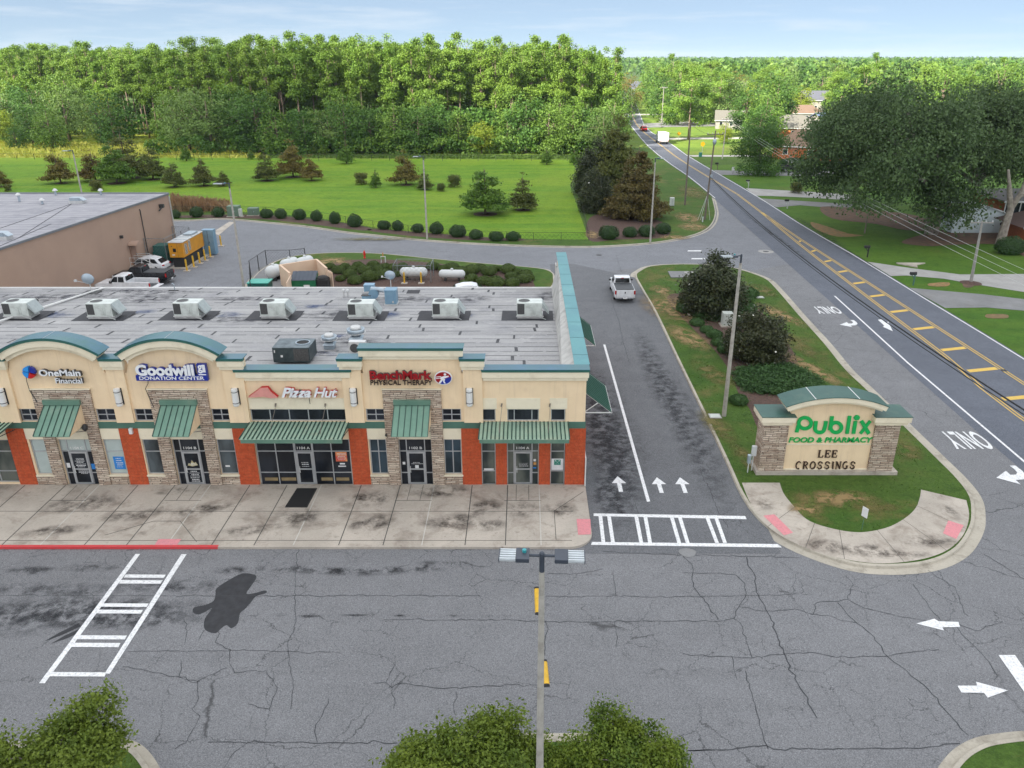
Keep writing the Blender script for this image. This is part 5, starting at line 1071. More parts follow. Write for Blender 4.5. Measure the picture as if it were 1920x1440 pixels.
# generator
M['gen'] = mk('generator_yellow', (.62,.27,.012), (.55,.24,.012), 1.5, .45, dirt=(.40,.20,.04), ds=1)
gx0, gx1, gy0, gy1 = -40.45, -38.85, 87.9, 94.0
t = T('generator', 'yellow container generator on a black stand beside the yellow bollards', 'generator', ((gx0+gx1)/2, (gy0+gy1)/2, 0))
m = MB(); m.box(gx0+.15,gx1-.15,gy0+.3,gy1-.2,.12,1.3); m.build('stand', M['rub'], t); m = MB(); m.box(gx0-.3,gx1+.2,gy0-.3,gy1+1.5,0,.12); m.build('plinth', M['walk'], t)
m = MB(); m.box(gx0,gx1,gy0,gy1,1.302,3.0); b = m.build('housing', M['gen'], t, bevel=.03)
m = MB(); m.box(gx0-.06,gx1+.06,gy0-.05,gy1+.05,3.0,3.08); m.build('roof', M['fanw'], b)
m = MB(); [m.box(gx0,gx1,gy0+.5+i*.85,gy0+.6+i*.85,3.08,3.12) for i in range(7)]; m.box(gx0+.3,gx1-.3,gy0+3.6,gy0+5.5,3.12,3.26); m.build('roof_rib', M['galv'], b)
m = MB(); m.box(gx1,gx1+.02,gy0+.55,gy0+1.2,1.55,2.75); m.box(gx1,gx1+.02,gy0+1.6,gy0+2.2,1.75,2.9); m.build('louvre', M['fanw'], b)
m = MB(); [m.box(gx1+.02,gx1+.03,gy0+.6,gy0+1.15,1.62+i*.15,1.68+i*.15) for i in range(8)]; [m.box(gx1+.02,gx1+.03,gy0+1.65,gy0+2.15,1.82+i*.15,1.88+i*.15) for i in range(7)]; m.build('louvre_slot', M['iron'], b)
m = MB(); m.box(gx0+.45,gx0+.8,gy0-.02,gy0,1.95,2.35); m.build('control_window', M['glass'], b); m = MB(); m.box(gx0+.95,gx0+.97,gy0-.01,gy0,1.35,2.95); m.box(gx0+.3,gx0+.42,gy0-.01,gy0,2.55,2.65); m.build('panel_gap', M['iron'], b)
m = MB(); m.box(gx0+.3,gx0+.6,gy0-.015,gy0,1.55,1.68); m.build('label_plate', M['decal'], b)
t = T('electrical_cabinet', 'tall blue-grey electrical cabinet at the back end of the yellow generator', 'cabinet', (-38.4,95.0,0)); m = MB(); m.box(-39.2,-37.8,94.5,95.4,.1,3.1); b = m.build('cabinet', M['duct'], t, bevel=.02); m = MB(); m.box(-38.52,-38.48,94.49,94.5,.2,3.0); m.box(-38.4,-38.35,94.47,94.5,1.5,1.7); m.build('door_gap', M['iron'], b)
# bollards
def bollard():
    t = T('bollard', 'x', 'bollard'); m = MB(); m.lathe([(.10,.05),(.10,1.28),(.06,1.36),(0,1.38)],n=12); m.build('post', M['yel'], t, wc=False, smooth=False); m = MB(); m.box(-.35,.35,-.3,.3,.0,.08); m.build('footing', M['walk'], t, wc=False); return t
bo = Many(bollard()); ords = ['nearest','second','third','fourth','fifth','sixth']
for i, q in enumerate(((351,508.5),(364,501.5),(375,494.5),(385,489),(395,482.5),(404,476),(415,461.5))):
    X, Y = G(*q); bo.place((X,Y,ZL+.005), 0, 1, (f'yellow bollard beside the generator, {ords[i]} from the camera in its row' if i < 6 else 'yellow bollard standing apart at the far end, behind the cabinet'), 'yellow bollards along the generator')
# caged equipment by the wall
def chain(name, lb, segs, h, mat, n=3, mesh=True, cat='fence', loc=None, posts=True, pr=.035, grid=.35, rails=1, gname='mesh'):
    t = T(name, lb, cat, loc or (*segs[0], 0)); mm = MB(); 
    for a, b in zip(segs, segs[1:]):
        L = math.hypot(b[0]-a[0], b[1]-a[1]); k = max(1, int(round(L/n)))
        for i in range(k+1 if b == segs[-1] else k):
            x, y = a[0]+(b[0]-a[0])*i/k, a[1]+(b[1]-a[1])*i/k
            if posts: p = MB(); p.tube([(x,y,0),(x,y,h+.03)], pr*1.3, 6); p.build('post', mat, t)
        mm.tube([(*a,h),(*b,h)], pr*.8, 5)
        if rails > 1: mm.tube([(*a,.1),(*b,.1)], pr*.8, 5)
        if mesh:
            d = ((b[0]-a[0])/L, (b[1]-a[1])/L); s_ = -h
            while s_ < L:
                for sg in (1, -1):
                    t0 = max(0, -s_); t1 = min(h, L-s_)
                    if t1 > t0+.05:
                        u0, u1 = s_+t0, s_+t1; z0, z1 = (t0, t1) if sg > 0 else (h-t0, h-t1)
                        nx, ny = -d[1]*.004, d[0]*.004
                        mm.quad((a[0]+d[0]*u0,a[1]+d[1]*u0,z0-.01),(a[0]+d[0]*u1,a[1]+d[1]*u1,z1-.01),(a[0]+d[0]*u1,a[1]+d[1]*u1,z1+.01),(a[0]+d[0]*u0,a[1]+d[1]*u0,z0+.01))
                s_ += grid
    mm.build(gname, mat, t); return t
M['dgreen'] = mk('dark_green_paint', (.01,.09,.075), (.015,.12,.10), 2, .5); M['blk'] = mk('black_mesh', (.018,.018,.018), rough=.6); M['greymesh'] = mk('grey_mesh', (.25,.27,.28), rough=.5, metal=.4)
cg = chain('cage', 'open grey mesh cage around green equipment against the tan store wall', [(sx(89)+.15,89),(-41.2,88.7),(-41.0,95.4),(sx(95.4)+.15,95.6)], 3.3, M['greymesh'], 2.6, cat='cage', rails=2)
t = T('compactor', 'dark teal compactor inside the mesh cage by the store wall', 'compactor', (-42.6,92,0)); m = MB(); m.box(-43.3,-41.6,89.8,94.8,.15,1.5); b = m.build('body', M['dgreen'], t, bevel=.03); m = MB(); m.box(-43.2,-41.7,89.9,91.6,1.5,2.2); m.box(-43.1,-41.8,92.3,93.4,1.5,1.75); m.build('hopper', M['dgreen'], b); m = MB(); [m.box(-43.3,-41.6,90+i*1.5,90.15+i*1.5,0,.15) for i in range(4)]; m.build('skid', M['iron'], t)
# service pen: tanks and dumpster enclosure
P = lambda x, y, z=0: G(x, y, z)
pf = [(469,545),(471,519),(502,496.5),(543,495.5),(576,493.5)]
chain('chain_link_fence', 'black chain-link fence around the white tanks by the dumpster pen', [G(473,560),G(471,521),G(501,499.5),G(546,499),G(574,496)], 1.9, M['blk'], 2.6)
M['tankw'] = mk('tank_white', (.60,.61,.60), (.53,.55,.55), 1.5, .35, dirt=(.5,.52,.52), ds=1); 
def tank(lb, loc, r, L, rz_, green=False):
    t = T('tank', lb, 'tank', loc, rz_); m = MB(); sec = []
    for x, q in [(-L/2-r*.75,.05),(-L/2-r*.68,.4),(-L/2-r*.5,.7),(-L/2-r*.22,.93),(-L/2,1),(0,1),(L/2,1),(L/2+r*.22,.93),(L/2+r*.5,.7),(L/2+r*.68,.4),(L/2+r*.75,.05)]: sec.append([(x, r*q*math.cos(a), r+.25+r*q*math.sin(a)) for a in [2*math.pi*k/20 for k in range(20)]])
    m.loft(sec); m.build('shell', M['tankw'], t, wc=False, smooth=True); m = MB()
    for x in (-L*.33, L*.33): m.box(x-.08,x+.08,-r*.7,r*.7,0,r*.55+.2)
    m.build('saddle', M['iron'], t, wc=False); m = MB(); m.lathe([(.16,2*r+.22),(.16,2*r+.36),(.1,2*r+.42),(0,2*r+.42)],n=12); m.build('valve_cap', M['tankw'] if not green else M['hutred'], t, wc=False); return t
X, Y = G(512,533); tank('leftmost white propane tank inside the chain-link pen', (X-.2,Y+1.3,.14), .70, 1.1, R(75)); X, Y = G(530,533); tank('white propane tank against the dumpster pen wall, right of the leftmost tank', (X+.9,Y+1.2,.14), .64, 1.1, R(75))
X, Y = G(527,520); tank('white tank at the back of the chain-link pen', (X+.4,Y+2.3,.14), .6, 1.6, R(62)); X, Y = G(545,515); tank('white tank behind the tan pen wall, farthest right in the pen', (X+1.2,Y+2.0,.14), .6, 1.4, R(62))
t = T('grease_bin', 'low teal lidded bin at the left edge of the tank pen', 'bin', (*G(490,548),.14)); m = MB(); m.loft([[(x*s,y*s,z) for x,y in ((-1,-.8),(1,-.8),(1,.8),(-1,.8))] for s,z in ((.95,0),(1.05,1.0))]); m.build('body', M['dgreen'], t, wc=False); m = MB(); m.box(-1.1,1.1,-.86,.86,1.0,1.08); m.build('lid', mk('teal_lid',(.06,.42,.33),rough=.5), t, wc=False)
M['pen'] = mk('pen_wall', (.70,.52,.38), (.66,.48,.35), 1, .9)
pn = T('dumpster_pen', 'tan walled dumpster enclosure with its gates open', 'enclosure', (*G(575,545),0)); pz = 2.3
A_, B_, C_, D_ = G(540,556), G(524.5,496,pz), G(594,485.5,pz), G(612,502,pz)
A_ = G(543,511.5,pz); 
def wallseg(a, b, z, th=.22): m = MB(); L = math.hypot(b[0]-a[0], b[1]-a[1]); n = (-(b[1]-a[1])/L*th/2, (b[0]-a[0])/L*th/2); m.prism([(a[0]-n[0],a[1]-n[1]),(b[0]-n[0],b[1]-n[1]),(b[0]+n[0],b[1]+n[1]),(a[0]+n[0],a[1]+n[1])], 0, z); fixn(m.build('pen_wall', M['pen'], pn))
wallseg(A_, B_, pz); wallseg((B_[0]+.1,B_[1]), C_, pz-.003); wallseg((C_[0],C_[1]-.1), D_, pz-.006)
E_ = G(625,511,pz*.85); m = MB(); m.bar((D_[0]+.1,D_[1]-.1,1.1),(E_[0],E_[1]-.5,1.1),.08,2.0); g_ = m.build('gate', M['pen'], pn); m = MB(); m.bar((D_[0]+.1,D_[1]-.18,.25),(E_[0],E_[1]-.58,1.95),.05,.14); m.bar((D_[0]+.1,D_[1]-.18,1.95),(E_[0],E_[1]-.58,1.95),.05,.12); m.build('gate_brace', M['pen'], g_)
m = MB(); m.bar((A_[0]+.1,A_[1],1.1),(A_[0]+.5,A_[1]-3.0,1.1),.08,2.0); m.build('gate', M['pen'], pn)
dx_, dy_ = G(568,556); t = T('dumpster', 'green dumpster with a slatted dark lid inside the tan pen', 'dumpster', (dx_,dy_+1.2,.14), R(4)); m = MB(); m.prismx([(-.85,.15),(.85,.15),(.95,1.9),(-.95,1.45)], -1.25, 1.25); b = fixn(m.build('bin', mk('dumpster_green',(.005,.12,.05),(.01,.15,.06),2,.5), t, wc=False)); m = MB()
for i in range(6): m.add([(-1.2+i*.41,-1.0,1.49),(-.85+i*.41,-1.0,1.49),(-.85+i*.41,.98,1.97),(-1.2+i*.41,.98,1.97)], [(0,1,2,3)])
m.add([(-1.27,-.98,1.46),(1.27,-.98,1.46),(1.27,.98,1.94),(-1.27,.98,1.94)], [(0,1,2,3)]); m.build('lid', mk('lid_dark',(.03,.045,.07),rough=.5), b, wc=False)
m = MB(); m.box(.05,.65,-.915,-.905,.75,1.15); m.build('notice', M['decal'], b, wc=False); m = MB(); m.box(.15,.5,-.912,-.902,.45,.74); m.build('notice', orange_, b, wc=False)
t = T('cart_bin', 'black domed bin at the right of the green dumpster', 'bin', (*G(603,556),.14)); t.location.y += 1.2; m = MB(); m.box(-.6,.6,-.6,.6,.1,1.5); m.build('body', M['rub'], t, wc=False, bevel=.15); m = MB(); m.ell((0,0,1.5),(.6,.6,.25)); m.build('lid', M['rub'], t, wc=False)
# caged tank and free tank on the back island
X, Y = G(800, 548); X0, Y0 = X, Y+4.6
tank('white tank on its side inside the small wire cage', (X0-1.9,Y0,.14), .54, 2.2, 0); chain('cage', 'small square galvanised wire cage around a white tank, behind the shop roof', [(X0-3.9,Y0-1.3),(X0+.1,Y0-1.3),(X0+.1,Y0+1.5),(X0-3.9,Y0+1.5),(X0-3.9,Y0-1.3)], 2.0, M['greymesh'], 5, cat='cage', rails=2, grid=.5)
for dx in (-2.7,-.9): bo.place((X0+dx,Y0-1.7,.14), 0, .9, 'yellow bollard before the wire-caged tank, '+('left one' if dx < -2 else 'right one'))
X, Y = G(848,528); tank('white horizontal tank standing free, right of the wire cage', (X,Y,.14), .46, 2.2, R(-3))
X, Y = G(684,486); t = T('fire_hydrant', 'red fire hydrant on the grass of the back island', 'fire hydrant', (X,Y,.13)); m = MB(); m.lathe([(.16,0),(.16,.08),(.10,.1),(.10,.62),(.14,.66),(.12,.78),(.04,.88),(0,.88)],n=12); m.build('barrel', M['lred'] if 0 else mk('hydrant_red',(.62,.02,.015),rough=.4), t, wc=False); m = MB(); m.lathe([(0,.86),(.05,.86),(.05,.95),(0,.95)],n=6); m.tube([(-.2,0,.5),(.2,0,.5)],.06,8); m.build('nozzle', M['iron'] if 0 else bpy.data.materials['hydrant_red'], t, wc=False)
X, Y = G(719,494); t = T('backflow_valve', 'white and orange pipe fitting among the mounded shrubs', 'valve', (X,Y,.13)); m = MB(); m.tube([(-.25,0,0),(-.25,0,.7),(.25,0,.7),(.25,0,0)],.07,8); m.build('pipe', M['tankw'], t, wc=False); m = MB(); m.tube([(0,0,.7),(0,0,1.15)],.06,8); m.build('riser', orange_, t, wc=False)
# ------------------------------------------------------------------ lamps
M['polec'] = mk('pole_concrete', (.42,.395,.35), (.34,.32,.285), 3, .85, dirt=(.25,.23,.2), ds=3); M['headd'] = mk('lamp_head', (.045,.055,.075), rough=.45); M['headw'] = mk('lamp_fins', (.62,.66,.68), rough=.3, metal=.4); M['lens'] = mk('photo_cell', (.05,.35,.38), rough=.3)
def lamp_head(t, sx_, z, L=1.0, w=.46):
    m = MB(); m.tube([(0,0,z),(sx_*.32,0,z)],.035,8); m.build('arm', M['headd'], t, wc=False)
    m = MB(); m.box(sx_*.30,sx_*.62,-w/2,w/2,z-.06,z+.05); h = m.build('driver_box', M['headd'], t, wc=False, bevel=.01)
    m = MB(); m.box(sx_*.621,sx_*L,-w/2+.01,w/2-.01,z-.03,z+.01)
    for k in range(5): y = -w/2+.03+k*(w-.09)/4; m.box(sx_*.621,sx_*L,y,y+.03,z+.01,z+.035)
    m.build('fins', M['headw'], h, wc=False); m = MB(); m.box(sx_*L,sx_*(L+.02),-w/2,w/2,z-.05,z+.04); m.build('end_plate', M['headd'], h, wc=False); return h
def lamp(lb, x, y, h, heads, rz_=0, r0=.14, r1=.075, nm_='street_lamp', big=1.):
    t = T(nm_, lb, 'street lamp', (x,y,.12), rz_); m = MB(); m.tube([(0,0,0),(0,0,h-.45)],[r0,r1],14); m.build('pole', M['polec'], t, wc=False)
    m = MB(); m.tube([(0,0,h-.45),(0,0,h+.07)],.065,10); m.lathe([(.065,h+.06),(.04,h+.1),(0,h+.11)],n=10); m.build('tenon', M['headd'], t, wc=False)
    for s_ in heads: hh = lamp_head(t, s_, h, big)
    m = MB(); m.lathe([(0,h+.05),(.05,h+.05),(.05,h+.12),(0,h+.13)],(heads[0]*.42,.06,0),12); m.build('photo_cell', M['lens'], t, wc=False); return t
lamp('tall concrete lamp pole with two flat heads, nearest the camera', .42, 15.5, 11.55, (-1,1), R(-2.5), .13, .068)
X, Y = G(1357,783); lamp('concrete lamp pole with one flat head, on the right island between magnolias', X, Y, 11.0, (-1,), R(8), .15, .09, big=1.3)
X, Y = G(801,450); lamp('thin lamp pole on the verge in front of the meadow, middle of the picture', X, Y, 10.6, (-1,), 0, .13, .08, big=1.3)
X, Y = G(1219,457); lamp('thin lamp pole beside the brown conifer at the lane corner', X, Y, 10.6, (1,), R(20), .13, .08, big=1.3)
lamp('thin lamp pole right of the yellow bollards with its head to the left', -28.95, 78.2, 10.9, (-1,), 0, .13, .08, big=1.5)
lamp('thin lamp pole rising behind the store roof in front of the meadow trees', -59.5, 106.8, 10.9, (-1,), 0, .13, .08, big=1.3)
# ------------------------------------------------------------------ monument sign
YP = 39.9; P2 = lambda x, y, Y=YP: FW(x, y, Y)
M['msgreen'] = mk('cap_dark_green', (.035,.105,.085), (.03,.09,.075), 1.5, .5, .1, dirt=(.09,.15,.11), ds=.8); M['pgreen'] = mk('letter_green', (.0,.42,.09), rough=.4)
ms = T('monument_sign', 'stone and cream monument sign with green and brown letters under a curved green cap', 'sign', (17.5, YP+.6, .12))
zb = .13
m = MB(); m.box(13.45,21.65,YP-.12,YP+1.35,.0,zb+.22); m.build('plinth', M['walk'], ms)
for a, b in ((13.62,15.02),(19.95,21.35)): m = MB(); m.box(a,b,YP,YP+1.2,zb+.22,3.36); m.build('stone_pillar', M['stone'], ms)
m = MB(); m.box(15.03,19.94,YP+.15,YP+1.05,zb+.22,3.8); m.build('panel', M['cream'], ms)
ctr, hs = 17.44, 2.45
def mpt(x, r, zs=4.08, rise=.57, half=2.75): 
    R_ = (half*half+rise*rise)/(2*rise); a = x/R_; return (ctr+(R_+r)*math.sin(a), zs+rise-R_+(R_+r)*math.cos(a))
n = 16
m = MB(); m.prismy([(ctr-2.35,3.8)]+[mpt(-2.35+4.7*i/n, .14) for i in range(n+1)]+[(ctr+2.35,3.8)], YP+.15, YP+1.05); fixn(m.build('panel', M['cream'], ms))
for r0, r1, ov, w, mt in ((.20,.48,.34,2.72,'ivory'),(.09,.197,.24,2.6,'ivory'),(.483,.52,.38,2.76,'msgreen')):
    m = MB(); m.loft([[(a[0],YP-ov,a[1]),(a[0],YP+1.35,a[1]),(b[0],YP+1.35,b[1]),(b[0],YP-ov,b[1])] for a, b in [(mpt(-w+2*w*i/n,r1), mpt(-w+2*w*i/n,r0)) for i in range(n+1)]]); fixn(m.build('cap' if mt == 'msgreen' else 'cornice', M[mt], ms))
for x in (-1.2, 1.05): a = mpt(x,.524); m = MB(); m.box(a[0]-.02,a[0]+.02,YP-.38,YP+1.35,a[1]-.006,a[1]+.008); m.build('cap_joint', M['whitemetal'], ms)
for a, b in ((13.35,15.25),(19.7,21.75)):
    m = MB(); m.box(a,b,YP-.3,YP+1.42,3.57,3.90); m.build('cornice', M['ivory'], ms); m = MB(); m.box(a+.12,b-.12,YP-.18,YP+1.34,3.361,3.569); m.build('cornice', M['ivory'], ms); m = MB(); m.box(a-.03,b+.03,YP-.33,YP+1.45,3.903,3.94); m.build('cap', M['msgreen'], ms)
yp = YP+.15
m = MB(); m.box(15.04,19.93,yp-.03,yp+.01,1.98,2.04); m.box(15.04,19.93,yp-.05,yp+.01,.36,.44); m.build('trim', M['ivory'], ms)
def stroke(par, name, paths, mat, bb, y, w, ex=.06, sh=.0, cap=1):
    """letter strokes as flat bars; paths in unit space, list of (points, closed, width factor)"""
    m = MB()
    for k, (pts, closed, wf) in enumerate(paths):
        P_ = [FW(bb[0]+(u+sh*(v-.5))*(bb[1]-bb[0]), bb[3]+(bb[2]-bb[3])*v, y) for u, v in pts]; hw = w*wf/2; a = offs(P_, hw, closed); b = offs(P_, -hw, closed); nn = len(P_); yy = y-.002*k
        for i in range(nn if closed else nn-1):
            j = (i+1) % nn; m.add([(b[i][0],yy-ex,b[i][1]),(b[j][0],yy-ex,b[j][1]),(a[j][0],yy-ex,a[j][1]),(a[i][0],yy-ex,a[i][1]),(b[i][0],yy,b[i][1]),(b[j][0],yy,b[j][1]),(a[j][0],yy,a[j][1]),(a[i][0],yy,a[i][1])], [(0,1,2,3),(0,4,5,1),(3,2,6,7),(0,3,7,4),(1,5,6,2)])
    return fixn(m.build(name, mat, par))
def arc(cx, cy, rx_, ry_, a0, a1, n=14): return [(cx+rx_*math.cos(R(a0+(a1-a0)*i/n)), cy+ry_*math.sin(R(a0+(a1-a0)*i/n))) for i in range(n+1)]
# Publix: each letter drawn in picture boxes
px6 = lambda x, y: (1400+x/6, 720+y/6)
def L(paths, x0, x1, y0, y1, w=.205, mat='pgreen', sh=0.): 
    a, b = px6(x0, y0), px6(x1, y1); return stroke(ms, 'letter', paths, M[mat], (a[0], b[0], a[1], b[1]), yp-.01, w, .07, sh)
L([([(0.02,-.0),(.10,.30),(.14,.45)],False,1), (arc(.58,.60,.42,.36,0,360,22)[:-1],True,1)], 556, 724, 368, 540)
L([([(.10,1),(.02,.42)]+arc(.44,.32,.42,.32,170,330,10)[1:]+[(.92,.55),(1,1)],False,1)], 765, 890, 415, 542)
L([([(.22,1),(.04,.15)],False,1), (arc(.54,.31,.44,.31,0,360,20)[:-1],True,1)], 928, 1066, 360, 542)
L([([(1,1),(0,0)],False,1)], 1126, 1156, 357, 556)
L([([(1,1),(0,0)],False,1)], 1198, 1222, 415, 556)
L([([(1,1),(.0,0)],False,.85), ([(.1,1),(.86,0)],False,1.05)], 1276, 1388, 412, 556)
a = px6(1236, 375); X, Z = P2(a[0], a[1], yp); m = MB(); m.prismy([(X+.165*math.cos(2*math.pi*k/16), Z+.16*math.sin(2*math.pi*k/16)) for k in range(16)], yp-.08, yp); fixn(m.build('letter', M['pgreen'], ms))
def mtext(txt, x0, x1, y0, y1, mat, bold, sh=0., sp=1.):
    a, b = px6(x0, y0), px6(x1, y1); X0, Z1 = P2(a[0], a[1], yp); X1, Z0 = P2(b[0], b[1], yp); textobj('lettering', txt, M[mat], ms, (X0,X1,Z0,Z1), fp(yp), .06, bold, sh, sp)
mtext('FOOD & PHARMACY', 478, 1408, 597, 655, 'pgreen', .022, .14)
# serif italic capitals for LEE CROSSINGS
SER = {'L':[([(.2,1),(.2,0)],False,1),([(.02,.98),(.42,.98)],False,.3),([(.02,.02),(.85,.02),(.92,.28)],False,.32)],
 'E':[([(.2,1),(.2,0)],False,1),([(.02,.98),(.88,.98),(.9,.75)],False,.32),([(.2,.52),(.66,.52)],False,.32),([(.66,.65),(.66,.38)],False,.3),([(.02,.02),(.88,.02),(.94,.28)],False,.32)],
 'C':[(arc(.52,.5,.42,.48,62,298,16),False,.72),([(.72,.95),(.88,.78)],False,.35)],
 'R':[([(.2,1),(.2,0)],False,1),([(.02,.98),(.45,.98)]+arc(.5,.74,.28,.24,90,-90,8)+[(.2,.5)],False,.5),([(.45,.5),(.85,.02)],False,.8),([(.02,.02),(.4,.02)],False,.3),([(.75,.02),(.98,.02)],False,.3)],
 'O':[(arc(.5,.5,.42,.48,0,360,22)[:-1],True,.72)],
 'S':[([(.82,.72),(.8,.9)]+arc(.5,.74,.3,.24,40,250,9)+arc(.5,.26,.32,.25,70,-140,9)+[(.14,.28)],False,.6)],
 'I':[([(.5,1),(.5,0)],False,1),([(.3,.98),(.7,.98)],False,.3),([(.3,.02),(.7,.02)],False,.3)],
 'N':[([(.18,1),(.18,0)],False,.4),([(.16,.98),(.82,.04)],False,1),([(.84,1),(.84,0)],False,.4),([(.0,.98),(.3,.98)],False,.3),([(.02,.02),(.34,.02)],False,.3),([(.68,.98),(1,.98)],False,.3)],
 'G':[(arc(.5,.5,.42,.48,60,300,16)+[(.8,.12),(.8,.4)],False,.68),([(.6,.42),(.98,.42)],False,.32)]}
def word(s_, x0, x1, y0, y1, wd):
    tot = sum(.55 if c == 'I' else 1 for c in s_); x = x0; k = (x1-x0)/tot
    for c in s_:
        w_ = (.55 if c == 'I' else 1)*k; L([(p, q, f) for p, q, f in SER[c]], x+w_*.03, x+w_*.84, y0, y1, wd, 'lbrown', .2); x += w_
word('LEE', 800, 1030, 742, 822, .075); word('CROSSINGS', 545, 1235, 870, 952, .075)
t = T('electric_meter', 'two grey meter boxes on pipes at the left end of the monument sign', 'electric meter', (13.35, YP+.5, .12))
m = MB(); m.box(13.22,13.5,YP+.35,YP+.55,1.1,1.75); m.build('meter_box', M['tankw'], t, bevel=.03); m = MB(); m.box(12.95,13.15,YP+.1,YP+.3,.75,1.3); m.build('meter_box', M['galv'], t, bevel=.03); m = MB(); m.tube([(13.35,YP+.45,.1),(13.35,YP+.45,1.1)],.035,6); m.tube([(13.05,YP+.2,.1),(13.05,YP+.2,.75)],.03,6); m.build('conduit', M['tankw'], t)
X, Y = G(1614.5,998); t = T('stake_sign', 'small white sign on a thin green stake at the rim of the curved walk', 'sign', (X,Y,.12)); m = MB(); m.tube([(0,0,0),(.02,0,1.15)],.015,5); m.build('stake', M['green'], t, wc=False); m = MB(); m.box(-.01,.01,-.17,.17,.8,1.35); m.build('plate', M['decal'], t, wc=False); t.rotation_euler = (0,0,R(28))
m = MB(); m.box(.011,.013,-.05,.1,.9,1.28); m.build('mark', M['galv'], t, wc=False)
# utility boxes
def ubox(lb, px, py, w, d, h, mat, cat='utility box', pad=True):
    X, Y = G(px, py, .13); t = T('utility_box', lb, cat, (X,Y+d/2,.13))
    if pad: m = MB(); m.box(-w/2-.15,w/2+.15,-d/2-.15,d/2+.15,0,.1); m.build('pad', M['walk'], t, wc=False)
    m = MB(); m.box(-w/2,w/2,-d/2,d/2,.1,h); b = m.build('housing', mat, t, wc=False, bevel=.03); m = MB(); m.box(-.01,.01,-d/2-.01,-d/2,.2,h-.15); m.build('door_gap', M['iron'], b, wc=False); m = MB(); m.box(.1*w,.16*w,-d/2-.03,-d/2,h*.5,h*.6); m.build('latch', M['galv'], b, wc=False)
M['ubg'] = mk('transformer_green', (.13,.20,.14), (.11,.17,.12), 2, .6); M['ubp'] = mk('box_pale', (.52,.55,.50), (.44,.47,.43), 2, .6)
ubox('large green transformer box between the clipped hedge balls behind the service road', 437.5, 407, 1.7, 1.4, 1.6, M['ubg']); ubox('smaller grey-green box right of the large transformer', 474, 405, 1.5, 1.1, 1.15, M['ubg']); ubox('narrow white box standing right against the large transformer', 451, 407, .45, .5, 1.2, M['ubp'])
ubox('pale utility box on the right island beside the upper magnolia', 1364, 613, .9, .8, 1.25, M['ubp']); ubox('white utility pedestal on the verge beside the left utility pole', 1260, 387, .7, .6, 1.35, M['tankw'], pad=False)
X, Y = G(1278,517); t = T('concrete_vault', 'grey concrete vault slab with a white hatch in the island grass', 'vault', (X,Y,.13)); m = MB(); m.prism([(p[0]-X,p[1]-Y) for p in (G(1252,512),G(1303,512),G(1307,523),G(1258,523.5))], .0, .1); m.build('slab', M['drivegrey'], t, wc=False); m = MB(); m.prism([(p[0]-X,p[1]-Y) for p in (G(1282,513.5),G(1303,514),G(1305,520),G(1285,520))], .1, .14); m.build('hatch', M['drive'], t, wc=False)
for px, lb in (((1424,560),'small square pale access cover in the grass, right of the upper magnolia'),((1340,784),'small white access cover at the foot of the island lamp pole')):
    X, Y = G(*px); t = T('access_cover', lb, 'cover', (X,Y,.13)); m = MB(); m.box(-.4,.4,-.35,.35,0,.05); m.build('frame', M['drive'], t, wc=False); m = MB(); m.box(-.33,.33,-.28,.28,.05,.06); m.build('lid', M['ubp'], t, wc=False)
for px, lb in (((1317,418),'short white marker post at the foot of the braced utility pole'),((1225,441),'short white marker post in front of the verge hedge balls')):
    X, Y = G(*px); t = T('marker_post', lb, 'marker post', (X,Y,.13)); m = MB(); m.box(-.08,.08,-.05,.05,0,.7); m.build('post', M['tankw'], t, wc=False); m = MB(); m.box(-.09,.09,-.06,.06,.7,.78); m.build('cap', M['galv'], t, wc=False)
# ------------------------------------------------------------------ vehicles
M['wpaint'] = mk('white_paint', (.76,.77,.79), rough=.22, spec=.6); M['bpaint'] = mk('black_paint', (.018,.019,.022), rough=.2, spec=.6); M['rpaint'] = mk('red_paint', (.42,.01,.015), rough=.2, spec=.6); M['carglass'] = glass('car_glass', (.012,.014,.016), .04); M['taill'] = mk('tail_lamp', (.42,.005,.005), rough=.25); M['headl'] = mk('head_lamp', (.6,.62,.62), rough=.2); M['bed'] = mk('bed_liner', (.05,.055,.06), rough=.6); M['chrome'] = mk('chrome', (.55,.55,.56), rough=.2, metal=.9)
def wheel(par, x, y, r=.4, w=.26):
    m = MB(); s_ = 1 if y > 0 else -1; rr = [(r*.62,-w/2),(r*.96,-w/2),(r,-w*.3),(r,w*.3),(r*.96,w/2),(r*.62,w/2)]
    m.loft([[(x+q*math.cos(a), y+d*s_, r+q*math.sin(a)) for a in [2*math.pi*k/20 for k in range(20)]] for q, d in rr]); t_ = m.build('wheel', M['tyre'], par, wc=False)
    m = MB(); m.loft([[(x+q*math.cos(a), y+d*s_, r+q*math.sin(a)) for a in [2*math.pi*k/10 for k in range(10)]] for q, d in ((r*.6,w/2+.004),(r*.52,w/2-.02),(r*.15,w/2+.01))]); m.build('rim', M['rim'], t_, wc=False)
def bodyloft(secs, mat, par, name, bevel=.04):   # secs [(x, halfwidth_low, halfwidth_top, zlow, ztop)]
    m = MB(); m.loft([[(x,-a,z0),(x,a,z0),(x,a*1.0,z0+(z1-z0)*.55),(x,b,z1),(x,-b,z1),(x,-a*1.0,z0+(z1-z0)*.55)] for x,a,b,z0,z1 in secs]); return fixn(m.build(name, mat, par, wc=False, bevel=bevel))
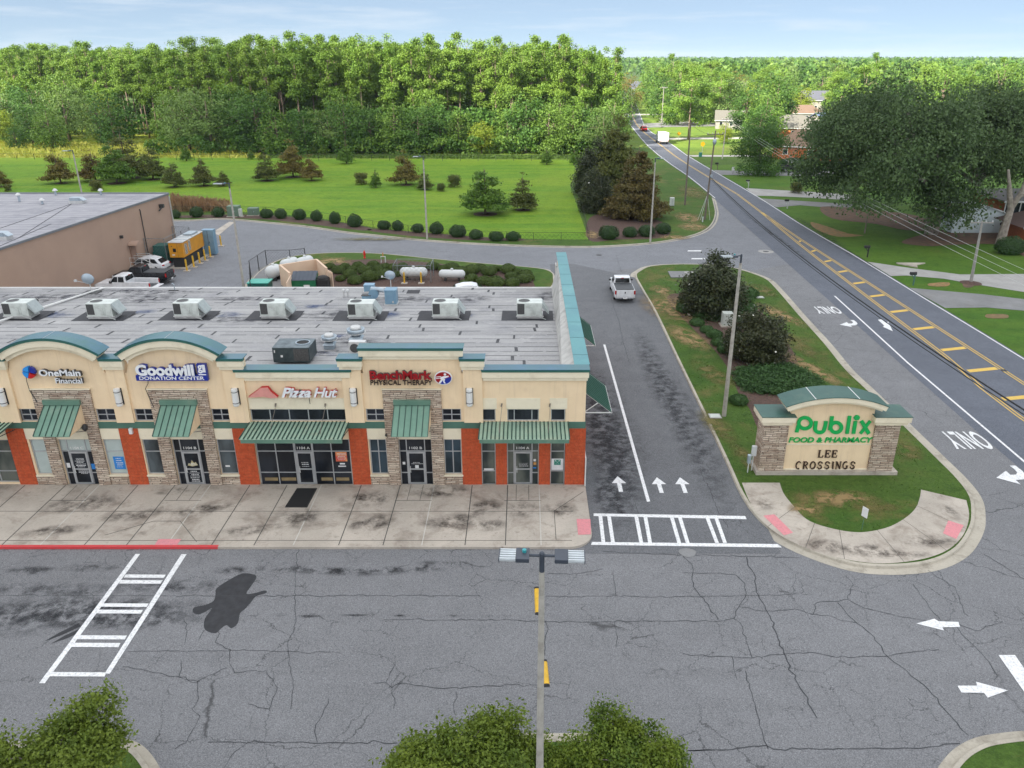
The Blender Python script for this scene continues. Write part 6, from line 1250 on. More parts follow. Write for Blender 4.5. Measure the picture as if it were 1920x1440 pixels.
def pickup(lb, loc, rz_, paint, cover=False, crew=False, open_gate=False, cat='pickup truck'):
    t = T('pickup_truck', lb, cat, loc, rz_); P_ = M[paint]
    b = bodyloft([(-.45,.94,.90,.5,1.22),(.5,1.0,.95,.45,1.22),(1.6,1.0,.94,.42,1.18),(2.55,.99,.90,.45,1.12),(2.85,.90,.80,.5,1.0)], P_, t, 'body', .05)
    for s_ in (-1, 1): m = MB(); m.prismx([(s_*.84,.5),(s_*1.0,.5),(s_*1.0,.95),(s_*.97,1.30),(s_*.84,1.30)], -2.95, -.46); fixn(m.build('bed_side', P_, b, wc=False, bevel=.03))
    m = MB(); m.box(-2.9,-.47,-.84,.84,.55,.72); m.build('bed_floor', M['bed'], b, wc=False)
    m = MB(); m.box(-.52,-.46,-.84,.84,.72,1.28); m.build('bed_front', P_, b, wc=False)
    if cover: m = MB(); m.box(-2.85,-.5,-.9,.9,1.30,1.335); m.build('bed_cover', M['bed'], b, wc=False)
    g = MB(); 
    if open_gate: g.prismx([(-.84,.68),(.84,.68),(.84,.74),(-.84,.74)], -3.5, -2.96)
    else: g.box(-3.02,-2.955,-.84,.84,.6,1.30)
    tg = g.build('tailgate', P_, b, wc=False, bevel=.015)
    if not open_gate: m = MB(); m.box(-3.03,-3.021,-.06,.06,.95,1.12); m.build('badge', M['iron'], tg, wc=False)
    m = MB(); m.box(-3.15,-2.96,-.95,.95,.42,.6); m.build('bumper', M['chrome'] if paint != 'bpaint' else M['iron'], b, wc=False, bevel=.03); m = MB(); m.box(2.8,3.0,-.9,.9,.42,.72); m.build('bumper', M['chrome'], b, wc=False, bevel=.04)
    m = MB(); m.box(-3.16,-3.15,-.2,.2,.45,.58); m.build('licence_plate', M['decal'], b, wc=False)
    r0 = -.42 if not crew else -.40
    cb = MB(); cb.loft([[(x,-a,z),(x,a,z),(x2,a2,z2),(x2,-a2,z2)] for x,a,z,x2,a2,z2 in ((-.44,.93,1.2,-.36,.74,1.86),(0,.94,1.21,0,.78,1.92),(.75,.94,1.2,.55,.77,1.90),(1.35,.92,1.18,.8,.72,1.84))]); cab = fixn(cb.build('cab', P_, b, wc=False, bevel=.04))
    for s_ in (-1, 1):
        for x0, x1, q0, q1 in ((-.3,.32,-.25,.30),(.40,1.15,.38,.74)):
            m = MB(); m.add([(x0,s_*.915,1.27),(x1,s_*.905,1.27),(q1,s_*.79,1.78),(q0,s_*.795,1.78)], [(0,1,2,3)]); 
            w_ = m.build('side_window', M['carglass'], cab, wc=False)
            for v in w_.data.vertices: v.co.y += s_*.028
        m = MB(); m.box(.95,1.12,s_*1.0,s_*1.22,1.2,1.36); m.build('wing_mirror', M['iron'], b, wc=False); m = MB(); m.box(-2.99,-2.9,s_*.86,s_*1.01,.85,1.22); m.build('tail_light', M['taill'], b, wc=False); m = MB(); m.box(2.75,2.9,s_*.62,s_*.92,.75,.95); m.build('headlight', M['headl'], b, wc=False)
        for x in (1.95,-1.75): wheel(t, x, s_*.87)
    m = MB(); m.add([(-.47,-.74,1.36),(-.47,.74,1.36),(-.395,.66,1.8),(-.395,-.66,1.8)], [(0,1,2,3)]); m.build('rear_window', M['carglass'], cab, wc=False)
    m = MB(); m.add([(1.40,-.84,1.22),(1.40,.84,1.22),(.86,.66,1.80),(.86,-.66,1.80)], [(0,1,2,3)]); m.build('windscreen', M['carglass'], cab, wc=False)
    m = MB(); m.box(-.44,-.40,-.12,.12,1.80,1.86); m.build('brake_light', M['taill'], cab, wc=False); return t
X, Y = G(1168,566); pickup('white pickup with a dark bed cover driving away up the drive lane', (9.95, Y+2.6, ZL+.01), R(90), 'wpaint', True)
X, Y = G(240,548); pickup('white pickup with a lowered tailgate, nearest of three vehicles at the store wall', (X, Y+.1, ZL+.01), R(176), 'wpaint', open_gate=True)
X, Y = G(272,531); pickup('black pickup parked between the white pickup and the white car', (X-.2, Y+.3, ZL+.01), R(178), 'bpaint', True)
X, Y = G(1486,323); pickup('black pickup with a pale sill stripe parked on the drive of the brick house', (X, Y+.6, .05), R(2), 'bpaint')
def car(lb, loc, rz_, paint, h=1.55, L_=4.6, cat='car', w=.92):
    t = T('parked_car' if 'parked' in lb else 'car', lb, cat, loc, rz_); k = L_/4.6; P_ = M[paint]
    b = bodyloft([(-2.3*k,w*.86,w*.8,.4,.85),(-2.1*k,w*.96,w*.9,.3,.98),(-1*k,w,w*.95,.25,1.0),(.6*k,w,w*.95,.25,.97),(1.7*k,w*.97,w*.88,.28,.88),(2.3*k,w*.8,w*.68,.35,.68)], P_, t, 'body', .06)
    c = MB(); c.loft([[(x,-a,z),(x,a,z),(x2,a2,z2),(x2,-a2,z2)] for x,a,z,x2,a2,z2 in ((-2.1*k,w*.86,.93,-1.55*k,w*.66,h-.15),(-.9*k,w*.92,.96,-.8*k,w*.74,h),(.2*k,w*.92,.95,.0,w*.74,h),(1.25*k,w*.88,.9,.45*k,w*.68,h-.1))]); cab = fixn(c.build('cabin', P_, b, wc=False, bevel=.04))
    for s_ in (-1, 1):
        for x0, x1, q0, q1 in ((-1.75,-.95,-1.4,-.9),(-.85,-.02,-.8,-.05),(.08,.98,.03,.40)):
            m = MB(); y0, y1 = w*.915, w*.745; m.add([(x0*k,s_*(y0+.012),1.02),(x1*k,s_*(y0+.012),1.0),(q1*k,s_*(y1+.035),h-.14),(q0*k,s_*(y1+.035),h-.14)], [(0,1,2,3)]); m.build('side_window', M['carglass'], cab, wc=False)
        m = MB(); m.box(-2.33*k,-2.1*k,s_*w*.6,s_*w*.9,.72,.86); m.build('tail_light', M['taill'], b, wc=False); m = MB(); m.box(2.1*k,2.3*k,s_*w*.5,s_*w*.76,.6,.7); m.build('headlight', M['headl'], b, wc=False)
        m = MB(); m.box(.75*k,.92*k,s_*w*.98,s_*w*1.14,.98,1.1); m.build('wing_mirror', M['iron'], b, wc=False)
        for x in (1.4*k,-1.4*k): wheel(t, x, s_*w*.87, .34, .22)
    m = MB(); m.add([(-2.06*k,-w*.72,1.0),(-2.06*k,w*.72,1.0),(-1.64*k,w*.6,h-.2),(-1.64*k,-w*.6,h-.2)], [(0,1,2,3)]); g = m.build('rear_window', M['carglass'], cab, wc=False)
    for v in g.data.vertices: v.co.x -= .03; v.co.z += .02
    m = MB(); m.add([(1.28*k,-w*.78,.94),(1.28*k,w*.78,.94),(.52*k,w*.62,h-.13),(.52*k,-w*.62,h-.13)], [(0,1,2,3)]); g = m.build('windscreen', M['carglass'], cab, wc=False)
    for v in g.data.vertices: v.co.x += .03; v.co.z += .02
    return t
X, Y = G(268,512); car('white crossover parked farthest along the store wall, beside the steps', (X, Y+1.2, ZL+.01), R(176), 'wpaint', 1.6, 4.8, w=.95)
car('white car parked close behind the shop, only its roof showing over the roof edge', (-5.2, 75.6, ZL+.02), R(8), 'wpaint', 1.65, 4.7); car('red car parked behind the shop, only a strip of roof showing', (-9.6, 74.0, ZL+.02), R(4), 'rpaint', 1.45, 4.5)
X, Y = G(1207,246); car('small red car driving away beyond the white van', (X, Y+1, ZL+.03), R(93), 'rpaint', 1.6, 4.5)
X, Y = G(1244,271); t = T('delivery_van', 'white box van driving away on the road between the lawns', 'van', (X, Y+2.8, ZL+.03), R(94))
m = MB(); m.box(-3,1.6,-1.15,1.15,.75,3.1); b = m.build('cargo_box', M['wpaint'], t, wc=False, bevel=.05); m = MB(); m.loft([[(x,-a,z0),(x,a,z0),(x,a,z1),(x,-a,z1)] for x,a,z0,z1 in ((1.61,1.05,.5,2.7),(2.3,1.05,.5,2.6),(2.8,1.0,.5,1.6),(3.4,.9,.5,1.3))]); c_ = fixn(m.build('cab', M['wpaint'], t, wc=False, bevel=.05))
m = MB(); m.box(-3.02,-3.0,-.95,.95,1.0,2.9); d = m.build('rear_door', M['wpaint'], b, wc=False); textobj('lettering', 'FedEx', M['lblue'], d, (-.5,.5,2.0,2.45), lambda u,v,w: (-3.03-w, -u, v), 0, .02); m = MB(); m.box(-3.2,-3.0,-1.1,1.1,.45,.7); m.build('bumper', M['iron'], t, wc=False)
lt = t.children
for s_ in (-1,1):
    m = MB(); m.box(-3.03,-3.0,s_*.98,s_*1.1,.8,1.1); m.build('tail_light', M['taill'], b, wc=False); m = MB(); m.box(1.9,2.4,s_*1.055,s_*1.06,1.6,2.3); m.build('side_window', M['carglass'], c_, wc=False)
    for x in (2.5,-1.8): wheel(t, x, s_*.95, .42, .3)
m = MB(); m.add([(2.35,-.9,2.4),(2.35,.9,2.4),(2.84,.85,1.66),(2.84,-.85,1.66)], [(0,1,2,3)]); m.build('windscreen', M['carglass'], c_, wc=False)
X, Y = G(1523,324); t = T('utility_trailer', 'low dark utility trailer loaded with pale bits behind the black pickup', 'trailer', (X, Y+.5, .05)); m = MB(); m.box(-1.6,1.6,-.8,.8,.45,.55); m.box(-1.6,1.6,-.82,-.78,.55,.85); m.box(-1.6,1.6,.78,.82,.55,.85); m.bar((-1.6,0,.5),(-2.6,0,.5),.08); b = m.build('bed', M['iron'], t, wc=False); [wheel(t, .3, s_*.9, .3, .2) for s_ in (-1,1)]; m = MB(); [m.ell((-1+i*.5,0,.75),(.22,.3,.2),8,5) for i in range(4)]; m.build('load', M['tankw'], t, wc=False)
# ------------------------------------------------------------------ poles, wires, mailboxes
M['wood'] = mk('pole_wood', (.20,.16,.13), (.14,.115,.095), 3, .9); M['woodpale'] = mk('pole_grey_wood', (.33,.31,.29), (.25,.235,.22), 3, .9); M['wire'] = mk('wire_pale', (.55,.57,.55), rough=.5); M['wireb'] = mk('wire_black', (.02,.02,.025), rough=.6)
def upole(lb, b, top, h, mat='wood', arm=True, armrot=0, r=.15, arms=(.5,)):
    t = T('utility_pole', lb, 'utility pole', (b[0],b[1],.05)); tx, ty = top[0]-b[0], top[1]-b[1]
    m = MB(); m.tube([(0,0,0),(tx,ty,h)],[r,r*.62],10); m.build('pole', M[mat], t, wc=False)
    for a in arms if arm else ():
        c = Vector((tx,ty,h-a)); d = Vector((math.cos(armrot), math.sin(armrot), 0)); m = MB(); m.bar(c-d*1.2, c+d*1.2, .1, .12); cr = m.build('crossarm', M[mat], t, wc=False)
        for k in (-1.1,-.4,.4,1.1): m = MB(); q = c+d*k; m.lathe([(.03,.05),(.06,.1),(.06,.18),(.03,.24),(0,.24)],(q.x,q.y,q.z),8); m.build('insulator', M['tankw'], cr, wc=False)
    return t
A1 = G(1284,386); A2 = G(1321,413.5)
upole('left one of the two dark utility poles on the verge before the road bend', A1, (A1[0]-.1,A1[1]), 13.3, armrot=.0, arms=(.6,)); tb = upole('leaning utility pole with pale guy wires at its foot, at the lane corner', A2, (A2[0]+.45,A2[1]), 12.7, armrot=.1, arms=(.5,))
m = MB(); m.ell((.35,-.35,11.2),(.28,.28,.45),10,8); m.box(.2,.5,-.3,0,6.2,6.6); m.build('transformer', M['galv'], tb, wc=False)
for dx in (-1.1,-.7,.7): m = MB(); m.tube([(dx,-.4,.1),(.1,0,3.8)],.03,5); m.build('guy_wire', M['wire'], tb, wc=False)
A3 = G(1820,531); upole('short grey utility pole in the mulch ring between the two driveways', A3, (A3[0]-.25,A3[1]), 6.6, 'woodpale', r=.17, arms=(.15,), armrot=0)
t = T('mulch_ring', 'ring of brown mulch round the foot of the grey pole by the driveways', 'mulch', (*A3,.03)); m = MB(); m.lathe([(1.1,0),(.5,.14),(0,.2)],(0,0,0),14); m.build('mulch', M['mulch'], t, wc=False)
A4 = G(1354,299); upole('thin pale utility pole on the lawn left of the round dark tree', A4, (A4[0]+.2,A4[1]), 9.2, 'woodpale', r=.13, armrot=.2, arms=(.3,))
A5 = G(1182.5,250); upole('dark brown utility pole at the left roadside beside the far lawns', A5, A5, 8.5, r=.16, arm=False); A6 = G(1240,239); upole('pale utility pole at the side street near the white garden wall', A6, A6, 13, 'woodpale', r=.16, arms=(.4,)); A7 = G(1621,438); upole('thin dark pole in the shaded yard under the big oak', A7, A7, 4.5, r=.09, arm=False)
def wire(lb, a, b, sag, r, mat, group=None):
    m = MB(); A, B = Vector(a), Vector(b); pts = []
    for i in range(25): t_ = i/24; p = A.lerp(B, t_); p.z -= sag*4*t_*(1-t_); pts.append(p)
    m.tube(pts, r, 5); return tag(m.build('overhead_wire', mat), lb, 'wire', group)
tp = (A2[0]+.15, A2[1], 6.2)
for i, (dz, dx) in enumerate(((0,0),(.22,.12),(.1,.3))): wire(('lowest','uppermost','middle')[i]+' of the three thick black cables hanging over the turn lane', (tp[0]+dx*.3,tp[1],tp[2]+dz), (28.2+dx,-12,7.9+dz), 3.1, .035, M['wireb'], 'black cables from the leaning pole')
for i, (dx, dz) in enumerate(((0,.0),(.9,.35),(1.9,.7))): wire(('lowest','middle','highest')[i]+' of the pale power lines running over the right lane to the lawns', (A4[0]+dx*.5,A4[1],8.9+dz*.3), (37.2+dx,-8,7.2+dz), 2.6, .013, M['wire'], 'pale power lines over the road')
wire('thin wire crossing the road between the two verge poles and the pale far pole', (A1[0],A1[1],12.9), (A4[0],A4[1],9.1), 1.2, .014, M['wireb']); wire('thin wire between the two dark verge poles', (A1[0],A1[1],12.7), (A2[0]+.4,A2[1],12.2), .4, .02, M['wireb']); wire('long thin wire from the left verge pole to the roadside pole far up the road', (A1[0],A1[1],12.5), (A5[0],A5[1],8.3), 1.5, .02, M['wireb'])
def mailbox(lb, px, py, rz_, post='wood', box='blk'):
    X, Y = G(px, py); t = T('mailbox', lb, 'mailbox', (X,Y,.01), rz_); m = MB(); m.box(-.06,.06,-.06,.06,0,1.15); m.bar((0,0,.7),(-.35,0,1.12),.07); m.box(-.5,.15,-.05,.05,1.1,1.17); m.build('post', M[post], t, wc=False)
    m = MB(); m.loft([[(x,-.13,1.17),(x,.13,1.17),(x,.13,1.33)]+[(x,.13*math.cos(a),1.33+.13*math.sin(a)) for a in [math.pi*k/6 for k in range(1,6)]]+[(x,-.13,1.33)] for x in (-.55,.12)]); b = fixn(m.build('box', M[box], t, wc=False)); m = MB(); m.box(.0,.03,.13,.15,1.2,1.45); m.build('flag', M['taill'], b, wc=False)
mailbox('black mailbox on a black post in the lawn before the big oaks', 1626, 482.5, 0, 'blk'); mailbox('black mailbox on a green post between the two right driveways', 1712, 535, 0, 'green'); mailbox('dark mailbox on a white post beside the upper double driveway', 1476, 391, 0, 'tankw'); mailbox('dark mailbox on a white post on the lawn opposite the lane corner', 1403, 352, 0, 'tankw'); mailbox('dark mailbox on a dark post near the black pickup driveway', 1345, 318, 0)
def yellow_sign(lb, px, py, h, shape):
    X, Y = G(px, py); t = T('road_sign', lb, 'road sign', (X,Y,.01)); m = MB(); m.tube([(0,0,0),(0,0,h)],.035,6); m.build('post', M['galv'], t, wc=False)
    m = MB(); m.prismy([(.6*math.cos(a)*(1 if shape else .95), h+.0+.6*math.sin(a)) for a in [R(0 if shape else 0)+2*math.pi*k/(4 if shape else 5) for k in range(4 if shape else 5)]], -.04, -.02); m.build('plate', mk('sign_yellow',(.85,.42,.01),rough=.4) if 'sign_yellow' not in bpy.data.materials else bpy.data.materials['sign_yellow'], t, wc=False)
yellow_sign('yellow warning sign on the lawn right of the white van', 1272, 265, 2.1, 1); yellow_sign('yellow-orange warning sign over a green bin by the farther driveway', 1316, 291, 2.6, 0)
X, Y = G(1313,294); t = T('bin', 'small green bin at the foot of the second yellow sign', 'bin', (X,Y,0)); m = MB(); m.box(-.35,.35,-.3,.3,0,.95); m.build('body', M['dgreen'], t, wc=False, bevel=.04); m = MB(); m.box(-.37,.37,-.32,.32,.95,1.02); m.build('lid', M['dgreen'], t, wc=False)
X, Y = G(1374,327); t = T('yard_sign', 'small white yard sign at the black pickup driveway', 'sign', (X,Y,0)); m = MB(); m.tube([(0,0,0),(0,0,.9)],.03,5); m.build('post', M['blk'], t, wc=False); m = MB(); m.box(-.3,.3,-.02,.02,.7,1.5); m.build('plate', M['decal'], t, wc=False)
# ------------------------------------------------------------------ houses
def house(lb, X, Y, w, d, hw, hr, wall, roof, rz_=0, hip=False, nwin=3, chimney=False, porch=False):
    t = T('house', lb, 'house', (X,Y,0), rz_); m = MB(); m.box(-w/2,w/2,-d/2,d/2,0,hw)
    if not hip: m.add([(-w/2,-d/2,hw),(-w/2,d/2,hw),(-w/2,0,hr)],[(0,1,2)]); m.add([(w/2,-d/2,hw),(w/2,d/2,hw),(w/2,0,hr)],[(0,2,1)])
    m.build('wall', wall, t, wc=False); o = .5; k = w/2 if not hip else w/2-d*.45; e = hw-.12
    m = MB(); V = [(-w/2-o,-d/2-o,e),(w/2+o,-d/2-o,e),(w/2+o,d/2+o,e),(-w/2-o,d/2+o,e),(-(k+(0 if hip else o)),0,hr+.1),(k+(0 if hip else o),0,hr+.1)]
    m.add(V, [(0,1,5,4),(2,3,4,5)]+([(1,2,5),(3,0,4)] if hip else [])); r_ = m.build('roof', roof, t, wc=False); md = r_.modifiers.new('thick','SOLIDIFY'); md.thickness = .15
    for i in range(nwin):
        x = -w/2+w*(i+.5)/nwin; m = MB(); m.box(x-.6,x+.6,-d/2-.06,-d/2+.01,1.0,2.3) ; f = m.build('window' if i != nwin//2 else 'door', M['whitemetal'], t, wc=False); m = MB(); m.box(x-.5,x+.5,-d/2-.07,-d/2-.055,1.08,2.22); m.build('pane', M['glass'], f, wc=False)
    m = MB(); m.box(-w/2-o,w/2+o,-d/2-o-.03,-d/2-o+.03,e-.1,e+.08); m.build('gutter', M['whitemetal'], t, wc=False)
    if chimney: m = MB(); m.box(w*.2,w*.2+.9,.4,1.3,hw,hr+1); m.build('chimney', M['red'], r_, wc=False)
    return t
M['rgrey'] = mk('shingle_grey', (.15,.145,.14), (.11,.105,.105), 6, .9); M['rbrown'] = mk('shingle_brown', (.20,.13,.09), (.15,.10,.07), 5, .9); M['rtan'] = mk('shingle_tan', (.165,.155,.13), (.13,.125,.105), 5, .9); M['rslate'] = mk('shingle_slate', (.11,.115,.14), (.08,.085,.105), 5, .9); M['rblue'] = mk('metal_roof_blue', (.15,.20,.36), rough=.4)
M['brick'] = mk('brick_orange', (.42,.14,.05), (.33,.10,.04), 8, .9); M['siding'] = mk('siding_white', (.58,.66,.68), (.54,.62,.64), .8, .7); M['wallw'] = mk('wall_white', (.32,.30,.27), rough=.8)
def hp(px, py): return G(px, py)
X, Y = hp(1355,243); house('brown-grey roofed house behind the round young tree, beyond the van', X+4, Y+6, 10, 9, 2.8, 5.6, M['wallw'], M['rtan'], R(-12))
X, Y = hp(1510,300); house('orange brick house with a tan and brown hip roof beside the round dark tree', X+3, Y+5, 17, 11, 3, 6.4, M['brick'], M['rbrown'], R(-22), hip=True)
X, Y = hp(1490,262); house('low house with a broad pale tan roof behind the brick house', X+2, Y+9, 16, 12, 3, 6.2, M['brick'], M['rtan'], R(-16), hip=True)
X, Y = hp(1530,208); house('two-storey house with a slate grey roof between yellow-green trees', X, Y+4, 12, 10, 4.5, 8.2, M['wallw'], M['rslate'], R(-8)); X, Y = hp(1510,228); house('pink-brown roofed house in front of the slate grey one', X, Y+3, 13, 9, 3, 5.6, M['wallw'], M['rbrown'], R(-4), hip=True)
X, Y = hp(1548,240); house('small building with a blue metal roof among green trees', X, Y+3, 8, 6, 2.8, 4.8, M['wallw'], M['rblue'], R(30))
X, Y = hp(1265,212); house('white house glimpsed behind the trees left of the tall pines', X+4, Y+10, 12, 9, 3.2, 6, M['wallw'], M['rgrey'], R(5))
# white barn-like shed and the porch house
X0, Y0 = G(1783,437); X1, Y1 = G(1893,437.5); t = T('shed', 'pale blue-white metal shed behind the forked oak trunk', 'shed', ((X0+X1)/2,Y0+3,0)); w = X1-X0
m = MB(); m.prismy([(-w/2,0),(w/2,0),(w/2,2.35),(w*.28,3.1),(0,3.55),(-w*.28,3.3),(-w/2,2.2)], -3, 3); b = fixn(m.build('wall', M['siding'], t, wc=False))
m = MB(); m.bar((w/2+.2,-3.1,2.35),(w*.05,-3.1,3.6),.35,.12); m.add([(w/2+.25,-3.2,2.3),(w/2+.25,3.2,2.3),(.0,3.2,3.68),(.0,-3.2,3.68),(-w/2-.2,-3.2,2.2),(-w/2-.2,3.2,2.2)], [(0,1,2,3),(3,2,5,4)]); m.build('roof', M['tankw'], t, wc=False)
m = MB(); m.box(w*.20,w*.43,-3.04,-3.0,.1,2.0); m.build('door', M['siding'], b, wc=False); m = MB(); m.lathe([(0,0),(.22,0),(.22,.03),(0,.03)],n=12); e = m.build('wreath', M['iron'], b, wc=False); e.location = (w*.33,-3.05,1.3); e.rotation_euler = (R(90),0,0)
X, Y = G(1915,425); t = T('porch_house', 'brick house at the right edge with a dark screened porch and white trim', 'house', (X+6,Y+5,0), 0)
m = MB(); m.box(-6,9,-1,9,0,3); m.build('wall', M['brick'], t, wc=False); m = MB(); m.box(-7.5,9,-2.2,9.5,3.0,3.15); r_ = m.build('roof', M['rgrey'], t, wc=False); m = MB(); m.box(-7.55,9,-2.3,-2.18,2.9,3.16); m.build('fascia', M['tankw'], t, wc=False)
m = MB(); m.box(-7.3,-1,-2.0,-1.0,0,.5); m.build('porch_floor', mk('porch_trim',(.62,.45,.25),rough=.8), t, wc=False)
for x in (-7.2,-5,-2.8): m = MB(); m.box(x,x+.12,-2.05,-1.95,.5,2.95); m.build('porch_post', M['tankw'], t, wc=False)
m = MB(); m.box(-7.1,-1,-1.9,-1.85,.5,2.95); m.build('screen', M['glass'], t, wc=False)
X, Y = G(1925,462); t = T('brick_wing', 'orange brick wing with a white roof edge at the right picture edge', 'house', (X+4,Y+3,0)); m = MB(); m.box(-4.2,8,-3,3,0,2.4); m.build('wall', M['brick'], t, wc=False); m = MB(); m.prismy([(-5.2,2.4),(8,2.4),(8,4.0),(1,4.0)], -3.5, 3.5); fixn(m.build('roof', mk('dark_shingle',(.10,.06,.05),(.08,.05,.04),4,.9), t, wc=False)); m = MB(); m.bar((-5.3,-3.55,2.4),(1,-3.55,4.0),.1,.2); m.build('fascia', M['tankw'], t, wc=False)
X, Y = G(1905,440); t = T('picnic_table', 'weathered grey picnic table beside the shed', 'table', (X,Y,.03), R(-20)); m = MB(); m.box(-.9,.9,-.4,.4,.7,.76); m.build('table_top', M['woodpale'], t, wc=False); m = MB(); m.box(-.9,.9,-.85,-.6,.42,.47); m.build('bench', M['woodpale'], t, wc=False); m = MB(); m.bar((-.6,-.7,0),(-.6,.1,.7),.07); m.bar((.6,-.7,0),(.6,.1,.7),.07); m.build('leg', M['woodpale'], t, wc=False)
X, Y = G(1262,229); t = T('garden_wall', 'low white garden wall by the far side street', 'wall', (X,Y,0)); m = MB(); m.box(-5,7,-.15,.15,0,1.1); m.build('panel', M['wallw'], t, wc=False); m = MB(); [m.box(-5+i*3-.2,-5+i*3+.2,-.22,.22,0,1.3) for i in range(5)]; m.build('pier', M['wallw'], t, wc=False)
m = MB(); p, q = G(1680,494), G(1712,498); m.prism([p,(p[0]+3.4,p[1]-.1),(q[0]+.4,q[1]),(q[0],q[1]-1.1),(p[0],p[1]-.35)], 0, .12); fixn(m.build('stone_slab', M['walk'])); tag(bpy.data.objects['stone_slab'], 'long pale slab lying at the upper edge of the concrete driveway', 'slab')
# ------------------------------------------------------------------ vegetation
def npmesh(name, V, F, mats, mi=None):
    me = bpy.data.meshes.new(name); n = len(V); k = F.shape[1]
    me.vertices.add(n); me.vertices.foreach_set('co', V.astype(np.float32).ravel())
    me.loops.add(F.size); me.loops.foreach_set('vertex_index', F.astype(np.int32).ravel())
    me.polygons.add(len(F)); me.polygons.foreach_set('loop_start', np.arange(0, F.size, k, dtype=np.int32)); me.polygons.foreach_set('loop_total', np.full(len(F), k, dtype=np.int32))
    for m in mats: me.materials.append(m)
    if mi is not None: me.polygons.foreach_set('material_index', mi.astype(np.int32))
    me.update(calc_edges=True); me.validate(); return me
def leafquads(C, size, rs, up=.4, asp=.6, outc=None, outw=.5):
    n = len(C); N = rs.normal(size=(n,3)); N[:,2] += up
    if outc is not None: d = C-outc; d /= np.linalg.norm(d, axis=1)[:,None]+1e-6; N += d*outw*2
    N /= np.linalg.norm(N, axis=1)[:,None]
    A = np.cross(N, rs.normal(size=(n,3))); A /= np.linalg.norm(A, axis=1)[:,None]+1e-9; B = np.cross(N, A)
    s = (size*rs.uniform(.6, 1.35, n))[:,None]
    V = np.stack([C-A*s*.5, C-B*s*asp*.5+N*s*.06, C+A*s*.5, C+B*s*asp*.5+N*s*.06], 1).reshape(-1,3)
    return V, np.arange(n*4).reshape(n,4)
def clumps(rs, blobs, nc, cr, per, inner=.55, flat=.6, low=-1.):
    """blobs [(cx,cy,cz,rx,ry,rz)]; clumps of leaves scattered through the outer part of the blobs"""
    w = np.array([b[3]*b[4]*b[5] for b in blobs])**.75; w /= w.sum(); idx = rs.choice(len(blobs), nc, p=w); Bb = np.array(blobs)[idx]
    D = rs.normal(size=(nc,3)); D /= np.linalg.norm(D, axis=1)[:,None]; D[:,2] = np.where(D[:,2] < low, -D[:,2], D[:,2])
    r = rs.uniform(inner, 1, nc)[:,None]; CC = Bb[:,:3]+D*Bb[:,3:]*r
    sc = rs.uniform(.6, 1.3, nc)
    P_ = np.repeat(CC, per, 0)+np.clip(rs.normal(size=(nc*per,3)),-1.7,1.7)*np.repeat(sc, per)[:,None]*np.array([cr,cr,cr*flat])*.5
    return P_
def limbs(m, rs, h, r, blobs, lean=0., n=6, top=None):
    top = top or h*.8; pts = [(0,0,-.1),(lean*.3+rs.normal()*.05*r*6, rs.normal()*.05*r*6, h*.3),(lean, rs.normal()*.2, top)]
    m.tube(pts, [r*1.25, r*.85, r*.25], 8)
    for k in range(n):
        b = blobs[rs.randint(len(blobs))]; z = top*rs.uniform(.35, .75); a = (lean*z/top, 0, z); e = (b[0]+rs.normal()*b[3]*.4, b[1]+rs.normal()*b[4]*.4, max(z+.3, b[2]+rs.normal()*b[5]*.3))
        mid = tuple((a[i]+e[i])/2+(0,0,.06*h)[i] for i in range(3)); m.tube([a, mid, e], [r*.45, r*.28, r*.08], 6)
def plant(name, seed, h, blobs, nc, cr, per, size, mat, bark=None, r=.2, inner=.55, flat=.6, up=.4, asp=.6, nl=6, extra=None, low=-1., top=None, outw=.4):
    rs = np.random.RandomState(seed); t = T(name, 'x', 'tree')
    P_ = clumps(rs, blobs, nc, cr, per, inner, flat, low); ctr = np.mean([b[:3] for b in blobs], 0)
    P_ = P_[P_[:,2] > .03]
    V, F = leafquads(P_, size, rs, up, asp, ctr, outw); mats = [mat]; mi = None
    if extra:   # (material, count, size) blooms or dead tufts
        k = rs.choice(len(P_), extra[1]); Q = P_[k]; d = Q-ctr; d /= np.linalg.norm(d,axis=1)[:,None]; Q = Q+d*extra[2]*1.2; V2, F2 = leafquads(Q, extra[2], rs, up, 1., ctr, 1.); mi = np.r_[np.zeros(len(F)), np.ones(len(F2))]; F = np.r_[F, F2+len(V)]; V = np.r_[V, V2]; mats.append(extra[0])
    me = npmesh('crown', V, F, mats, mi); o = bpy.data.objects.new('crown', me); COL.objects.link(o); o.parent = t
    if bark: m = MB(); limbs(m, rs, h, r, blobs, 0, nl, top); m.build('trunk', bark, t, wc=False, smooth=True)
    return t
M['bark'] = mk('bark_brown', (.17,.125,.09), (.10,.075,.055), 5, .95, bump=.02); M['barkp'] = mk('bark_pine', (.30,.22,.16), (.19,.14,.105), 3, .95); M['barkg'] = mk('bark_grey', (.34,.30,.26), (.20,.17,.145), 2.5, .95, bump=.02)
M['lpine'] = leafmat('leaf_pine', [(.075,.165,.022), (.168,.27,.035), (.20,.265,.045)], .22, .22)
M['lbroad'] = leafmat('leaf_broad', [(.055,.135,.018), (.122,.21,.03), (.15,.215,.035)], .3, .22)
M['ldark'] = leafmat('leaf_dark', [(.030,.085,.016), (.075,.16,.026), (.085,.15,.028)], .3, .25)
M['loak'] = leafmat('leaf_oak', [(.032,.066,.022), (.085,.135,.045), (.08,.125,.042)], .35, .2)
M['lgrey'] = leafmat('leaf_greygreen', [(.08,.145,.036), (.15,.235,.056), (.17,.235,.06)], .3, .25)
M['lyel'] = leafmat('leaf_yellow', [(.15,.23,.02), (.23,.29,.03), (.25,.26,.04)], .4, .35)
M['lbrown'] = leafmat('leaf_goldbrown', [(.16,.105,.03), (.19,.165,.038), (.13,.16,.03)], .9, .3)
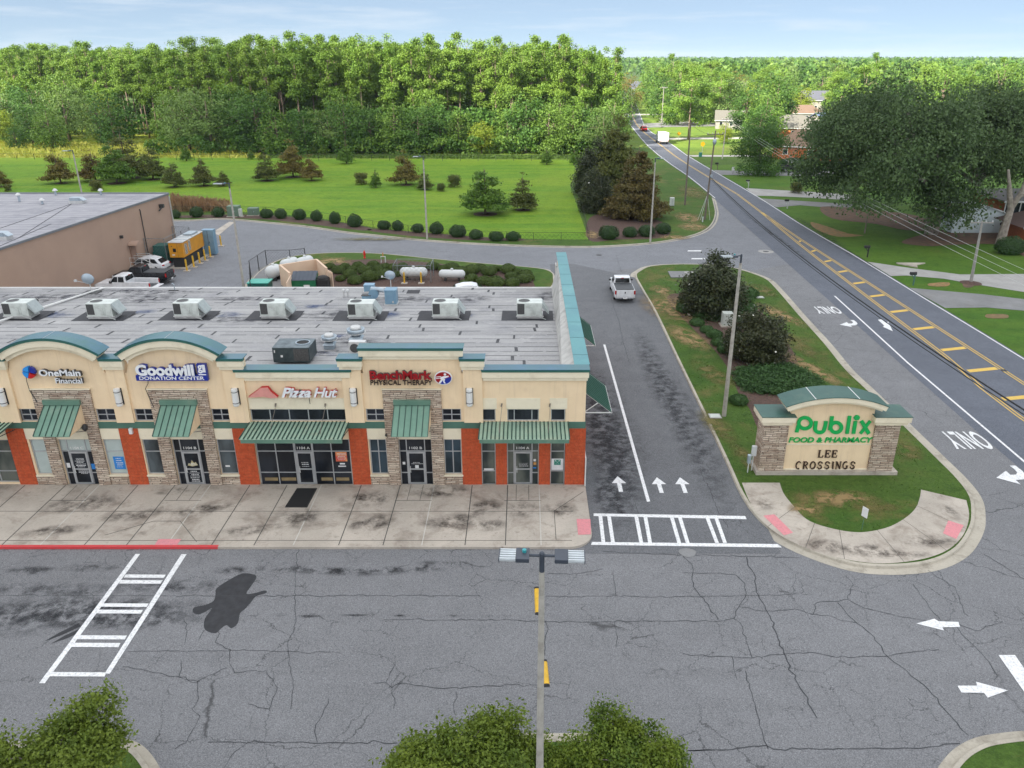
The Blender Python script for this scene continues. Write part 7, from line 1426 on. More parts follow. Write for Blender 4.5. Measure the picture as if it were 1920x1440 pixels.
M['lrust'] = leafmat('leaf_rust', [(.115,.072,.028), (.14,.115,.034), (.09,.11,.028)], .9, .25)
M['lcyp'] = leafmat('leaf_cypress', [(.075,.12,.025), (.13,.15,.035), (.17,.13,.04)], .9, .3)
M['lmag'] = leafmat('leaf_magnolia', [(.024,.042,.015), (.055,.062,.024), (.07,.06,.028)], 1.2, .12, .35)
M['lbox'] = leafmat('leaf_boxwood', [(.020,.050,.014), (.034,.075,.018), (.04,.07,.02)], 1.5, .1)
M['lmound'] = leafmat('leaf_mound', [(.05,.085,.018), (.085,.125,.026), (.08,.11,.025)], 1.2, .1)
M['lfore'] = leafmat('leaf_foreground', [(.045,.10,.014), (.17,.225,.028), (.13,.16,.025)], 1.1, .3)
M['ljun'] = leafmat('leaf_juniper', [(.035,.085,.025), (.06,.125,.035), (.07,.13,.03)], 1.5, .15)
M['bloom'] = mk('bloom_white', (.75,.74,.66), rough=.6)
# --- pines of the dense wood
def pine(seed, h, crown=.5, name='pine_tree', mat='lpine', nc=110, rad=3.3):
    rs = np.random.RandomState(seed); blobs = []; zb_ = h*(1-crown)
    for k in range(17):
        f = k/16; z = zb_+(h-zb_)*f*.95; rr = rad*(1-.55*f**1.5)*rs.uniform(.55, 1.1); a = rs.uniform(0, 6.28); q_ = rs.uniform(.3, .95); blobs.append((rr*q_*math.cos(a), rr*q_*math.sin(a), z+rs.normal()*.4, rr*.55, rr*.55, .75))
    return plant(name, seed+7, h, blobs, int(nc*1.15), 1.15, 46, .44, M[mat], M['barkp'], .2, .3, .7, .6, .55, 9, top=h*.93)
NEARW = random.Random(11)
pines = [Many(pine(101+i, 24+i*.8, (.42,.55,.48,.62)[i], nc=118+10*i)) for i in range(4)]
def bushy(seed, h, w, name, mat, nc=150, cr=1.3, size=.42, bark='bark', per=26, skirt=.08):
    rs = np.random.RandomState(seed); blobs = [(0,0,h*.55,w*.42,w*.42,h*.42)]
    for k in range(8): a = k*.8+rs.uniform(0,.6); z = h*(rs.uniform(.25,.8) if k % 2 else rs.uniform(.10,.4)); q = w*.5*(1-abs(z/h-.45)*.9)*.66; blobs.append((q*math.cos(a), q*math.sin(a), z, w*.24, w*.24, h*.16))
    return plant(name, seed+3, h, blobs, nc, cr, per, size, M[mat], M[bark], .035*h*.7, .5, .7, .45, .6, 6)
bro = {}
for k, (mat, h, w) in dict(a=('lbroad',11,9), b=('ldark',11,9.5), c=('lgrey',12,12), d=('lyel',10,8), e=('lbroad',15,11)).items(): bro[k] = Many(bushy(200+ord(k), h, w, 'broadleaf_tree', mat, 170 if k != 'e' else 230))
rw = random.Random(21)
GP = 'tall pines of the dense wood'; LP = 'tall slender pine standing in the dense wood beyond the meadow'
cnt = 0
def edgeY(x):   # front edge of the pine stand
    if x > -72: return 216-.0*x
    return 216+(-72-x)*.62
for row in range(6):
    for i in range(46):
        x = 24-i*(4.3+row*.25)-rw.uniform(0,2.2)-row*1.1; y = edgeY(x)+row*6.5+rw.uniform(-2.5,2.5)
        if x < -192 or (x < -100 and row > 3): continue
        sc = rw.uniform(.93, 1.05)*(1 if x > -100 else .97)*(1.0 if x < 14 else .92)
        pines[rw.randrange(4)].place((x, y, 0), rw.uniform(0, 6.28), sc*(1.03 if -75 < x < -5 else 1), LP, GP); cnt += 1
# understory along the wood edge, right to left
GU = 'leafy trees along the wood edge'
under = [(22,204,'e',1.0,'dark'),(17.5,201,'b',1.0),(12,203,'a',1.05),(6.5,200,'a',1.1),(1,202,'b',1.15),(-5,204,'a',.95),(-10.5,201,'d',.75),(-16,203,'a',1.0),(-21.5,204,'b',1.1),(-27,201,'b',1.0),(-33,203,'a',1.1),(-38,204,'b',.95),(-43.5,202,'b',1.2),(-49,203,'c',.9),(-55,201,'b',1.0),(-60.5,200,'a',1.05),(-3,210,'e',1.),(9,209,'e',1.),(-24,210,'e',.9),(-45,211,'e',1.),
 (-66,203,'b',1.3),(-72,205,'b',1.25),(-79,206,'c',1.2),(-86,207,'c',1.15),(-76,214,'b',1.4),(-88,216,'c',1.3),(-94,222,'a',1.),(-101,240,'b',.9),(-108,246,'a',.9),(-98,250,'d',.8),(-112,222,'b',1.0),(-118,226,'c',.95),(-124,214,'a',.9),(-121,238,'d',1.1),(-130,232,'c',1.1),(-133,222,'b',.85),(-140,236,'b',1.1),(-146,228,'d',.85),(-138,252,'e',1.),(-150,246,'b',1.1),(-128,255,'e',1.),(-115,262,'e',1.),(-104,268,'a',1.1),(-156,240,'c',1.),(-160,228,'a',.8)]
LU = {'a':'mid green leafy tree at the foot of the dense pine wood','b':'dark green leafy tree at the foot of the dense pine wood','c':'broad grey-green tree at the edge of the dense wood','d':'yellow-green tree at the edge of the dense wood','e':'taller green leafy tree between the pines at the wood edge'}
for u in under:
    bro[u[2]].place((u[0]+rw.uniform(-1,1), u[1]+rw.uniform(-1,1), 0), rw.uniform(0,6.28), u[3]*rw.uniform(.93,1.07)*(1.25 if u[0] < -92 else 1.05), LU[u[2]], GU+', '+u[2].replace('a','mid green').replace('b','dark green') if u[2] in 'ab' else 'leafy trees of kind '+{'c':'grey-green','d':'yellow-green','e':'taller green'}[u[2]]+' at the wood edge')
# shade filler deep in the wood
def thicket(name, lb, regions, n, size, mats, seed, hmin, hmax, cr=2.2, per=30, cat='woodland'):
    """many rounded crowns nobody could count, in one mesh"""
    rs = np.random.RandomState(seed); A = np.concatenate([np.c_[rs.uniform(x0,x1,n), rs.uniform(y0,y1,n)] for x0,x1,y0,y1 in regions]); N = len(A)
    keep = np.array([not (lx(min(y,700))-9 < x < rx(min(y,700))+9) for x, y in A]); A = A[keep]; N = len(A)
    H_ = rs.uniform(hmin, hmax, N); Rr = cr*rs.uniform(.7,1.25,N); D = rs.normal(size=(N*per,3)); D /= np.linalg.norm(D,axis=1)[:,None]; D[:,2] = np.abs(D[:,2]*1.1)-.25
    C = np.repeat(np.c_[A, H_-Rr*.9], per, 0)+D*np.repeat(Rr, per)[:,None]*rs.uniform(.75,1.0,N*per)[:,None]*np.array([1,1,.95]); C = C[C[:,2] > .1] if len(C) else C
    V, F = leafquads(C, size, rs, .3, .8, None); 
    if not isinstance(mats, list): mats = [mats]
    idx = np.repeat(rs.randint(0, len(mats), N), per)[:len(F)]
    me = npmesh(name, V, F, mats, idx); o = bpy.data.objects.new(name, me); COL.objects.link(o); return tag(o, lb, cat, None, 'stuff')
thicket('undergrowth', 'tangled dark undergrowth inside the wood behind the meadow', [(-60,24,207,222),(-80,20,240,262),(-150,-70,235,300)], 260, 1.0, M['ldark'], 5, 4, 11, 2.6, 34)
thicket('wood_edge_bushes', 'low leafy bushes closing the foot of the wood behind the far fence', [(-92,24,197.5,201)], 120, .55, [M['lbroad'],M['ldark'],M['ldark']], 15, 2.2, 5, 1.9, 90)
thicket('pine_canopy', 'continuous canopy of the wood behind its front rows', [(-85,22,256,300),(-230,-85,290,380),(-85,20,300,340)], 330, 1.15, [M['lpine'],M['lpine'],M['lbroad']], 6, 21, 25.5, 3.2, 44)
# --- suburban trees at the right, to the horizon
sub = {'p': [Many(pine(301+i, 19.5+i*2, .80, mat='lpine', nc=240, rad=7.6, name='pine_tree')) for i in range(2)], 'a': [bro['a'], bro['e']], 'b': [bro['b']], 'c': [bro['c']], 'd': [bro['d']]}
ra = Many(bushy(260, 13, 10, 'autumn_tree', 'lbrown', 150)); 
taken = [(1242,270,6),(1207,246,5)]
def clear(x, y):
    if lx(y)-6 < x < rx(y)+6: return False
    if rx(y) < x < 82 and y < 284: return False
    if x < 150 and y < 262 and rx(y) < x: return False
    if y > 375 and abs(x-(lx(y)+rx(y))/2) < 3: return False
    for hx, hy, r in HOUSES:
        if abs(x-hx) < r and hy-16 < y < hy+9: return False
    return True
HOUSES = [(o.location.x, o.location.y, 10) for o in COL.objects if o.name.startswith('house')]
LSB = {'p':'spreading yellow-green pine among the suburban trees','a':'mid green garden tree among the suburban houses','b':'dark green garden tree among the suburban houses','c':'grey-green garden tree among the suburban houses','d':'yellow garden tree among the suburban houses'}
rb = random.Random(77); ns = 0; placed = []
for dist, step in ((238, 13), (252, 13), (268, 13.5), (286, 13.5), (306, 14), (328, 14), (352, 15), (380, 16), (412, 17)):
    xa_ = dist*.105; x = xa_ + rb.uniform(0, step)
    while x < dist*.70:
        X_, Y_ = x+rb.uniform(-2.5,2.5), dist+rb.uniform(-6,6)
        if clear(X_, Y_) and ns < 330:
            k = rb.choice('ppppaabbbbcd' if dist < 330 else 'ppaabbbbbcd'); mny = rb.choice(sub[k]); mny.place((X_,Y_,0), rb.uniform(0,6.28), rb.uniform(.88,1.1)*{'p':1,'a':1.4,'b':1.5,'c':1.35,'d':1.3}[k], LSB[k], 'suburban trees, '+{'p':'pines','a':'mid green','b':'dark green','c':'grey-green','d':'yellow'}[k]); ns += 1
        x += step*rb.uniform(.75, 1.3)
# specimen trees
for px, py, k, s_, lb in ((1290,292-30,'p',1.05,'tall pine rising above the lawns beside the side street, left one'),(1345,235,'p',.95,'tall pine rising behind the tan-roofed house'),(1180,212,'a',1.0,'leafy tree just right of the wood end where the road leaves')):
    X, Y = G(px, py); rb.choice(sub[k]).place((X,Y,0), rb.uniform(0,6), s_, lb)
for px, py, s_, lb in ((1190,214,1.25,'tall tree with bronze-tinged crown at the far end of the wood'),(1400,212,1.3,'bronze-crowned tree above the roofs in the suburb')): X, Y = G(px, py); ra.place((X,Y+18,0), 1, s_, lb)
rs0 = np.random.RandomState(0)
for i, (dy, side, k, s_, lb) in enumerate(((292,-1,'a',1.45,'tall leafy tree left of the far road, nearest of the roadside row'),(318,-1,'b',1.6,'dark tall tree left of the far road, second of the roadside row'),(345,-1,'a',1.6,'mid green tall tree left of the far road, third of the roadside row'),(380,-1,'c',1.5,'grey-green tree left of the far road, farthest of the roadside row'),
  (318,1,'b',1.5,'dark tree right of the far road beyond the side street'),(345,1,'a',1.6,'mid green tree right of the far road beyond the side street'),(372,1,'b',1.7,'second dark tree right of the far road, where it bends'),(410,1,'e',1.5,'tallest leafy tree closing the view down the far road'))):
    bro[k].place(((lx(dy)-7.5 if side < 0 else rx(dy)+8.5), dy, 0), i*1.3, s_, lb)
for px, py, k, s_, lb in ((1395,252,'b',1.35,'dark garden tree right of the tan-roofed house'),(1432,262,'a',1.3,'leafy tree behind the round dark tree, right one'),(1325,228,'a',1.45,'leafy tree behind the tan-roofed house, left side'),(1455,238,'e',1.15,'tall leafy tree above the brick house roofs'),(1570,262,'a',1.35,'bright green tree behind the left side of the huge oak'),(1300,222,'e',1.2,'tall spreading tree behind the white garden wall')):
    X, Y = G(px, py); bro[k].place((X,Y,0), px*.7, s_, lb)
# bare trees
def bare(seed):
    t = T('bare_tree', 'x', 'tree'); rs = np.random.RandomState(seed); m = MB()
    def br(p, d, L, r, k):
        q = p+d*L; m.tube([p, (p+q)/2+Vector(rs.normal(size=3)*.06*L), q], [r, r*.8, r*.6], 5)
        if k > 0:
            for _ in range(3): nd = (d+Vector(rs.normal(size=3)*.45)+Vector((0,0,.15))).normalized(); br(q, nd, L*rs.uniform(.6,.85), r*.55, k-1)
    br(Vector((0,0,0)), Vector((0,0,1)), 4.5, .28, 4); m.build('branches', M['barkg'], t, wc=False); return t
bt = Many(bare(4))
for px, py, s_, lb in ((1388,208,1.0,'pale bare-branched tree standing above the suburb canopy, left one'),(1690,212,1.05,'pale pinkish bare tree above the big oaks')): X, Y = G(px, py); bt.place((X,Y-6,0), 1.2, s_, lb)
thicket('far_woodland', 'far woodland running to the horizon', [(40,330,430,560),(60,420,540,760),(-260,60,400,800)], 420, 1.9, [M['lpine'],M['lbroad'],M['ldark'],M['ldark'],M['lgrey'],M['ldark']], 9, 11, 21, 7.5, 90)
thicket('far_woodland', 'dark line of trees on the horizon', [(-300,900,780,1500),(-600,1900,1500,3200)], 2400, 4.6, [M['ldark'],M['lbroad'],M['ldark']], 10, 14, 21.5, 11., 14)
# --- meadow trees
def cone(name, seed, h, w, mat, nc=90, size=.16, cr=.5, per=26, layers=7, bark='bark', r=.09, z0=.18):
    rs = np.random.RandomState(seed); blobs = []
    for k in range(layers):
        f = k/(layers-1); z = h*(z0+(.97-z0)*f); rr = w/2*(1-f)**.9+.10; nb = max(1, int(5*(1-f))+1)
        for j in range(nb): a = j*6.28/nb+rs.uniform(0,1); blobs.append((rr*.55*math.cos(a), rr*.55*math.sin(a), z+rs.normal()*.08*h*.3, rr*.5*rs.uniform(.7,1.2), rr*.5*rs.uniform(.7,1.2), h*.055))
    return plant(name, seed+2, h, blobs, nc, cr, per, size, M[mat], M[bark], r, .2, .45, .6, .5, 8, top=h*.9)
cy = [Many(cone('cypress_tree', 400+i, 5.5, 4.2, m_, 210, .27, .62, 30)) for i, m_ in enumerate(('lbrown','lcyp','lcyp','lbroad'))]
small = Many(cone('young_pine', 420, 3.6, 2.0, 'lbroad', 90, .26)); bush = Many(bushy(430, 2.2, 2.4, 'bush', 'lcyp', 90, .5, .2, 'bark', 34))
def hgt(py_base, px_h): X, Y = G(960, py_base); d = Y*math.cos(PITCH)+HC*math.sin(PITCH); return px_h/(FPX/d*math.cos(PITCH-math.atan((PY-py_base)/FPX)+0)) if 0 else px_h*d/FPX/math.cos(math.atan(HC/Y))
mt_ = [(3,352,38,0,'rusty young cypress cut by the left picture edge'),(115,345,62,0,'rusty-gold cypress left of the lamp pole on the meadow'),(180,340,58,0,'rusty cypress just right of the meadow lamp pole'),(220,345,75,3,'full green conifer between two rusty ones on the meadow'),(241,335,83,2,'tall olive conifer directly behind the full green one'),(288,338,62,1,'broad golden-brown cypress left of centre on the meadow'),(327,352,48,1,'small pale green cypress standing nearest the camera in the meadow row'),(383,350,53,1,'light olive cypress right of the small pale green one'),(420,350,30,1,'low spreading olive cypress beside the lamp head'),(501,340,53,2,'green and brown cypress on a mulch ring, left of the rusty pair'),(550,333,68,0,'tall rusty cypress, left of the close pair'),(585,340,47,0,'shorter rusty cypress, right of the close pair'),(762,348,63,0,'rusty conical cypress left of the middle lamp pole'),(797,357,34,2,'olive cypress hidden partly by the middle lamp pole'),(910,403,85,3,'biggest dark green tree on the open meadow'),(980,395,62,2,'brownish cypress right of the biggest meadow tree')]
for px, py, ph, k, lb in mt_:
    X, Y = G(px, py); h = hgt(py, ph); wk = 1.4 if px == 910 else 1.2; r_ = cy[k].place((X,Y,ZK-.03), rw.uniform(0,6), (h/5.5*wk,h/5.5*wk,h/5.5*1.05), lb); m = MB(); m.lathe([(.9*h/5.5,0),(.5,.06),(0,.09)],n=12); m.build('mulch_ring', M['mulch'], r_, wc=False)
for px, py, ph, lb in ((350,303,34,'small bright green pine near the field edge, left one'),(471,300,22,'tiny pine by the far meadow fence left of centre'),(650,308,46,'bright green young pine by the far meadow fence, middle'),(705,353,36,'thin small tree between a bush and a rusty cypress'),(1025,310,34,'young pine at the far fence near the wood end, left one'),(1077,310,32,'young pine at the far fence near the wood end, right one')):
    X, Y = G(px, py); h = hgt(py, ph); small.place((X,Y,ZK-.03), rw.uniform(0,6), h/3.6, lb)
for px, py, ph, lb in ((678,347,22,'round brown bush left of the thin small tree'),(827,360,15,'tiny round bush right of the middle lamp pole'),(852,352,23,'wide brown bush right of the middle lamp pole'),(182,359,20,'bush showing over the store roof, right one'),(16,360,13,'low bush showing over the store roof, left one')):
    X, Y = G(px, py); h = hgt(py, ph); bush.place((X,Y,ZK-.03), rw.uniform(0,6), h/2.2, lb)
X, Y = G(33,279); bro['b'].place((X,Y,0), 2, (.62,.62,.55), 'round dark tree on the yellow field at far left')
# reeds behind the store corner
rs = np.random.RandomState(31); xs = rs.uniform(0,1,2600); q = np.array([G(322+(432-322)*a, 399-rs.uniform(0,14)) for a in xs]); Hh = rs.uniform(.7,1.9,len(q))*(1.15-.6*xs)
P0 = np.c_[q, np.full(len(q),.12)]; lean = rs.normal(size=(len(q),2))*.25; P1 = np.c_[q+lean, .12+Hh]; w_ = np.c_[rs.normal(size=(len(q),2))*.05, np.zeros(len(q))]
V = np.stack([P0-w_, P0+w_, P1+w_*.7, P1-w_*.7],1).reshape(-1,3); me = npmesh('dry_reeds', V, np.arange(len(V)).reshape(-1,4), [mk('reed',(.34,.24,.13),(.24,.13,.06),.35,.9)]); o = bpy.data.objects.new('dry_reeds', me); COL.objects.link(o); tag(o, 'dry tan and rust reeds behind the corner of the big store', 'reeds', None, 'stuff')
def inpoly(poly, x, y):
    c = False; j = len(poly)-1
    for i in range(len(poly)):
        if (poly[i][1] > y) != (poly[j][1] > y) and x < (poly[j][0]-poly[i][0])*(y-poly[i][1])/(poly[j][1]-poly[i][1])+poly[i][0]: c = not c
        j = i
    return c
inwalk = lambda x, y: inpoly(wo_+wi_[::-1], x, y) or (14 < x < 21.9 and 39.5 < y < 41.4)
# tall grass fringe under the far fence and in the field
def grasses(name, lb, poly, n, h, mat, seed, w=.06):
    rs = np.random.RandomState(seed); P_ = []; xs = [p[0] for p in poly]; ys_ = [p[1] for p in poly]
    def inside(x, y):
        c = False; j = len(poly)-1
        for i in range(len(poly)):
            if (poly[i][1] > y) != (poly[j][1] > y) and x < (poly[j][0]-poly[i][0])*(y-poly[i][1])/(poly[j][1]-poly[i][1])+poly[i][0]: c = not c
            j = i
        return c
    while len(P_) < n:
        x, y = rs.uniform(min(xs),max(xs)), rs.uniform(min(ys_),max(ys_))
        if inside(x, y) and not (name == 'lawn_grass' and y < 41.5 and inwalk(x, y)): P_.append((x,y))
    q = np.array(P_); H_ = rs.uniform(.4,1,n)*h; P0 = np.c_[q, np.full(n,.12)]; P1 = np.c_[q+rs.normal(size=(n,2))*h*.35, .12+H_]; ww = np.c_[rs.normal(size=(n,2))*w, np.zeros(n)]
    V = np.stack([P0-ww, P0+ww, P1+ww*.3, P1-ww*.3],1).reshape(-1,3); me = npmesh(name, V, np.arange(len(V)).reshape(-1,4), [mat]); o = bpy.data.objects.new(name, me); COL.objects.link(o); return tag(o, lb, 'grass', None, 'stuff')
M['blade'] = leafmat('blade_green', [(.045,.11,.014), (.075,.15,.02), (.12,.14,.04)], .8, .2); M['bladey'] = leafmat('blade_yellow', [(.33,.38,.045), (.44,.44,.08), (.38,.30,.08)], .2, .2)
grasses('tall_grass', 'tall yellow-green grass along the far fence and on the left field', [(-190,193),(-62,192),(-66,200),(-78,205),(-95,222),(-190,235)], 9000, .9, M['bladey'], 41, .16)
gi = [(p[0],p[1]) for p in offs(isl, -.75, True)]
gi = gi
grasses('lawn_grass', 'mown grass blades of the right island lawn', gi, 9000, .08, M['blade'], 42, .02)
# --- clipped hedge balls
grasses('tall_grass', 'thin strip of rough grass between the far meadow fence and the wood', [(-60,192),(13,189),(18,196),(-60,198)], 3500, .6, M['blade'], 43, .12)
def ball(name, seed, mat, n=2600, rx_=1., rz_=.75, size=.11):
    rs = np.random.RandomState(seed); D = rs.normal(size=(n,3)); D /= np.linalg.norm(D,axis=1)[:,None]; D[:,2] = np.abs(D[:,2]*1.2)-.35; D /= np.linalg.norm(D,axis=1)[:,None]
    lump = 1+.05*np.sin(D[:,0]*6+seed)+.05*np.sin(D[:,1]*7+2*seed); r = rs.uniform(.86,1.02,n)*lump; C = D*np.array([rx_,rx_,rz_])*r[:,None]+np.array([0,0,rz_*.62]); C = C[C[:,2] > .02]
    V, F = leafquads(C, size, rs, .1, .7, np.array([0,0,rz_*.5]), .8); t = T(name, 'x', 'shrub'); me = npmesh('foliage', V, F, [M[mat]]); o = bpy.data.objects.new('foliage', me); COL.objects.link(o); o.parent = t
    m = MB(); m.ell((0,0,rz_*.58),(rx_*.84,rx_*.84,rz_*.84),14,9); o2 = m.build('twigs', M[mat], t, wc=False, smooth=True); return t
hb = Many(ball('hedge_ball', 50, 'lbox', 2600, 1., .95)); hb2 = Many(ball('hedge_ball', 57, 'lbox', 2300, 1., .95)); mb = Many(ball('mounded_shrub', 60, 'lmound', 3000, 1., .66))
GH = 'clipped hedge balls along the service road'
for i, (px, py, w_) in enumerate(((330,410,20),(370,408,25),(411,407,26),(499.5,410,27),(527,411,22),(563,412,25),(595,415,22),(629,420,21),(665.5,426,27),(720,431,26),(746,434,23),(783.5,437,25),(819,440,27),(858.6,445,31),(892.6,449,25),(930.5,452,26),(962,452,26))):
    X, Y = G(px, py); d = Y*math.cos(PITCH)+HC*math.sin(PITCH); r_ = w_*d/FPX/2*rw.uniform(.92,1.08); (hb if i % 2 else hb2).place((X,Y+rw.uniform(-.2,.2),ZK-.03), i*1.1, (r_,r_*rw.uniform(.88,1.1),r_*(1.15 if i in (6,7,8) else .95)*rw.uniform(.85,1.12)), 'clipped dark green ball of the hedge row between service road and meadow', GH)
for px, py, r0, lb in ((1141,449,19,'first from the left of four hedge balls before the brown conifer'),(1181,445,14,'second from the left of four hedge balls before the brown conifer'),(1212,444,16,'third from the left of four hedge balls, behind the lamp pole'),(1243,439,15,'fourth, rightmost of the hedge balls before the brown conifer')):
    X, Y = G(px, py); d = Y*math.cos(PITCH)+HC*math.sin(PITCH); r_ = r0*d/FPX; hb.place((X,Y,ZK-.03), px, (r_,r_,r_*.85), lb)
GM = 'mounded shrubs filling the back island'
z4 = [(505,285,60),(550,305,80),(585,285,60),(610,325,85),(640,358,90),(655,282,70),(625,300,60),(690,305,90),(735,278,75),(718,338,105),(790,328,95),(760,300,70),(800,290,70),(840,292,70),(860,325,60),(890,283,60),(1050,285,80),(1110,298,70),(1150,292,90),(1200,310,80),(1255,303,90),(1300,292,70),(1345,312,90),(1382,298,60),(1255,348,80),(1320,362,85),(1380,370,110),(1450,300,95),(1500,315,60),(1465,338,75),(1530,352,90),(1470,372,90),(1545,325,75),(940,300,60),(985,300,60),(1560,345,60),(560,350,60),(1215,375,60)]
for i, (x, y, w_) in enumerate(z4):
    px, py = 440+x/2.824, 400+(y+w_*.20)/2.824; X, Y = G(px, py); d = Y*math.cos(PITCH)+HC*math.sin(PITCH); r_ = w_/2.824*d/FPX/2*.93; mb.place((X,Y,ZK-.03), i*.9, (r_,r_,r_*1.0), 'low mounded olive-green shrub in the planted bed behind the shop roof', GM)
# --- magnolias and island planting
def magn(seed, h, w, n, nb):
    rs = np.random.RandomState(seed); blobs = []
    for k in range(9):
        f = k/8; z = h*(.10+.80*f); rr = w/2*(max(.05,1-((f-.32)/.74)**2))**.5
        for j in range(max(1,int(6*(1-f))+1)): a = j*6.28/max(1,int(6*(1-f))+1)+rs.uniform(0,1); blobs.append((rr*.5*math.cos(a), rr*.5*math.sin(a), z, rr*.6, rr*.6, h*.11))
    t = plant('magnolia_tree', seed, h, blobs, n, .75, 46, .27, M['lmag'], M['bark'], .16, .45, .7, .3, .45, 5, extra=(M['bloom'], nb, .27), top=h*.8); t['category'] = 'tree'; return t
mg = Many(magn(70, 6., 5.4, 560, 14)); mg2 = Many(magn(73, 6., 5.8, 560, 70))
def bigat(px, py, ph): X, Y = G(px, py); return X, Y, hgt(py, ph)
X, Y, h = bigat(1335,594,124); mg.place((X+.2,Y+1.2,ZK-.03), .4, (1.05*h/6,1.05*h/6,h/6*.88), 'upper magnolia on the right island, dark with few white blooms')
X, Y, h = bigat(1425,686,114); mg2.place((X,Y+1.2,ZK-.03), 2, (.98*h/6,.98*h/6,h/6*.86), 'lower magnolia on the right island, dotted with many white blooms')
X, Y, h = bigat(1116,402,84); mg.place((X,Y+1.5,ZK-.03), 3, (.82*h/6,.82*h/6,h/6*.95), 'dark magnolia at the meadow fence corner, left of the brown conifer')
X, Y, h = bigat(1112,372,106); mg.place((X+.5,Y+3,ZK-.03), 5, (.8*h/6,.8*h/6,h/6*.95), 'brownish magnolia standing behind the dark one at the meadow corner')
big = Many(cone('conifer_tree', 440, 9, 7.4, 'lrust', 800, .30, .62, 40, 11, z0=.08)); X, Y, h = bigat(1196,416,150); big.place((X,Y+2.5,ZK-.03), 0, (h/9*.98,h/9*.98,h/9*.95), 'big rust-brown conifer behind the hedge balls at the lane corner')
jn = Many(cone('juniper_tree', 450, 9, 6.6, 'lcyp', 760, .32, .75, 40, 10, z0=.05)); X, Y, h = bigat(1150,385,185); jn.place((X+1,Y+7,ZK-.03), 0, (h/9*.8,h/9*.8,h/9*.92), 'tall olive-green conifer between the magnolias and the brown conifer')
X, Y, h = bigat(1205,300,50); bro['c'].place((G(1135,300)[0], 196, 0), 1, .98, 'grey-green rounded tree at the right end of the wood edge')
jun = Many(ball('juniper_shrub', 80, 'ljun', 1600, 1., .5, .13))
for i, (px, py, r_, lb) in enumerate(((1285,588,.95,'spreading juniper at the left foot of the upper magnolia'),(1319,600,.7,'small round shrub just left of the utility box'),(1308,614,.7,'second small round shrub down the left bed edge'),(1326,627,.65,'third small round shrub down the left bed edge'),(1340,637,.75,'fourth small round shrub down the left bed edge'),(1350,652,.75,'fifth small round shrub down the left bed edge'),(1360,665,.7,'sixth small round shrub, behind the lamp pole'),(1386,762,.7,'lone dark shrub between the lamp pole and the monument sign'),(1390,578,1.0,'shrub to the right of the pale utility box'),(1402,590,1.0,'lower shrub right of the pale utility box'),(1405,560,1.,'shrub at the right foot of the upper magnolia'))):
    X, Y = G(px, py); jun.place((X,Y+.3,ZK-.03), i, (r_*.95,r_*.95,r_*1.1), lb)
# spreading ground cover junipers by the lower magnolia
rs = np.random.RandomState(90); gc = catmull([G(*q) for q in ((1380,700),(1430,690),(1480,690),(1530,712),(1540,745),(1490,748),(1450,742),(1405,738),(1385,722))], 4, True)
def cover(name, lb, poly, n, mat, seed, hmax=.55, size=.3):
    rs = np.random.RandomState(seed); cx, cy_ = np.mean([p[0] for p in poly]), np.mean([p[1] for p in poly]); P_ = []
    for _ in range(n): a, b = rs.randint(len(poly)), rs.uniform(0,1)**.5; P_.append((cx+(poly[a][0]-cx)*b, cy_+(poly[a][1]-cy_)*b, .13+hmax*rs.uniform(.2,1)*(1-b**3*.7)))
    C = np.repeat(np.array(P_), 16, 0)+rs.normal(size=(n*16,3))*np.array([.22,.22,.10]); C = C[C[:,2] > .12]; V, F = leafquads(C, size, rs, 1.2, .22); me = npmesh(name, V, F, [M[mat]]); o = bpy.data.objects.new(name, me); COL.objects.link(o); return tag(o, lb, 'ground cover', None, 'stuff')
cover('juniper_cover', 'bright spreading juniper ground cover below the lower magnolia', gc, 900, 'ljun', 91)
cover('juniper_cover', 'dark spreading ground cover round the foot of the upper magnolia', catmull([G(*q) for q in ((1270,575),(1300,600),(1340,604),(1400,606),(1412,580),(1395,555),(1300,556))], 4, True), 500, 'ljun', 92)
# --- big oaks at the right
def oak(seed, h, w, nc, mat='loak', trunks=2, bark='barkg', ox=0., zl=.22, zc=.55):
    rs = np.random.RandomState(seed); blobs = [(ox,0,h*zc,w*.38,w*.38,h*(.91-zc))]
    for k in range(16): a = k*.785+rs.uniform(0,.5); z = h*(rs.uniform(zl,max(.5,zl+.12)) if k % 2 else rs.uniform(.5,.85)); q = w*.36*(1-max(0,z/h-.5)*1.3); blobs.append((ox+q*math.cos(a), q*math.sin(a), z, w*.19, w*.19, h*.13))
    t = plant('oak_tree', seed+1, h, blobs, nc, 1.9, 44, .38, M[mat], None, inner=.5, flat=.6, up=.4, asp=.6)
    m = MB()
    for i in range(trunks):
        dx = (i-(trunks-1)/2)*1.3; m.tube([(dx*.5,0,-.2),(dx,0,h*.18),(dx*2.2+ox*.3,rs.normal()*.6,h*.42),(dx*3+ox*.6,rs.normal(),h*.7)],[.62,.45,.34,.15],10)
    for k in range(12):
        b = blobs[1+k]; dx = (1 if b[0] > 0 else -1)*.8*(trunks > 1); m.tube([(dx*1.3,0,h*.25+rs.uniform(0,.12)*h),(b[0]*.45,b[1]*.45,b[2]*.8),(b[0],b[1],b[2])],[.36,.24,.08],6)
    m.build('trunk', M[bark], t, wc=False, smooth=True); return t
ok = Many(oak(500, 19, 22, 1000, zl=.48, zc=.66)); okc = Many(oak(505, 19, 22, 1100, zl=.46, zc=.66, trunks=0)); okb = Many(oak(520, 20, 24, 1300, ox=-7.6)); X, Y = G(1762,447)
okb.place((X, Y+2.5, 0), 0, (.97,1.0,1.14), 'huge dark spreading oak with a twin pale trunk left of the white shed')
X, Y = G(1857,452); o2 = okc.place((X+1.5, Y+8.5, 0), 2.2, (.92,.92,1.1), 'big oak with a forked pale trunk standing before the white shed')
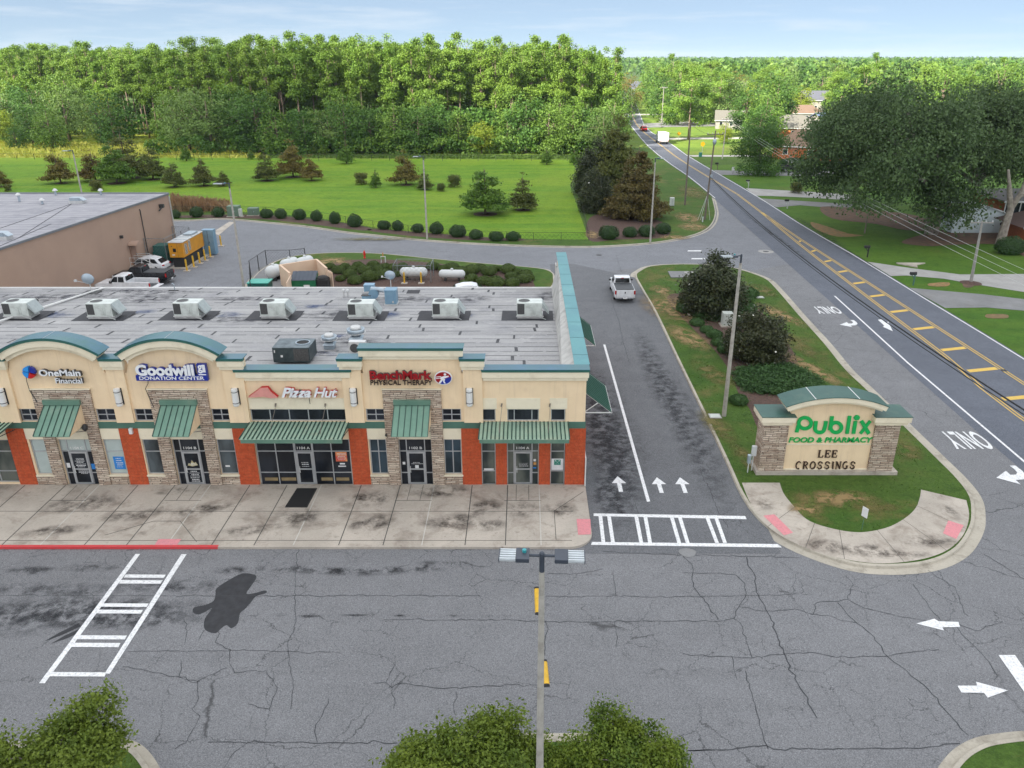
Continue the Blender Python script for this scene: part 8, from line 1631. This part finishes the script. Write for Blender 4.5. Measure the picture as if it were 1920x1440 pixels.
ok.place((82, 121, 0), 4, (1.05,1.05,1.08), 'dark oak cut by the right picture edge above the porch house')
ok.place((55, 132, 0), 1.2, (.8,.8,.98), 'oak at the left rear of the huge dark oak')
m = MB(); tx = Vector((X, Y, 0)); m.tube([tx+Vector(v) for v in ((0,-2.2,-.1),(.1,-2.2,2.2),(.3,-2.2,4.6),(-.6,-2.4,7.2),(-1.4,-2.6,9.5))],[.62,.5,.42,.28,.15],10); m.tube([tx+Vector(v) for v in ((.3,-2.2,4.6),(.9,-2.6,6.6),(1.2,-2.8,9.0),(1.0,-3,12))],[.36,.30,.22,.12],8); m.tube([tx+Vector(v) for v in ((1.0,-2.6,6.3),(3.2,-3,8.6),(5.0,-3.4,11.5),(6.2,-3.6,13.5))],[.2,.17,.13,.08],7)
fk = fixn(m.build('trunk', M['barkg'])); fk.parent = o2; fk.matrix_parent_inverse = (Matrix.Translation(o2.location) @ Matrix.Rotation(2.2,4,'Z') @ Matrix.Diagonal((.92,.92,1.1,1))).inverted()
rnd = Many(bushy(510, 11, 12, 'round_tree', 'ldark', 420, 1.2, .32, 'bark', 34)); X, Y = G(1425,330); rnd.place((X+.2,Y+2,0), 0, (.98,.98,1.08), 'round dark green tree left of the black pickup on the drive')
X, Y = G(1420,275); bro['b'].place((X+1,Y+3,0), 2, 1.05, 'dark tree rising behind the round dark green tree'); X, Y = G(1350,268); bro['d'].place((X+.5,Y-2,0), 1, .58, 'small round yellow-green tree in front of the tan-roofed house')
X, Y = G(1485,318); bt.place((X,Y+3,0), 0, .42, 'small bare reddish sapling between the black pickup and the brick house'); X, Y = G(1492,362); bush.place((X,Y,0), 0, .9, 'small dark shrub on the lawn below the black pickup')
X, Y = G(1530,320); hb.place((X-3,Y+6,0), 0, (3.2,1.4,1.3), 'long dark hedge in front of the brick house'); X, Y = G(1892,476); hb.place((X,Y,0), 0, (1.8,1.4,1.4), 'dark maroon bush by the brick wing at the right edge')
# --- foreground trees
def fore(seed, h, w, nc):
    rs = np.random.RandomState(seed); blobs = [(0,0,h*.6,w*.34,w*.34,h*.3)]
    for k in range(11): a = k*1.1+rs.uniform(0,.5); z = h*rs.uniform(.35,.85); q = w*.33; blobs.append((q*math.cos(a), q*math.sin(a), z, w*.2, w*.2, h*.14))
    return plant('crape_myrtle', seed+1, h, blobs, int(nc*1.3), .46, 62, .13, M['lfore'], M['barkg'], .09, .45, .7, .4, .55, 9)
fo = Many(fore(600, 4.6, 4.6, 520)); fo2 = Many(fore(610, 4.6, 4.6, 520))
def fplace(mny, px, py, z, s_, rz_, lb):   # px,py = centre of crown at height z
    X, Y = G(px, py, z); mny.place((X, Y, .13), rz_, s_, lb)
fplace(fo, 88, 1416, 3.2, .93, .5, 'leafy tree at the bottom left corner, over the kerbed planting island'); fplace(fo2, 862, 1442, 2.9, .95, 2., 'yellow-tinged leafy tree at the bottom, farthest left of the twin lamp pole'); fplace(fo, 950, 1398, 3.0, .72, 3., 'leafy tree at the bottom directly left of the twin lamp pole'); fplace(fo2, 1174, 1420, 3.0, .82, 4.4, 'leafy tree at the bottom right of the twin lamp pole')
# --- fences
M['fblk'] = mk('fence_black', (.02,.02,.02), rough=.6)
fpts = [(-120,124.5)]+[G(*q) for q in ((440,402),(500,403),(600,413),(700,430),(800,443),(900,450),(1000,453),(1104,453))]
chain('chain_link_fence', 'low black chain-link fence between the hedge balls and the meadow', fpts, 1.2, M['fblk'], 3.2, grid=.6, pr=.022)
chain('chain_link_fence', 'black chain-link fence running back along the mulch bed corner', [G(1104,451), (G(1104,451)[0]+.4, 122)], 1.3, M['fblk'], 3, grid=.6, pr=.022)
chain('chain_link_fence', 'long dark fence along the far side of the meadow', [(-140,190),(-60,187.5),(14,186)], 1.4, M['fblk'], 4.2, mesh=False, rails=2, pr=.04, gname='rail')

# thin air haze
m = MB(); m.box(-640,1950,-40,3300,-1.,34); hz = m.build('haze', [], None); fixn(hz); hz['kind'] = 'stuff'
hm = bpy.data.materials.new('haze'); hm.use_nodes = True; hm.node_tree.nodes.clear(); hv = hm.node_tree.nodes.new('ShaderNodeVolumePrincipled'); hv.inputs['Color'].default_value = (.72,.84,1,1); hv.inputs['Density'].default_value = .00009; hv.inputs['Anisotropy'].default_value = .2
ho = hm.node_tree.nodes.new('ShaderNodeOutputMaterial'); hm.node_tree.links.new(hv.outputs[0], ho.inputs['Volume']); hz.data.materials.append(hm)
